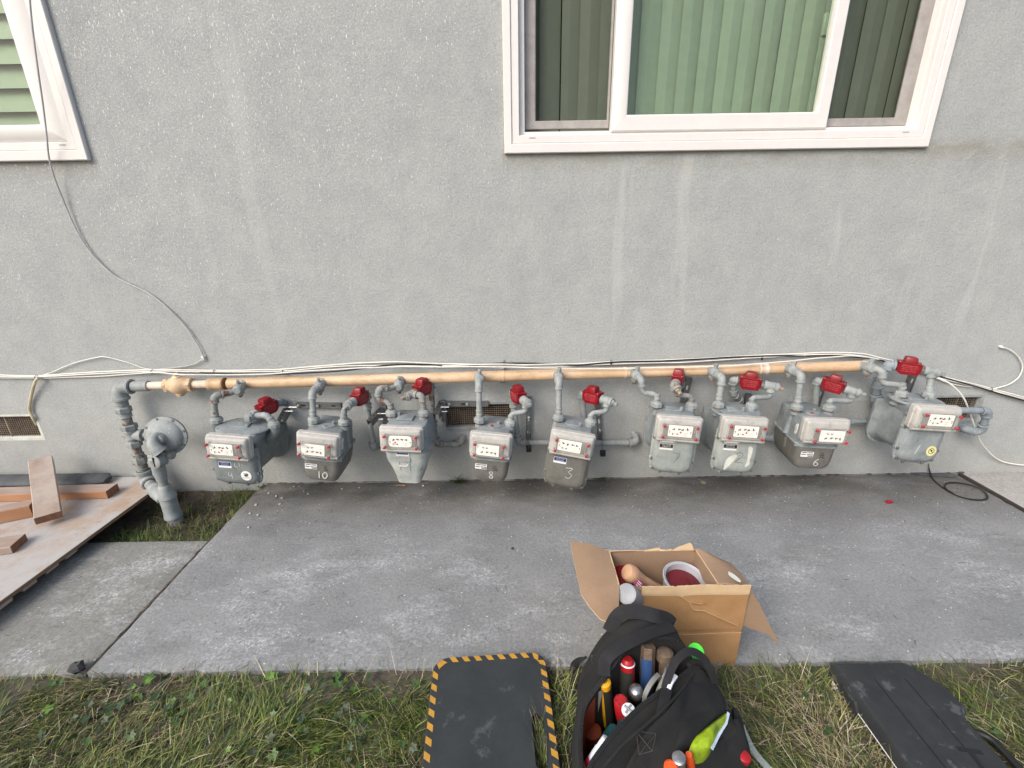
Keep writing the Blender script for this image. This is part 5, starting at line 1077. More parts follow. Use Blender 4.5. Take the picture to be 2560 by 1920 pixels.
def beam(label, A, B, w_, t, roll=0, m_=lumber, name='lumber_piece', mt=None):
    """board from A to B (centre line)"""
    A, B = V(A), V(B); d = (B-A); L_ = d.length; d.normalize(); s_ = d.cross(V((0, 0, 1))).normalized(); u = s_.cross(d)
    M = Matrix((d, s_, u)).transposed().to_4x4() @ Matrix.Rotation(roll, 4, 'X'); M.translation = A
    mb = MB(); b_ = 0.003
    prof = [(-w_/2+b_, -t/2), (w_/2-b_, -t/2), (w_/2, -t/2+b_), (w_/2, t/2-b_), (w_/2-b_, t/2), (-w_/2+b_, t/2), (-w_/2, t/2-b_), (-w_/2, -t/2+b_)]
    L = [[(x, y, z) for y, z in prof] for x in (0, L_*0.25, L_*0.5, L_*0.75, L_)]
    mb.loft(L, m_, False, False)
    mb.add(L[0], [list(range(8))[::-1]], endgrain); mb.add(L[-1], [list(range(8))], endgrain)
    if mt: mb.add([(0, -w_/2+b_, t/2+0.0006), (L_, -w_/2+b_, t/2+0.0006), (L_, w_/2-b_, t/2+0.0006), (0, w_/2-b_, t/2+0.0006)], [[0, 1, 2, 3]], mt)
    o = mb.build(name, local=True, sharp=30); o.matrix_world = M; tag(o, label, 'lumber', 'loose lumber on the plywood ramp'); return o
beam('long orange beam lying along the wall side of the ramp', (-3.5, -0.245, 0.094+0.0), (-2.262, -0.205, 0.094), 0.085, 0.046, m_=lumber, mt=lumber_top)
beam('thick beam at the left edge pointing up to the rough leaning plank', (-3.10, -0.64, 0.105), (-2.535, -0.375, 0.105), 0.075, 0.068, m_=lumber, mt=lumber_top)
beam('rough dusty plank leaning across the two orange beams', (-2.695, -0.120, 0.245), (-2.345, -0.490, 0.122), 0.100, 0.042, roll=0.04, m_=lumber_raw, name='lumber_plank')
beam('short weathered board end at the left edge, nearest the camera', (-2.95, -0.80, 0.0905), (-2.35, -0.645, 0.0905), 0.10, 0.038, m_=lumber_top)
mb = MB(); L = []
for i in range(13):
    x = -3.3+0.86*i/12; L.append([(x+(0.02*math.cos(t*math.pi/8) if i == 12 else 0), -0.082+0.058*math.cos(t*math.pi/8), 0.098+0.026*math.sin(t*math.pi/8)+0.002*noise.noise(V((x*30, t, 0)))) for t in range(16)])
L.append([(x-0.0+0.05, -0.082+0.030*math.cos(t*math.pi/8), 0.094+0.014*math.sin(t*math.pi/8)) for t in range(16)])
mb.loft(L, slate); tag(mb.build('slate_roll', loc=(-2.9, -0.08, 0.07)), 'dark grey flattened roll behind the lumber against the wall', 'roll')

# ================================================================== CARDBOARD BOX
bx = empty('cardboard_box', (0.58, -1.17, 0), 'open brown cardboard box with torn flaps, tools and tubs inside', 'box')
A, B, Cc, D = V((0.350, -1.075, 0.348)), V((0.664, -1.074, 0.348)), V((0.784, -1.243, 0.348)), V((0.420, -1.243, 0.347))
def panel(mb, quad, t, min_, mout, nu=10, nv=8, wob=0.0, seed=0):
    """thin board between 4 corners (a,b top; c,d bottom); inner side = +normal of (b-a)x(d-a)"""
    a_, b_, c_, d_ = [V(q) for q in quad]; nn = (b_-a_).cross(d_-a_).normalized(); P = []; 
    for j in range(nv+1):
        for i in range(nu+1):
            u, v = i/nu, j/nv; p = a_*(1-u)*(1-v)+b_*u*(1-v)+c_*u*v+d_*(1-u)*v
            e_ = math.sin(math.pi*u)*math.sin(math.pi*min(v, 1))
            P.append(p+nn*wob*(noise.noise(V((u*2.2, v*2.2, seed)))*e_+0.15*noise.noise(V((u*7, v*7, seed)))))
    k = len(P); Q = P+[p-nn*t for p in P]; f1 = []; f2 = []; fe = []
    for j in range(nv):
        for i in range(nu):
            q = j*(nu+1)+i; f1.append([q, q+1, q+nu+2, q+nu+1]); f2.append([k+q, k+q+nu+1, k+q+nu+2, k+q+1])
    rim = [i for i in range(nu+1)]+[j*(nu+1)+nu for j in range(1, nv+1)]+[nv*(nu+1)+i for i in range(nu-1, -1, -1)]+[j*(nu+1) for j in range(nv-1, 0, -1)]
    for q in range(len(rim)): r_ = (q+1) % len(rim); fe.append([rim[q], k+rim[q], k+rim[r_], rim[r_]])
    mb.add(Q, f1, min_); mb.add(Q, f2, mout); mb.add(Q, fe, card_torn)
dn = lambda p, z=-0.028, dx=0, dy=0: V((p.x+dx, p.y+dy, z))
T_ = 0.004; E0 = G(1550, 1464, 0.346); C1 = G(1796, 1463, 0.346); E0.y = C1.y = -1.236
mb = MB(); panel(mb, (B, A, dn(A, 0.003), dn(B, 0.003)), T_, card_in, card_out, wob=0.003, seed=1); mb.build('back_panel', bx, sharp=50)
mb = MB(); panel(mb, (A, E0, V((E0.x+0.02, E0.y+0.004, 0.004)), dn(A, 0.004)), T_, card_out, card_in, wob=0.004, seed=2); mb.build('left_panel', bx, sharp=50)
mb = MB(); panel(mb, (C1, B, dn(B, 0.004), V((C1.x-0.004, C1.y, 0.004))), T_, card_in, card_out, wob=0.004, seed=3); mb.build('right_panel', bx, sharp=50)
# front panel with torn-off top liner and creases
mb = MB(); fl, fr = V((0.422, -1.247, 0.345)), V((0.784, -1.247, 0.347)); nu, nv = 46, 46; P = []; fs_o = []; fs_t = []
def seg_d(u, v, a_, b_):
    ax_, ay = b_[0]-a_[0], b_[1]-a_[1]; t = max(0, min(1, ((u-a_[0])*ax_+(v-a_[1])*ay)/(ax_*ax_+ay*ay))); return math.hypot(u-a_[0]-t*ax_, (v-a_[1]-t*ay))
cre = [[(0.30, 0.0), (0.36, 0.10), (0.45, 0.17), (0.50, 0.26), (0.55, 0.27)], [(0.50, 0.26), (0.60, 0.27), (0.72, 0.34), (0.95, 0.46)], [(0.46, 0.17), (0.58, 0.20)]]
for j in range(nv+1):
    for i in range(nu+1):
        u, v = i/nu, j/nv; z = 0.346*(1-v)-0.030*v; x = fl.x+(fr.x-fl.x)*u*(1-v)+(0.775-fl.x)*u*v+0.008*v
        if j == 0: z += 0.0025*noise.noise(V((u*40, 0, 0)))
        y = -1.2475+0.0045*noise.noise(V((u*2.5, v*2.5, 4)))
        dmin = min(seg_d(u, v, c_[k], c_[k+1]) for c_ in cre for k in range(len(c_)-1)); y -= 0.0045*math.exp(-(dmin/0.013)**2)
        y += 0.004*math.exp(-((v-0.545)/0.012)**2)
        y -= 0.0015 if v < 0.105+0.008*noise.noise(V((u*12, 3, 0))) else 0
        P.append(V((x, y, z)))
for j in range(nv):
    for i in range(nu):
        q = j*(nu+1)+i; (fs_t if (j+0.5)/nv < 0.105 else fs_o).append([q, q+nu+1, q+nu+2, q+1])
k = len(P); Q = P+[p+V((0, T_, 0)) for p in P]
mb.add(Q, fs_o, card_out); mb.add(Q, fs_t, card_torn); mb.add(Q, [[a_+k for a_ in f][::-1] for f in fs_o+fs_t], card_in)
rim = [i for i in range(nu+1)]+[j*(nu+1)+nu for j in range(1, nv+1)]+[nv*(nu+1)+i for i in range(nu-1, -1, -1)]+[j*(nu+1) for j in range(nv-1, 0, -1)]
mb.add(Q, [[rim[q], rim[(q+1) % len(rim)], k+rim[(q+1) % len(rim)], k+rim[q]] for q in range(len(rim))], card_torn)
mb.build('front_panel', bx, sharp=60)
mb = MB()
def fpp(u, v):
    x = fl.x+(fr.x-fl.x)*u*(1-v)+(0.775-fl.x)*u*v+0.008*v; q = V((x, -1.2475+0.0045*noise.noise(V((u*2.5, v*2.5, 4)))-0.0052, 0.346*(1-v)-0.030*v)); return q
for c_ in cre+[[(0.0, 0.545), (0.5, 0.55), (1.0, 0.54)]]:
    pp_ = [c_[0]]
    for a_, b_ in zip(c_[:-1], c_[1:]): pp_ += [(a_[0]+(b_[0]-a_[0])*t/6, a_[1]+(b_[1]-a_[1])*t/6+0.002*noise.noise(V((a_[0]*50+t*3, 0, 0)))) for t in range(1, 7)]
    mb.ribbon([fpp(u, v)+V((0, 0.0008, 0)) for u, v in pp_], 0.0016 if len(c_) > 3 else 0.0012, 0.0006, (0, -1, 0), card_torn)
mb.build('crease_marks', bx, smooth=False)
mb = MB(); mb.add([(0.36, -1.08, 0.006), (0.66, -1.08, 0.006), (0.78, -1.24, 0.006), (0.42, -1.24, 0.006)], [[0, 1, 2, 3]], card_in); mb.build('bottom_panel', bx, smooth=False)
def flap(name, outline, curve_seed, min_=card_in, mout=card_out, sub=10):
    """outline: list of (hinge point, outer point) pairs along the hinge"""
    mb = MB(); n_ = len(outline); P = []; 
    for h_, o_ in outline:
        h_, o_ = V(h_), V(o_)
        for k in range(sub+1):
            t = k/sub; p = h_.lerp(o_, t); P.append(p+V((0, 0, 0.010*math.sin(math.pi*t)+0.002*noise.noise(p*18+V((curve_seed, 0, 0))))))
    f1 = []
    for i in range(n_-1):
        for k in range(sub): q = i*(sub+1)+k; f1.append([q, q+1, q+sub+2, q+sub+1])
    K = len(P); Q = P+[p-V((0, 0, 0.004)) for p in P]
    mb.add(Q, f1, min_); mb.add(Q, [[a_+K for a_ in f][::-1] for f in f1], mout)
    rim = [k for k in range(sub+1)]+[i*(sub+1)+sub for i in range(1, n_)]+[(n_-1)*(sub+1)+k for k in range(sub-1, -1, -1)]+[i*(sub+1) for i in range(n_-2, 0, -1)]
    mb.add(Q, [[rim[q], K+rim[q], K+rim[(q+1) % len(rim)], rim[(q+1) % len(rim)]] for q in range(len(rim))], card_torn)
    o = mb.build(name, bx, sharp=50); return o
E1 = E0
hA_, hE = A+V((-0.004, 0, 0.0)), E1
flap('left_flap', [(hA_.lerp(hE, t), q) for t, q in ((0.0, G(1426, 1353, 0.335)), (0.12, G(1432, 1390, 0.335)), (0.35, G(1443, 1440, 0.33)), (0.55, G(1453, 1486, 0.325)), (0.72, G(1475, 1518, 0.315)), (0.86, G(1500, 1547, 0.30)), (1.0, G(1545, 1566, 0.275)))], 1)
flap('right_flap', [(B.lerp(C1, t)+V((0.003, 0, 0)), q) for t, q in ((0.0, G(1756, 1380, 0.345)), (0.2, G(1800, 1396, 0.335)), (0.42, G(1829, 1410, 0.325)), (0.65, G(1853, 1435, 0.315)), (0.85, G(1868, 1456, 0.305)), (1.0, G(1881, 1476, 0.30)))], 2)
fp_ = [W(1874, 1466, -1.240), W(1881, 1480, -1.240), W(1898, 1508, -1.244), W(1924, 1562, -1.250), W(1951, 1614, -1.256), W(1917, 1585, -1.250), W(1885, 1574, -1.244), W(1850, 1562, -1.240), W(1846, 1480, -1.240)]
mb = MB(); cf_ = [W(1549, 1465, -1.236), W(1606, 1468, -1.240), W(1606, 1560, -1.240), W(1560, 1562, -1.262), W(1540, 1560, -1.280)]; mb.loft([cf_, [p+V((0, 0.004, 0)) for p in cf_]], card_in); mb.build('corner_flap', bx, smooth=False)
mb = MB(); mb.loft([fp_, [p+V((0, 0.004, 0)) for p in fp_]], card_in); mb.build('side_flap', bx, smooth=False)
mb = MB(); q = [G(x, y, 0.3475) for x, y in ((1652, 1446), (1653, 1444))]; 
M = Matrix.Translation(G(1834, 1444, 0.334)); mb.add([M @ V((0.011*math.cos(t*math.pi/10)+0.010*math.sin(t*math.pi/10), -0.026*math.sin(t*math.pi/10), 0.004+0.006*math.cos(t*math.pi/10)*0)) for t in range(20)], [list(range(20))], pale_mark); mb.build('tape_spot', bx, smooth=False)
# torn ragged back flap
mb = MB(); pts = [(530, 232), (545, 222), (600, 214), (700, 216), (760, 212), (850, 206), (930, 190), (985, 180), (1000, 196), (1050, 206), (1100, 190), (1105, 206), (1170, 170), (1270, 135), (1290, 150), (1318, 216)]
tp_ = [G(1380+x/3.687, 1320+y/3.687, 0.350) for x, y in pts]; bt = [V((max(A.x, min(B.x, t.x)), A.y-0.001, 0.347)) for t in tp_]
mb.loft([bt, tp_], card_torn, False, False, False); mb.loft([[p-V((0, 0, 0.003)) for p in bt], [p-V((0, 0, 0.003)) for p in tp_]], card_out, False, False, False); mb.build('torn_back_flap', bx, sharp=20)
# contents
def lathe_thing(name, label, cat, p0, p1, prof, m_, extra=None, group=None, n=24):
    """prof: (fraction along p0->p1, radius, material)"""
    p0, p1 = V(p0), V(p1); d = p1-p0; L_ = d.length; mb = MB(); t = d.normalized(); a_ = t.orthogonal().normalized(); b_ = t.cross(a_)
    rows = [[p0+t*(f*L_)+(a_*math.cos(2*math.pi*k/n)+b_*math.sin(2*math.pi*k/n))*max(r, 1e-5) for k in range(n)] for f, r in prof]
    mb.loft(rows, m_)
    o = mb.build(name, loc=tuple(p1), sharp=40); tag(o, label, cat, group)
    return o, mb, t, a_, b_, L_
p0, p1 = W(1565, 1428, -1.165), W(1675, 1470, -1.14)
lathe_thing('wooden_handle', 'pale wooden tool handle end sticking up in the cardboard box', 'tool handle', p0, p1-V((0, 0, 0.03)), [(0, 0.018), (0.015, 0.026), (0.06, 0.031), (0.15, 0.031), (0.24, 0.024), (0.40, 0.018), (0.6, 0.017), (1, 0.018)], wood_handle)
# glue gun / grey cylinder
p0 = W(1566, 1484, -1.268)
lathe_thing('spray_can', 'grey plastic cylinder poking out of the open corner of the cardboard box', 'can', p0, p0+V((0.085, 0.090, -0.120)), [(0, 0.026), (0.01, 0.032), (0.04, 0.0335), (0.9, 0.035), (1, 0.030)], grey_plastic)
# plastic tub
tc = V((0.598, -1.150, 0.20)); e = empty('plastic_tub', tc, 'clear round plastic tub with red contents in the cardboard box', 'tub')
mb = MB(); top = V((0.604, -1.160, 0.292)); axx = V((0.10, -0.16, 1)).normalized()
mb.lathe(top-axx*0.12, axx, [(0, 0.056), (0.11, 0.072), (0.112, 0.078), (0.12, 0.079), (0.123, 0.076), (0.118, 0.068), (0.02, 0.053), (0.018, 0.002)], mat('tub_plastic', (0.34, 0.35, 0.38), 0.3, bump=0), 40); mb.build('tub_body', e)
mb = MB(); mb.lathe(top-axx*0.03, axx, [(0, 0.055), (0.004, 0.064), (0.006, 0.001)], mat('dull_red_contents', (0.13, 0.012, 0.02), 0.4), 30)
mb.tube(cr([top-axx*0.028+V((0.030*math.cos(t), 0.030*math.sin(t), 0.002*t)) for t in [k*0.9 for k in range(9)]], 5), 0.003, MATS['dull_red_contents'], 8); mb.build('red_contents', e)
mb = MB(); c_ = W(1570, 1444, -1.11); mb.loft([[(c_.x+x, c_.y+y, z) for x, y in rrect(0.10*s_, 0.11*s_, 0.02, 4)] for z, s_ in ((0.10, 0.9), (0.24, 1.0), (0.275, 0.92), (0.285, 0.6))], red_pl); tag(mb.build('red_jug', loc=(c_.x, c_.y, 0.1)), 'red plastic container under the wooden handle in the cardboard box', 'container')
mb = MB(); c_ = W(1597, 1466, -1.232); M = Matrix.Translation(c_) @ Matrix.Rotation(0.6, 4, 'Z') @ Matrix.Rotation(0.9, 4, 'X') @ Matrix.Scale(0.62, 4); mb.M = M
mb.box((0.01, 0, -0.01), (0.050, 0.045, 0.012), mat('magenta_label', (0.30, 0.02, 0.12), 0.4, bump=0), bev=0.003)
for k in range(3): mb.box((0.0+k*0.012, 0.002, -0.0035), (0.004, 0.028, 0.001), sticker_w, M=Matrix.Rotation(0.5, 4, 'Z'))
tag(mb.build('product_packet', loc=tuple(c_)), 'magenta packet with white stripes beside the grey cylinder in the box', 'packet')

# ================================================================== TOOL BAG
bag = empty('tool_backpack', (0.38, -1.62, -0.04), 'black fabric tool backpack, unzipped and full of hand tools, standing in the grass', 'backpack')
RIM = [(1600, 1601, .36), (1640, 1596, .36), (1679, 1599, .35), (1714, 1622, .33), (1732, 1662, .305), (1702, 1692, .30), (1668, 1718, .30), (1633, 1743, .305), (1590, 1778, .305), (1532, 1837, .30), (1481, 1905, .29), (1463, 1943, .28), (1453, 1905, .27), (1452, 1829, .27), (1463, 1766, .28), (1506, 1702, .31), (1567, 1621, .35)]
SHO = [(1590, 1545, .365), (1640, 1548, .365), (1686, 1565, .345), (1713, 1616, .315), (1738, 1664, .29), (1783, 1698, .25), (1816, 1753, .22), (1838, 1812, .20), (1858, 1868, .17), (1862, 1935, .14), (1780, 2010, .14), (1560, 2040, .15), (1449, 1960, .20), (1440, 1855, .20), (1438, 1740, .20), (1456, 1665, .24), (1520, 1580, .32)]
R3 = [G(*q) for q in RIM]; S3 = [G(*q) for q in SHO]
cen = sum(R3, V((0, 0, 0)))/len(R3); scn = sum(S3, V((0, 0, 0)))/len(S3)
def wr(p, a_=0.006, f=9, s_=0):
    return p+V((noise.noise(p*f+V((s_, 0, 0))), noise.noise(p*f+V((s_, 7, 0))), noise.noise(p*f+V((s_, 0, 7)))))*a_
nS = 5
rim = cr(R3, nS, True); sho = cr(S3, nS, True); NN = len(rim)
mid1 = [r.lerp(s_, 0.30)+V((0, 0, 0.012*min(1, (r-s_).length/0.08))) for r, s_ in zip(rim, sho)]
mid2 = [r.lerp(s_, 0.65)+V((0, 0, 0.018*min(1, (r-s_).length/0.08))) for r, s_ in zip(rim, sho)]
bel = [V((scn.x+(s_.x-scn.x)*(1.03 if s_.x > scn.x else 0.98), scn.y+(s_.y-scn.y)*(1.04 if s_.y < scn.y else 0.97), s_.z*0.55-0.01)) for s_ in sho]
bot = [V((scn.x+(s_.x-scn.x)*1.02, scn.y+(s_.y-scn.y)*(1.02 if s_.y < scn.y else 0.98), -0.035)) for s_ in sho]
mb = MB(); shell = [rim, mid1, mid2, sho, bel, bot]
fine = []
for a_, b_ in zip(shell[:-1], shell[1:]):
    for t in (0, 0.25, 0.5, 0.75): fine.append([wr(wr(p.lerp(q, t), 0.010 if (a_ is not rim) else 0.003, 7, 3), 0.006 if (a_ is not rim) else 0.001, 22, 6) for p, q in zip(a_, b_)])
fine.append(bot)
mb.loft(fine, fabric, False, True); mb.build('shell', bag, sharp=60)
mb = MB(); i1 = [cen+(p-cen)*0.97+V((0, 0, -0.02)) for p in rim]; i2 = [V((cen.x+(p.x-cen.x)*0.94, cen.y+(p.y-cen.y)*0.92, 0.16)) for p in rim]; i3 = [V((cen.x+(p.x-cen.x)*0.86, cen.y+(p.y-cen.y)*0.82, 0.03)) for p in rim]
L = [rim, i1, i2, i3]; n_ = NN
vs = [p for q in L for p in q]; fo = []; fk = []
for a_ in range(3):
    for i in range(n_):
        j = (i+1) % n_; f = [a_*n_+i, (a_+1)*n_+i, (a_+1)*n_+j, a_*n_+j]; st = i/nS
        (fo if 12.2 < st < 14.6 and a_ > 0 else fk).append(f)
fk.append([3*n_+i for i in range(n_)]); mb.add(vs, fk, lining_k); mb.add(vs, fo, lining); mb.build('lining', bag)
# zip
mb = MB(); zp = [p+V((0, 0, 0.003)) for p in rim]
mb.ribbon(zp[20:]+zp[:12], 0.010, 0.002, (0, -0.3, 1), webbing)
for i in range(0, len(zp)):
    a_, b_ = zp[i], zp[(i+1) % len(zp)]; n2 = max(1, int((b_-a_).length/0.005))
    for k in range(n2): mb.box(tuple(a_.lerp(b_, k/n2)+V((0, 0, 0.0015))), (0.0028, 0.0028, 0.003), rubber_k)
mb.build('zip', bag, smooth=False)
def strap(name, px, w_, nrm, m_=webbing, t=0.003, root=bag, n=6):
    P = cr([G(*q) for q in px], n); mb = MB(); mb.ribbon(P, w_, t, nrm, m_); return mb.build(name, root, sharp=60)
strap('carry_handle', [(1522, 1580, .35), (1540, 1545, .375), (1562, 1530, .392), (1600, 1530, .395), (1640, 1540, .390), (1668, 1548, .372), (1684, 1562, .352)], 0.040, (0, -0.7, 1))
strap('top_band', [(1510, 1690, .325), (1512, 1655, .345), (1535, 1628, .365), (1580, 1602, .378), (1630, 1580, .378), (1684, 1566, .362)], 0.034, (0, -0.2, 1))
strap('loop_handle', [(1662, 1722, .315), (1672, 1690, .345), (1688, 1655, .38), (1712, 1632, .39), (1735, 1630, .385), (1758, 1645, .36), (1775, 1672, .325), (1788, 1708, .27)], 0.020, (-0.2, -0.6, 0.6))
strap('front_strap', [(1668, 1718, .315), (1659, 1760, .312), (1650, 1800, .300), (1644, 1850, .285), (1640, 1890, .275)], 0.026, (0, -0.4, 1))
strap('seam', [(1742, 1668, .30), (1700, 1730, .31), (1640, 1790, .325), (1560, 1860, .32), (1500, 1930, .31)], 0.006, (0, -0.2, 1), fabric, 0.006)
strap('seam', [(1722, 1662, .315), (1740, 1655, .305), (1762, 1668, .285), (1790, 1715, .25), (1818, 1775, .225)], 0.012, (0, -0.2, 1), fabric, 0.012)
stitch_m = mat('bag_stitching', (0.06, 0.06, 0.056), 0.8, bump=0)
# cross-stitched reinforcement
for nm, qs in (('cross_stitch', [(1478, 1640, .288), (1500, 1664, .29), (1482, 1672, .28), (1502, 1640, .30)]), ('cross_stitch', [(1590, 1830, .315), (1630, 1880, .30), (1598, 1888, .30), (1640, 1836, .30)])):
    q = [G(*a_)+V((0, 0, 0.012)) for a_ in qs]; mb = MB()
    for a_, b_ in ((0, 1), (2, 3), (0, 2), (2, 1), (1, 3), (3, 0)): mb.tube([q[a_]-V((0, 0, 0.009)), q[b_]-V((0, 0, 0.009))], 0.0007, stitch_m, 5)
    mb.build(nm, bag)
# outer pockets on the front
def puff(name, ring_px, dz, m_, root=bag, seed=0, sh=60):
    R_ = cr([G(*q) for q in ring_px], 4, True); c_ = sum(R_, V((0, 0, 0)))/len(R_); mb = MB()
    L = [[wr(V((p.x, p.y, -0.03)), 0) for p in R_], [wr(p-V((0, 0, 0.04)), 0.006, 10, seed) for p in R_], [wr(p, 0.005, 10, seed) for p in R_], [wr(c_+(p-c_)*0.86+V((0, 0, dz*0.7)), 0.006, 10, seed) for p in R_], [wr(c_+(p-c_)*0.5+V((0, 0, dz)), 0.008, 10, seed) for p in R_], [c_+(p-c_)*0.1+V((0, 0, dz)) for p in R_]]
    mb.loft(L, m_); return mb.build(name, root, sharp=sh)
puff('front_pocket', [(1750, 1668, .27), (1790, 1710, .25), (1815, 1765, .235), (1780, 1800, .255), (1730, 1850, .275), (1685, 1900, .27), (1640, 1980, .25), (1540, 1990, .25), (1600, 1850, .30), (1650, 1790, .31), (1700, 1735, .305)], 0.022, fabric, seed=2)
puff('outer_pocket', [(1842, 1795, .19), (1868, 1850, .17), (1876, 1900, .14), (1860, 1990, .12), (1760, 2000, .16), (1735, 1940, .19), (1765, 1885, .205), (1805, 1845, .205)], 0.016, fabric, seed=5)
puff('side_pocket', [(1832, 1768, .17), (1850, 1790, .16), (1868, 1860, .13), (1872, 1895, .10), (1850, 1880, .11), (1836, 1820, .15)], 0.012, webbing, seed=8)
strap('shoulder_strap', [(1458, 1648, .12), (1446, 1655, .05), (1436, 1668, .0), (1432, 1700, -.01), (1430, 1740, -.02)], 0.030, (0, -0.5, 1), webbing, 0.008)
strap('shoulder_strap', [(1420, 1800, -.01), (1428, 1850, 0.0), (1436, 1900, .0), (1440, 1960, .0)], 0.030, (0, -0.2, 1), webbing, 0.006)

# tools in the bag
GT = 'hand tools in the black backpack'
def tool(name, label, cat, top_px, bot_px, prof, m_, bands=(), n=20):
    """handle seen from its butt end: top (px,py,z) down to bottom (px,py,z)"""
    K_ = 1.15; prof = [(f, r*K_) for f, r in prof]; bands = [(a0_, k0, b0, c0, (d0[0], d0[1], d0[2]*K_) if isinstance(d0, tuple) else d0*K_) for a0_, k0, b0, c0, d0 in bands]
    p0, p1 = G(*top_px), G(*bot_px)
    if top_px[2] > 0.32: p1 = p0+V((0.004, -0.025, -0.19))
    root = empty(name, tuple(p1), label, cat, GT); d = p1-p0; L_ = d.length; t = d.normalized()
    mb = MB(); mb.tube_prof(p0, t, [(f*L_, r) for f, r in prof], m_, n); mb.build('grip', root, sharp=40)
    a_ = V((1, 0, 0)) - t*t.x; a_.normalize(); b_ = t.cross(a_)
    for bm, kind, f0, f1, arg in bands:
        mb = MB()
        if kind == 'cap': mb.tube_prof(p0+t*(f0*L_), t, [(0, arg*0.6), (0.001, arg*0.9), ((f1-f0)*L_, arg)], bm, n)
        elif kind == 'strip':      # rubber inlay: half shell over part of the grip, arg=(angle0, angle1, radius)
            L = []
            for k in range(8):
                f = f0+(f1-f0)*k/7; rr = arg[2]*(1 if 0 < k < 7 else 0.96)
                L.append([p0+t*(f*L_)+(a_*math.cos(u)+b_*math.sin(u))*rr for u in [arg[0]+(arg[1]-arg[0])*s_/7 for s_ in range(8)]])
            mb.loft(L, bm, False, False, False)
        elif kind == 'shaft': mb.tube_prof(p0+t*(f0*L_), t, [(0, arg), ((f1-f0)*L_, arg)], bm, 10)
        mb.build({'cap': 'end_cap', 'strip': 'rubber_inlay', 'shaft': 'shaft'}[kind], root, sharp=40)
    return root, p0, t, a_, b_
drv = [(0, 0.010), (0.03, 0.0155), (0.12, 0.0175), (0.35, 0.0185), (0.6, 0.016), (0.72, 0.012), (0.8, 0.014), (0.84, 0.010), (1, 0.009)]
tool('screwdriver', 'big red screwdriver with a white ring below its rounded end, centre of the bag', 'screwdriver', (1569, 1646, .325), (1594, 1745, .10), drv, tool_red, ((tool_white, 'cap', 0.055, 0.075, 0.0185), (rubber_k, 'strip', 0.16, 0.62, (math.radians(60), math.radians(170), 0.0192))))
tool('knife', 'yellow and black handle standing at the left of the bag opening', 'knife', (1511, 1702, .30), (1522, 1822, .10), [(0, 0.010), (0.02, 0.015), (0.5, 0.016), (0.9, 0.0145), (1, 0.010)], tool_yel, ((bright, 'cap', 0.0, 0.02, 0.012), (rubber_k, 'strip', 0.10, 0.93, (math.radians(-60), math.radians(115), 0.0168))))
tool('hammer', 'domed steel hammer head end between red handles in the bag', 'hammer', (1590, 1722, .295), (1594, 1785, .14), [(0, 0.004), (0.02, 0.012), (0.06, 0.0165), (0.18, 0.0175), (0.22, 0.015), (1, 0.014)], tool_steel, ((rubber_k, 'strip', 0.25, 1.0, (0, 6.2, 0.0178)),))
r_, p0, t, a_, b_ = tool('nut_driver', 'red handle with round dimples in its end, beside the white-capped screwdriver', 'nut driver', (1552, 1750, .29), (1562, 1840, .12), [(0, 0.013), (0.03, 0.0165), (0.3, 0.017), (1, 0.012)], tool_red)
for k in range(6):
    mb = MB(); u = k*math.pi/3; mb.tube_prof(p0+(a_*math.cos(u)+b_*math.sin(u))*0.013+t*0.001, -t, [(0, 0.0036), (0.0016, 0.0036), (0.002, 0.0024)], mat('dimple_red_%d' % k, (0.18, 0.01, 0.015), 0.5, bump=0) if k == 0 else MATS['dimple_red_0'], 8); mb.build('dimple', r_)  # studs in darker red, the shade of the dimples put in the colour
r_, p0, t, a_, b_ = tool('screwdriver', 'red screwdriver with a white end marked with a cross', 'screwdriver', (1571, 1774, .295), (1578, 1850, .14), [(0, 0.013), (0.015, 0.0155), (0.1, 0.016), (0.5, 0.017), (1, 0.012)], tool_red, ((tool_white, 'cap', -0.012, 0.02, 0.0158),))
mb = MB(); q = p0-t*0.0032
for s_ in (1, -1): 
    dd = (a_+b_*s_).normalized(); mb.tube([q-dd*0.012, q+dd*0.012], 0.0030, grey_plastic, 6)
mb.build('cross_mark', r_)
tool('chisel', 'worn steel bar with blue paint standing at the back of the bag', 'chisel', (1620, 1612, .345), (1618, 1700, .10), [(0, 0.016), (0.02, 0.0185), (0.9, 0.0185), (1, 0.014)], tool_rust, ((tool_blue, 'strip', 0.18, 0.95, (math.radians(70), math.radians(160), 0.0192)),), n=6)
tool('pipe_clamp', 'dark worn round tool head at the back right of the bag opening', 'tool', (1663, 1624, .335), (1664, 1690, .10), [(0, 0.010), (0.04, 0.020), (0.16, 0.021), (0.2, 0.014), (1, 0.013)], tool_rust)
mb = MB(); mb.box(tuple(G(1588, 1628, .31)), (0.055, 0.012, 0.10), tool_red, bev=0.004); tag(mb.build('red_tool_case', loc=tuple(G(1588, 1628, .27))), 'dark red flat case against the back of the bag', 'case', GT)
# pliers handles
e = empty('pliers', tuple(G(1640, 1745, .2)), 'grey curved pliers handles under the loop strap of the bag', 'pliers', GT)
for qs in ([(1646, 1688, .315), (1634, 1700, .318), (1622, 1718, .31), (1613, 1740, .29), (1612, 1765, .25)], [(1668, 1672, .315), (1665, 1690, .318), (1655, 1710, .31), (1646, 1730, .29), (1640, 1760, .25)]):
    mb = MB(); mb.ribbon(cr([G(*a_) for a_ in qs], 6), 0.012, 0.009, (-0.6, -0.6, 0.5), tool_grey); mb.build('handle', e, sharp=50)
e = empty('wrench', tuple(G(1690, 1700, .2)), 'shiny white-and-steel wrench handle behind the loop strap', 'wrench', GT)
mb = MB(); mb.ribbon(cr([G(*a_) for a_ in [(1690, 1690, .33), (1680, 1704, .33), (1672, 1722, .32)]], 6), 0.010, 0.008, (-0.6, -0.6, 0.5), tool_white); mb.build('handle', e)
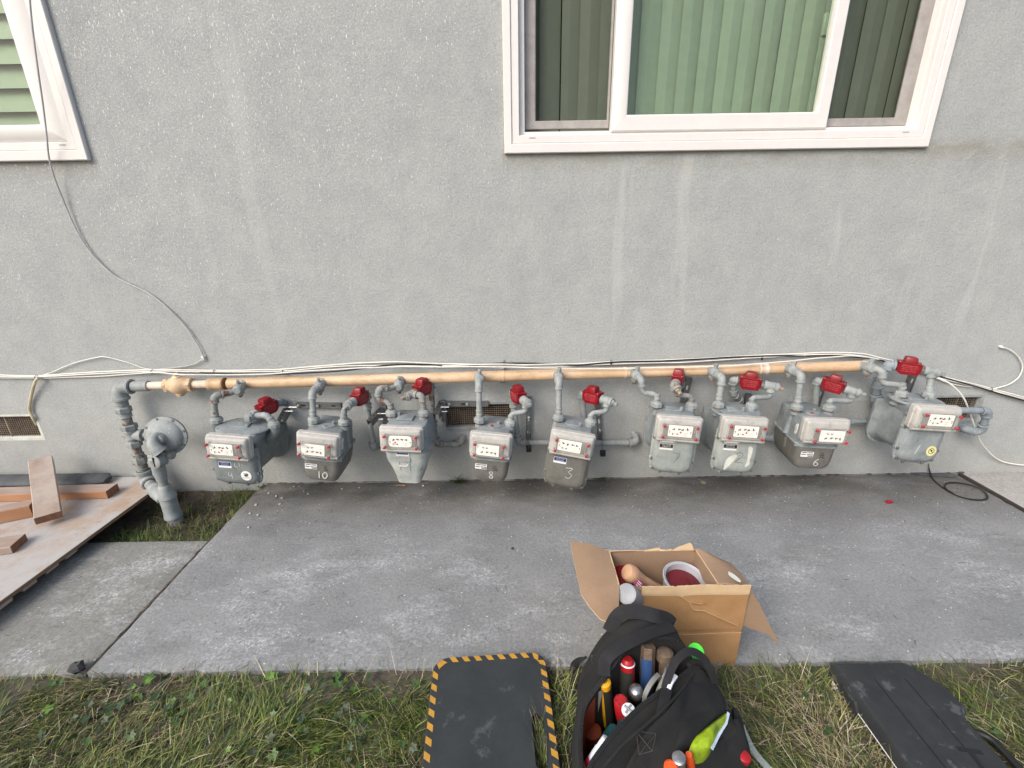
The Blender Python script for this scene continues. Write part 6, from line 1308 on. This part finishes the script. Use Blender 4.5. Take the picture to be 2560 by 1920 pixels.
mb = MB(); mb.ribbon(cr([G(*a_) for a_ in [(1674, 1664, .32), (1664, 1684, .32), (1658, 1700, .31)]], 6), 0.008, 0.008, (-0.6, -0.6, 0.5), tool_steel); mb.build('jaw', e)
mb = MB(); mb.box((0, 0, 0), (0.020, 0.004, 0.13), tool_grey, M=Matrix.Translation(G(1488, 1770, .22)) @ Matrix.Rotation(0.1, 4, 'Y')); tag(mb.build('steel_ruler', loc=tuple(G(1488, 1770, .16))), 'grey flat steel rule standing left of the yellow handle', 'ruler', GT)
tool('marker', 'dark teal capped marker low in the left of the bag', 'marker', (1534, 1822, .24), (1512, 1850, .16), [(0, 0.010), (0.05, 0.012), (1, 0.012)], tool_teal)
tool('marker', 'teal capped marker next to the zip, right of the darker one', 'marker', (1560, 1806, .25), (1540, 1835, .15), [(0, 0.008), (0.05, 0.0105), (1, 0.0105)], tool_teal)
tool('screwdriver', 'white, pink and yellow handle lying at the bottom left of the bag', 'screwdriver', (1520, 1848, .29), (1470, 1925, .22), [(0, 0.010), (0.02, 0.0125), (0.35, 0.013), (0.36, 0.014), (1, 0.014)], tool_white, ((tool_pink, 'cap', 0.40, 0.90, 0.0146), (tool_yel, 'cap', 0.90, 1.0, 0.0155)))
tool('pouch_tool', 'orange-edged tool pouch low at the left inside the bag', 'pouch', (1480, 1822, .17), (1484, 1865, .10), [(0, 0.014), (0.1, 0.022), (0.5, 0.020), (1, 0.020)], lining)
r_, p0, t, a_, b_ = tool('knife', 'round silver-capped orange handle at the bottom of the bag front', 'knife', (1697, 1893, .31), (1708, 1960, .20), [(0, 0.010), (0.02, 0.0135), (0.08, 0.014), (0.1, 0.011), (1, 0.011)], tool_steel)
tool('screwdriver', 'bright orange handle left of the silver-capped one at the bag front', 'screwdriver', (1678, 1916, .30), (1672, 1965, .20), [(0, 0.010), (0.04, 0.0140), (0.5, 0.0145), (1, 0.012)], tool_ora)
tool('cutter', 'red and black handle in the right outer pocket of the bag', 'cutter', (1862, 1888, .17), (1846, 1925, .10), [(0, 0.010), (0.05, 0.014), (0.6, 0.014), (0.62, 0.012), (1, 0.011)], tool_red, ((rubber_k, 'cap', 0.55, 0.9, 0.0145),))
tool('pencil', 'orange handle tip right of the silver-capped tool at the bag front', 'tool', (1722, 1886, .28), (1728, 1925, .18), [(0, 0.006), (0.1, 0.009), (1, 0.010)], tool_ora)
# lime packet in the slit between the pockets
mb = MB(); R_ = cr([G(1380+x/3.95, 1500+y/3.95, z) for x, y, z in ((1735, 1112, .225), (1722, 1200, .222), (1640, 1330, .222), (1570, 1460, .232), (1490, 1515, .245), (1352, 1518, .255), (1400, 1380, .268), (1480, 1300, .268), (1600, 1200, .248))], 4, True); c_ = sum(R_, V((0, 0, 0)))/len(R_)
mb.loft([[p-V((0, 0, 0.05)) for p in R_], R_, [c_+(p-c_)*0.8+V((0, -0.004, 0.010)) for p in R_], [c_+(p-c_)*0.3+V((0, -0.004, 0.014)) for p in R_]], lime); e = mb.build('lime_packet', loc=tuple(c_)); tag(e, 'lime green shiny packet tucked in the front pocket of the backpack', 'packet', None)
mb = MB(); mb.ribbon([G(1380+x/3.95, 1500+y/3.95, z) for x, y, z in ((1742, 1112, .232), (1718, 1215, .230), (1650, 1325, .230), (1578, 1470, .236))], 0.007, 0.002, (0, -0.5, 1), blue_pl); mb.build('packet_edge', e)
mb = MB(); mb.ribbon([G(1380+x/3.95, 1500+y/3.95, z) for x, y, z in ((1715, 1235, .20), (1660, 1345, .20), (1592, 1460, .21))], 0.016, 0.002, (0, -0.5, 1), blue_pl); tag(mb.build('plastic_film', loc=tuple(G(1800, 1840, .19))), 'pale blue plastic film behind the lime green packet', 'film')
# green tag
c_ = W(1739, 1632, -1.42); e = empty('green_tag', tuple(c_), 'neon green round plastic tag behind the loop handle of the backpack', 'tag')
vd = (CAM-c_).normalized(); xx = V((0, 0, 1)).cross(vd).normalized(); yy = vd.cross(xx); M = Matrix((xx, yy, vd)).transposed().to_4x4(); M.translation = c_
mb = MB(); mb.M = M; mb.loft([[(0.0245*s_*math.cos(k*math.pi/16), 0.0270*s_*math.sin(k*math.pi/16), z) for k in range(32)] for z, s_ in ((-0.004, 0.97), (-0.003, 1), (0.001, 1), (0.002, 0.96))], neon); mb.build('disc', e)
mb = MB(); mb.text('&S', 0.020, dial_k, M @ Matrix.Translation((0.001, -0.001, 0.0022)), 0.0002); mb.text('FY', 0.014, dial_k, M @ Matrix.Translation((0.004, -0.015, 0.0022)), 0.0002); mb.build('lettering', e, smooth=False)
# clear strip at right of the bag
P = [G(1380+x/3.95, 1500+y/3.95, z) for x, y, z in ((1870, 1235, .06), (1960, 1440, .05), (2080, 1600, .045), (2200, 1720, .04))]
mb = MB(); mb.ribbon(cr(P, 5), 0.018, 0.004, (0, 0, 1), clear_pl); tag(mb.build('clear_strip', loc=tuple(P[1])), 'clear plastic strip lying in the grass right of the backpack', 'strip')

# ================================================================== KNEELING PAD
th = math.atan2(0.024, 0.41); KM = Matrix.Translation((-0.096, -1.233+0.003, 0.012)) @ Matrix.Rotation(math.radians(3.0), 4, 'Z') @ Matrix.Rotation(math.radians(1.2), 4, 'X')
kp = empty('kneeling_pad', (-0.08, -1.5, -0.01), 'black foam kneeling pad with yellow hazard stripes round its edge', 'kneeling pad')
Wd, Ln, Rr = 0.398, 0.80, 0.055
def pad_outline(ins=0.0, n_=8):
    o = []; w_, r_ = Wd/2-ins, Rr-ins*0.7
    for cx, cy, a0 in ((w_-r_, -ins-r_, 0), (-w_+r_, -ins-r_, 90), (-w_+r_, -Ln+ins+r_, 180), (w_-r_, -Ln+ins+r_, 270)):
        for k in range(n_+1): a_ = math.radians(a0+90*k/n_); o.append((cx+r_*math.cos(a_), cy+r_*math.sin(a_)))
    return o
mb = MB(); mb.M = KM
# top surface with a slot hole: build as outer ring + slot ring bridged
slot = [(0.147+0.0185*math.cos(a_), (-0.236 if math.sin(a_) > 0 else -0.355)+0.0185*math.sin(a_)) for a_ in [math.radians(360*k/36+0.01) for k in range(36)]]
outl = pad_outline(0.004, 8)
def bridged(z, flip):
    vs = [(x, y, z) for x, y in outl]+[(x, y, z) for x, y in slot]; no = len(outl); fs = []
    # radial matching by angle about the slot centre
    ang = lambda p: math.atan2(p[1]+0.29, p[0]-0.155) % (2*math.pi)
    oi_ = sorted(range(no), key=lambda i: ang(outl[i])); si = sorted(range(36), key=lambda i: ang(slot[i]))
    i = j = 0
    while i < no or j < 36:
        ao = ang(outl[oi_[i % no]])+(2*math.pi if i >= no else 0); as_ = ang(slot[si[j % 36]])+(2*math.pi if j >= 36 else 0)
        if (ao <= as_ and i < no) or j >= 36: f = [oi_[i % no], oi_[(i+1) % no], no+si[j % 36]]; i += 1
        else: f = [oi_[i % no], no+si[(j+1) % 36], no+si[j % 36]]; j += 1
        fs.append(f[::-1] if flip else f)
    mb.add(vs, fs, rubber_mat)
bridged(0.022, False); bridged(-0.006, True)
mb.loft([[(x, y, 0.022) for x, y in outl], [(x, y, 0.018) for x, y in pad_outline(0, 8)], [(x, y, -0.002) for x, y in pad_outline(0, 8)], [(x, y, -0.006) for x, y in outl]], rubber_mat, False, False)
mb.loft([[(x, y, 0.022) for x, y in slot], [(x, y, -0.006) for x, y in slot]], black, False, False)
mb.build('foam', kp, sharp=40)
path = [V((x, y, 0)) for x, y in pad_outline(0.0125, 10)]; 
start = 0; path = path+[path[0]]
# arc-length walk
Ls = [0]; 
for a_, b_ in zip(path[:-1], path[1:]): Ls.append(Ls[-1]+(b_-a_).length)
def at_(s_):
    s_ = s_ % Ls[-1]
    for k in range(len(Ls)-1):
        if Ls[k+1] >= s_: 
            f = (s_-Ls[k])/max(1e-9, Ls[k+1]-Ls[k]); p = path[k].lerp(path[k+1], f); t = (path[k+1]-path[k]).normalized(); return p, t
    return path[-1], V((1, 0, 0))
np_ = int(Ls[-1]/0.0415); pitch = Ls[-1]/np_
for k in range(np_):
    mb = MB(); mb.M = KM; s0 = k*pitch; L = []
    for q in range(5):
        p, t = at_(s0+pitch*0.48*q/4); nrm = V((-t.y, t.x, 0)); 
        p2, t2 = at_(s0+pitch*0.48*q/4+(-0.013 if abs(t.x) > 0.7 else 0.013)); n2 = V((-t2.y, t2.x, 0))
        L.append([p+nrm*-0.0095+V((0, 0, 0.0225)), p2+n2*0.0095+V((0, 0, 0.0225)), p2+n2*0.0095+V((0, 0, 0.0231)), p+nrm*-0.0095+V((0, 0, 0.0231))])
    mb.loft(L, haz_y); 
    if (KM @ L[0][0]).y > -1.80: mb.build('hazard_stripe', kp, smooth=False)

# ================================================================== BLACK TOOL CASE
cs = empty('black_tool_case', (1.25, -1.6, -0.03), 'black plastic tool case lying flat in the grass at the lower right', 'tool case')
zt_ = 0.052
def case_poly(ins=0.0):
    return [(1.085+ins, -1.29-ins), (1.335-ins*0.4, -1.29-ins), (1.40-ins, -1.375-ins*0.3), (1.408-ins, -1.455), (1.385-ins, -1.475), (1.372-ins, -1.50), (1.372-ins, -1.66), (1.372-ins, -1.95+ins), (1.085+ins, -1.95+ins)][::-1]
def lv(z, ins): return [(x, y, z) for x, y in case_poly(ins)]
mb = MB(); mb.loft([lv(-0.032, 0.010), lv(-0.028, 0.004), lv(0.002, 0.002), lv(0.004, 0.006)], case_m, True, False); mb.loft([lv(0.004, 0.006), lv(0.009, 0.006)], black, False, False); mb.build('lower_shell', cs, sharp=25)
mb = MB(); mb.loft([lv(0.009, 0.006), lv(0.010, 0.0), lv(0.036, 0.003), lv(zt_-0.004, 0.010), lv(zt_, 0.022)], case_m); 
for x in (1.185, 1.285): mb.box((x, -1.62, zt_+0.0004), (0.003, 0.52, 0.0014), black)
mb.build('lid', cs, sharp=25)
mb = MB(); mb.tube(cr([(1.372, -1.50, 0.016), (1.402, -1.515, 0.016), (1.418, -1.54, 0.016), (1.42, -1.62, 0.016), (1.418, -1.68, 0.016), (1.40, -1.72, 0.016), (1.372, -1.73, 0.016)], 5), 0.011, black, 10); mb.build('carry_handle', cs)
mb = MB(); mb.loft([[(1.078, y, z) for y, z in ((-1.43, -0.006), (-1.36, -0.006), (-1.35, 0.006), (-1.365, 0.030), (-1.42, 0.030), (-1.44, 0.010))], [(1.100, y, z) for y, z in ((-1.43, -0.006), (-1.36, -0.006), (-1.35, 0.006), (-1.365, 0.036), (-1.42, 0.036), (-1.44, 0.010))]], case_m); mb.build('latch', cs, sharp=20)
mb = MB(); mb.box((1.0825, -1.345, -0.012), (0.003, 0.045, 0.016), sticker_w); mb.build('side_label', cs, smooth=False)
mb = MB(); mb.tube([(1.0835, -1.44, 0.0065), (1.0835, -1.94, 0.0065)], 0.0015, sticker_w, 6); mb.build('seam_line', cs)
mb = MB(); mb.M = Matrix.Translation((1.292, -1.585, zt_)) @ Matrix.Rotation(math.radians(-10), 4, 'Z')
mb.prism([(-0.030, 0.012), (0.030, 0.012), (0.030, 0.0), (0.006, 0.0), (0.006, -0.05), (-0.006, -0.05), (-0.006, 0.0), (-0.030, 0.0)], 0.0010, black); mb.build('embossed_emblem', cs, smooth=False)

# ================================================================== SMALL THINGS ON THE CONCRETE
# black strap loop by the rightmost meter
P = [G(1900+x/3.352, 860+y/3.352, z) for x, y, z in ((1415, 1005, .07), (1420, 1060, .03), (1450, 1130, .006), (1530, 1200, .006), (1640, 1265, .006), (1760, 1300, .006), (1860, 1306, .006), (1905, 1290, .008), (1890, 1245, .010), (1820, 1200, .010), (1700, 1168, .010), (1590, 1162, .008), (1552, 1180, .006), (1560, 1212, .0075), (1620, 1250, .008))]
mb = MB(); mb.ribbon(cr(P, 6), 0.010, 0.0018, (0.15, -0.3, 1), black); tag(mb.build('black_strap', loc=tuple(P[3])), 'thin black strap looping on the concrete under the rightmost meter', 'strap')
mb = MB(); q = [G(1900+x/3.352, 860+y/3.352, 0.004) for x, y in ((1190, 1068), (1340, 1098), (1440, 1108), (1640, 1120), (1660, 1108), (1560, 1092), (1440, 1088), (1330, 1075))]
mb.loft([q, [p+V((0, 0, 0.004)) for p in q]], slate); tag(mb.build('flat_scrap', loc=tuple(q[0])), 'flat dark grey strip lying at the wall under the rightmost meter', 'scrap')
c_ = G(2222, 1256, 0.004); mb = MB(); mb.M = Matrix.Translation(c_); L = [[(0.018*math.cos(k*math.pi/6)*(1+0.3*noise.noise(V((k, 0, 1)))), 0.010*math.sin(k*math.pi/6)*(1+0.3*noise.noise(V((k, 1, 1)))), z) for k in range(12)] for z in (0, 0.010)]; L.append([(p[0]*0.5, p[1]*0.5, 0.014) for p in L[0]])
mb.loft(L, red_pl); mb.add([(0.012, -0.004, 0.003), (0.042, 0.002, 0.002), (0.012, 0.006, 0.003)], [[0, 1, 2]], red_pl); tag(mb.build('red_scrap', local=False, loc=tuple(c_)), 'small torn red plastic scrap on the right of the concrete', 'scrap')
c_ = G(1000, 1214, 0.004); mb = MB(); mb.M = Matrix.Translation(c_) @ Matrix.Rotation(-0.05, 4, 'Z'); mb.loft([[(-0.035, 0, 0), (-0.033, 0.001, 0.002)], [(0.012, -0.005, 0), (0.012, 0.005, 0.005)], [(0.034, -0.006, 0), (0.036, 0.006, 0.004)]], tool_ora if False else lumber, False, False, False); mb.box((0.012, 0, 0.002), (0.046, 0.009, 0.004), lumber, bev=0.001); tag(mb.build('wood_splinter', loc=tuple(c_)), 'small orange wood splinter on the concrete below the pale streaky meter', 'splinter')
def rock(name, label, c_, r, m_, cat='stone', sq=0.6, group=None, seed=0):
    mb = MB(); L = []
    for j in range(7):
        th_ = math.pi*j/6; L.append([V((r*math.sin(th_)*math.cos(k*math.pi/5), r*math.sin(th_)*math.sin(k*math.pi/5), r*sq*math.cos(th_))) for k in range(10)])
    L = [[V((p.x, p.y, p.z))*(1+0.55*noise.noise(p*(1.6/r)+V((seed, seed, 0)))) for p in q] for q in L]
    mb.M = Matrix.Translation(c_); mb.loft(L, m_); o = mb.build(name, loc=tuple(c_), sharp=20); return tag(o, label, cat, group)
rock('dirt_clod', 'dark clod at the slab edge by the end of the joint, lower left', G(193, 1668, 0.010), 0.024, clodm, 'clod', 0.8, seed=3)
rock('dry_leaf', 'curled pale dry leaf on the concrete below the meter with the faint 7', G(1758, 1205, 0.006), 0.017, mat('dry_leaf_m', (0.28, 0.25, 0.18), 0.8), 'leaf', 0.35, seed=5)
rock('dark_crumb', 'small dark crumb alone on the concrete above the cardboard box', G(1281, 1371, 0.004), 0.007, clodm, 'crumb', 0.6, seed=8)
peb = [(672, 1233), (690, 1240), (706, 1245), (625, 1283), (645, 1287), (622, 1318), (735, 1216), (700, 1260), (760, 1228), (770, 1235), (855, 1222), (898, 1219), (1058, 1214), (640, 1262)]
for k, (px, py) in enumerate(peb): rock('pebble', 'pale pebbles scattered on the concrete below the two leftmost meters', G(px, py, 0.004), 0.005+0.004*random.random(), mat('pebble_m', (0.40, 0.39, 0.37), 0.8) if k == 0 else MATS['pebble_m'], 'pebble', 0.6, 'pebbles below the two leftmost meters', k)
# grit, leaf crumbs and twigs too many to count
mb = MB(); gm = [clodm, mat('grit_pale', (0.33, 0.32, 0.30), 0.8, bump=0), STRAWS[1], STRAWS[1], clodm]
for k in range(1500):
    x = random.uniform(-2.3, 2.7); y = -1.22+1.2*random.random() if k % 3 else -0.30+0.29*random.random()
    if x < -1.54 and y > -0.54: continue
    c_ = V((x, y, 0.003)); r = random.uniform(0.001, 0.0028); m_ = random.choice(gm); a_ = random.uniform(0, 6.28)
    if random.random() < 0.22:
        l_ = random.uniform(0.008, 0.03); d = V((math.cos(a_), math.sin(a_), 0)); s_ = V((-d.y, d.x, 0))
        mb.tube([c_, c_+d*l_*0.5+s_*l_*0.12+V((0, 0, 0.002)), c_+d*l_], 0.0007, random.choice((clodm, STRAWS[1])), 4)
    else: mb.add([c_+V((r*math.cos(a_+q), r*math.sin(a_+q), 0)) for q in (0, 1.9, 4)]+[c_+V((0, 0, r))], [[0, 1, 3], [1, 2, 3], [2, 0, 3]], m_)
tag(mb.build('grit', smooth=False), 'fine grit, crumbs and twigs strewn over the concrete walk', 'grit', kind='stuff')

# ================================================================== GRASS
def blade(bins, k, base, L_, ang, lift, curl, w_, segs=3):
    vs, fs = bins[k]; n0 = len(vs); d = V((math.cos(ang), math.sin(ang), 0)); s_ = V((-d.y, d.x, 0)); p = V(base); el = lift
    for i in range(segs+1):
        ww = w_*(1-(i/segs)**1.6)*0.5+0.00015
        vs.append(p+s_*ww); vs.append(p-s_*ww)
        p = p+(d*math.cos(el)+V((0, 0, math.sin(el))))*(L_/segs); el -= curl/segs
        s_ = (s_+V((0, 0, 0.25*math.sin(ang*5+i)))).normalized()
    for i in range(segs): q = n0+2*i; fs.append((q, q+1, q+3, q+2))
def flush(name, bins, mats_, label, cat):
    vs = []; fs = []; mi = []
    for k, (v, f) in enumerate(bins):
        n0 = len(vs); vs += [tuple(p) for p in v]; fs += [tuple(a_+n0 for a_ in q) for q in f]; mi += [k]*len(f)
    me = bpy.data.meshes.new(name); me.from_pydata(vs, [], fs)
    for m_ in mats_: me.materials.append(m_)
    me.polygons.foreach_set('material_index', mi); me.update(); o = bpy.data.objects.new(name, me); COL.objects.link(o)
    tag(o, label, cat, kind='stuff'); return o
KI = KM.inverted()
def blocked(x, y):
    q = KI @ V((x, y, 0))
    if abs(q.x) < Wd/2-0.004 and -Ln < q.y < -0.004 and not (abs(q.x-0.155) < 0.017 and -0.37 < q.y < -0.21): return True
    if 1.09 < x < 1.40 and -1.95 < y < -1.295: return True
    if 0.16 < x < 0.62 and -1.95 < y < -1.40: return True
    return False
G4 = [([], []) for _ in range(4)]; S4 = [([], []) for _ in range(4)]
R = random.Random(3); cnt = 0
while cnt < 62000:
    x = R.uniform(-2.35, 2.5); y = -1.262-0.62*R.random()**0.9
    if abs(x)/1.14 > (2.46+y)*1.0+0.95: continue
    cnt += 1
    if blocked(x, y): continue
    n1 = noise.noise(V((x*2.6, y*2.6, 0))); n2 = noise.noise(V((x*7, y*7, 5))); z = -0.030+0.014*n2
    edge = max(0.0, min(1.0, (-1.25-y)/0.10))
    if R.random() > 0.62+0.50*edge+n1*0.5: continue
    dry = n1*0.9+0.10*n2+0.02+(0.16 if x > 0.9 else 0)
    a0 = noise.noise(V((x*1.7, y*1.7, 9)))*5; ang = a0+R.gauss(0, 0.9)
    if R.random() < 0.20+dry*0.7:
        L_ = R.uniform(0.03, 0.13); blade(S4, R.choices((0, 1, 2, 3), (5, 3, 2, 4))[0], (x, y, z+R.uniform(0.0, 0.02)), L_, ang, R.uniform(-0.05, 0.45), R.uniform(0, 0.9), R.uniform(0.0012, 0.0028))
    else:
        L_ = R.uniform(0.03, 0.10)*(0.75+0.25*edge); blade(G4, R.choices((0, 1, 2, 3), (4, 5, 3, 2))[0], (x, y, z), L_, ang, R.uniform(0.15, 1.15), R.uniform(0.2, 1.6), R.uniform(0.0014, 0.0034))
# bits hanging over the slab edge
for k in range(500):
    x = R.uniform(-2.3, 2.3)
    if blocked(x, -1.30) or 0.25 < x < 0.80: continue
    blade(G4 if R.random() < 0.7 else S4, R.randrange(3), (x, -1.262, -0.03), R.uniform(0.03, 0.085), R.uniform(0.6, 2.5), R.uniform(0.5, 1.3), R.uniform(0.5, 1.9), R.uniform(0.0014, 0.003))
# taller seed stalks by the pad and the bag, and through the pad's slot
for k in range(240):
    x, y = R.choice(((0.135+R.uniform(0, 0.05), -1.27-R.random()*0.28), (R.uniform(-0.55, -0.32), -1.27-R.random()*0.3), (R.uniform(0.80, 1.05), -1.28-R.random()*0.3)))
    blade(G4 if R.random() < 0.55 else S4, R.choice((1, 2, 2, 0)), (x, y, -0.03), R.uniform(0.06, 0.15), R.uniform(0, 6.28), R.uniform(0.7, 1.4), R.uniform(0.1, 1.2), R.uniform(0.0009, 0.0018), 4)
for k in range(160):
    q = KM @ V((0.155+R.uniform(-0.014, 0.014), R.uniform(-0.36, -0.22), 0)); blade(G4 if R.random() < 0.65 else S4, R.randrange(3), (q.x, q.y, -0.03), R.uniform(0.05, 0.10), R.uniform(0.5, 2.6), R.uniform(0.6, 1.4), R.uniform(0.2, 1.5), 0.0015)
flush('grass', G4, GREENS, 'long flattened green grass along the front edge of the concrete walk', 'grass')
flush('dry_grass', S4, STRAWS, 'dry straw-coloured grass matted among the green', 'dry grass')
# grass and dead thatch in the soil bed
G4 = [([], []) for _ in range(4)]; S4 = [([], []) for _ in range(4)]
for k in range(7500):
    x = R.uniform(-2.12, -1.56); y = R.uniform(-0.52, -0.02); g_ = (-0.20-y)*3+noise.noise(V((x*5, y*5, 3)))*0.9+(x+1.85)*1.0
    if noise.noise(V((x*8, y*8, 8)))+R.random() < 0.30: continue
    z = -0.072+0.03*(y+0.54)/0.54
    g_ = 0.10+max(0, min(0.8, (-0.33-y)*6))+max(0, min(0.7, (x+1.66)*8))+0.35*noise.noise(V((x*6, y*6, 3)))
    if R.random() < g_: blade(G4, R.choices((0, 1, 2), (3, 5, 3))[0], (x, y, z), R.uniform(0.03, 0.085), R.uniform(0, 6.28), R.uniform(0.4, 1.3), R.uniform(0.3, 1.5), R.uniform(0.0015, 0.003))
    else: blade(S4, R.choices((1, 3, 0), (3, 7, 0.6))[0], (x, y, z+0.004), R.uniform(0.02, 0.08), R.uniform(0, 6.28), R.uniform(-0.1, 0.5), R.uniform(0, 0.8), R.uniform(0.001, 0.0024))
flush('bed_grass', G4, GREENS, 'green grass tufts in the soil bed around the riser pipe', 'grass')
flush('thatch', S4, STRAWS, 'dark dead thatch in the soil bed below the riser pipe', 'thatch')
# ivy
mb = MB()
def leaf(mb, c_, r, rz, tx, ty, m_):
    M = Matrix.Translation(c_) @ Matrix.Rotation(rz, 4, 'Z') @ Matrix.Rotation(tx, 4, 'X') @ Matrix.Rotation(ty, 4, 'Y'); pts = []
    for a_, rr in ((-90, 0.15), (-60, 0.55), (-25, 0.78), (-5, 0.50), (30, 0.92), (60, 0.62), (90, 1.15), (120, 0.62), (150, 0.92), (185, 0.50), (205, 0.78), (240, 0.55)):
        pts.append((rr*r*math.cos(math.radians(a_)), rr*r*math.sin(math.radians(a_)), 0.18*r*abs(math.cos(math.radians(a_)))*rr))
    mb.add([(0, -0.05*r, 0)]+pts, [[0, i+1, (i+1) % 12+1] for i in range(12)], m_, M)
for k in range(1500):
    x = R.uniform(-2.35, -0.30) if k % 5 else R.uniform(0.8, 2.3); y = -1.268-0.56*R.random()
    if blocked(x, y) or noise.noise(V((x*3.3, y*3.3, 20)))+0.22 < R.random()*0.55: continue
    leaf(mb, V((x, y, -0.022+0.034*R.random())), R.uniform(0.008, 0.023), R.uniform(0, 6.28), R.gauss(0, 0.45), R.gauss(0, 0.45), R.choices(LEAVES, (7, 4, 1.2, 4))[0])
for px, py, r in ((835, 1700, .026), (842, 1690, 0.020), (370, 1700, .028), (510, 1712, .022), (2500, 1840, .026), (1042, 1710, .020), (795, 1870, .022)):
    leaf(mb, G(px, py, -0.002), r, R.uniform(0, 6.28), 0.2, 0.1, LEAVES[1 if px != 795 else 2])
tag(mb.build('ground_ivy', smooth=False), 'ivy leaves creeping through the grass', 'ivy', kind='stuff')
# soil crust under the grass
mb = MB(); vs = []; fs = []; nx, ny = 150, 26
for j in range(ny+1):
    for i in range(nx+1):
        x = -2.8+6.2*i/nx; y = -2.1+0.855*j/ny; vs.append((x, y, -0.024+0.012*noise.noise(V((x*6, y*6, 1)))+0.004*noise.noise(V((x*22, y*22, 1)))))
for j in range(ny):
    for i in range(nx): a_ = j*(nx+1)+i; fs.append([a_, a_+1, a_+nx+2, a_+nx+1])
mb.add(vs, fs, soil_m); tag(mb.build('verge_soil'), kind='structure')
# weeds at the foot of the wall
def weed(label, px, py, n_, size, seed):
    Rr_ = random.Random(seed); c_ = G(px, py, 0.0); c_.y = min(c_.y, -0.012); root = empty('weed', tuple(c_), label, 'weed', 'weeds at the foot of the wall')
    B_ = [([], []) for _ in range(4)]
    for k in range(n_): blade(B_, Rr_.choice((0, 0, 1, 1)), c_+V((Rr_.uniform(-0.06, 0.06)*size*8, Rr_.uniform(-0.01, 0.006), -0.002)), Rr_.uniform(0.5, 1.3)*size, Rr_.uniform(-3.3, 0.2), Rr_.uniform(0.2, 1.35), Rr_.uniform(0.2, 2.0), Rr_.uniform(0.0016, 0.0032), 4)
    for nm, ks in (('blades', (0, 1)),):
        vs = []; fs = []; mi = []
        for k in ks: n0 = len(vs); vs += [tuple(V(p)-c_) for p in B_[k][0]]; fs += [tuple(a_+n0 for a_ in q) for q in B_[k][1]]; mi += [k]*len(B_[k][1])
        me = bpy.data.meshes.new('leaf_tuft'); me.from_pydata(vs, [], fs); me.materials.append(GREENS[0]); me.materials.append(GREENS[1]); me.polygons.foreach_set('material_index', mi)
        o = bpy.data.objects.new('leaf_tuft', me); COL.objects.link(o); o.parent = root
weed('spreading grass weed at the wall foot between the pale meter and meter 8', 1150, 1200, 70, 0.085, 1)
weed('small grass weed at the wall foot right of meter 3', 1502, 1190, 26, 0.05, 2)
weed('tiny weed at the wall foot below the leftmost meter, by the soil bed', 655, 1216, 30, 0.045, 3)
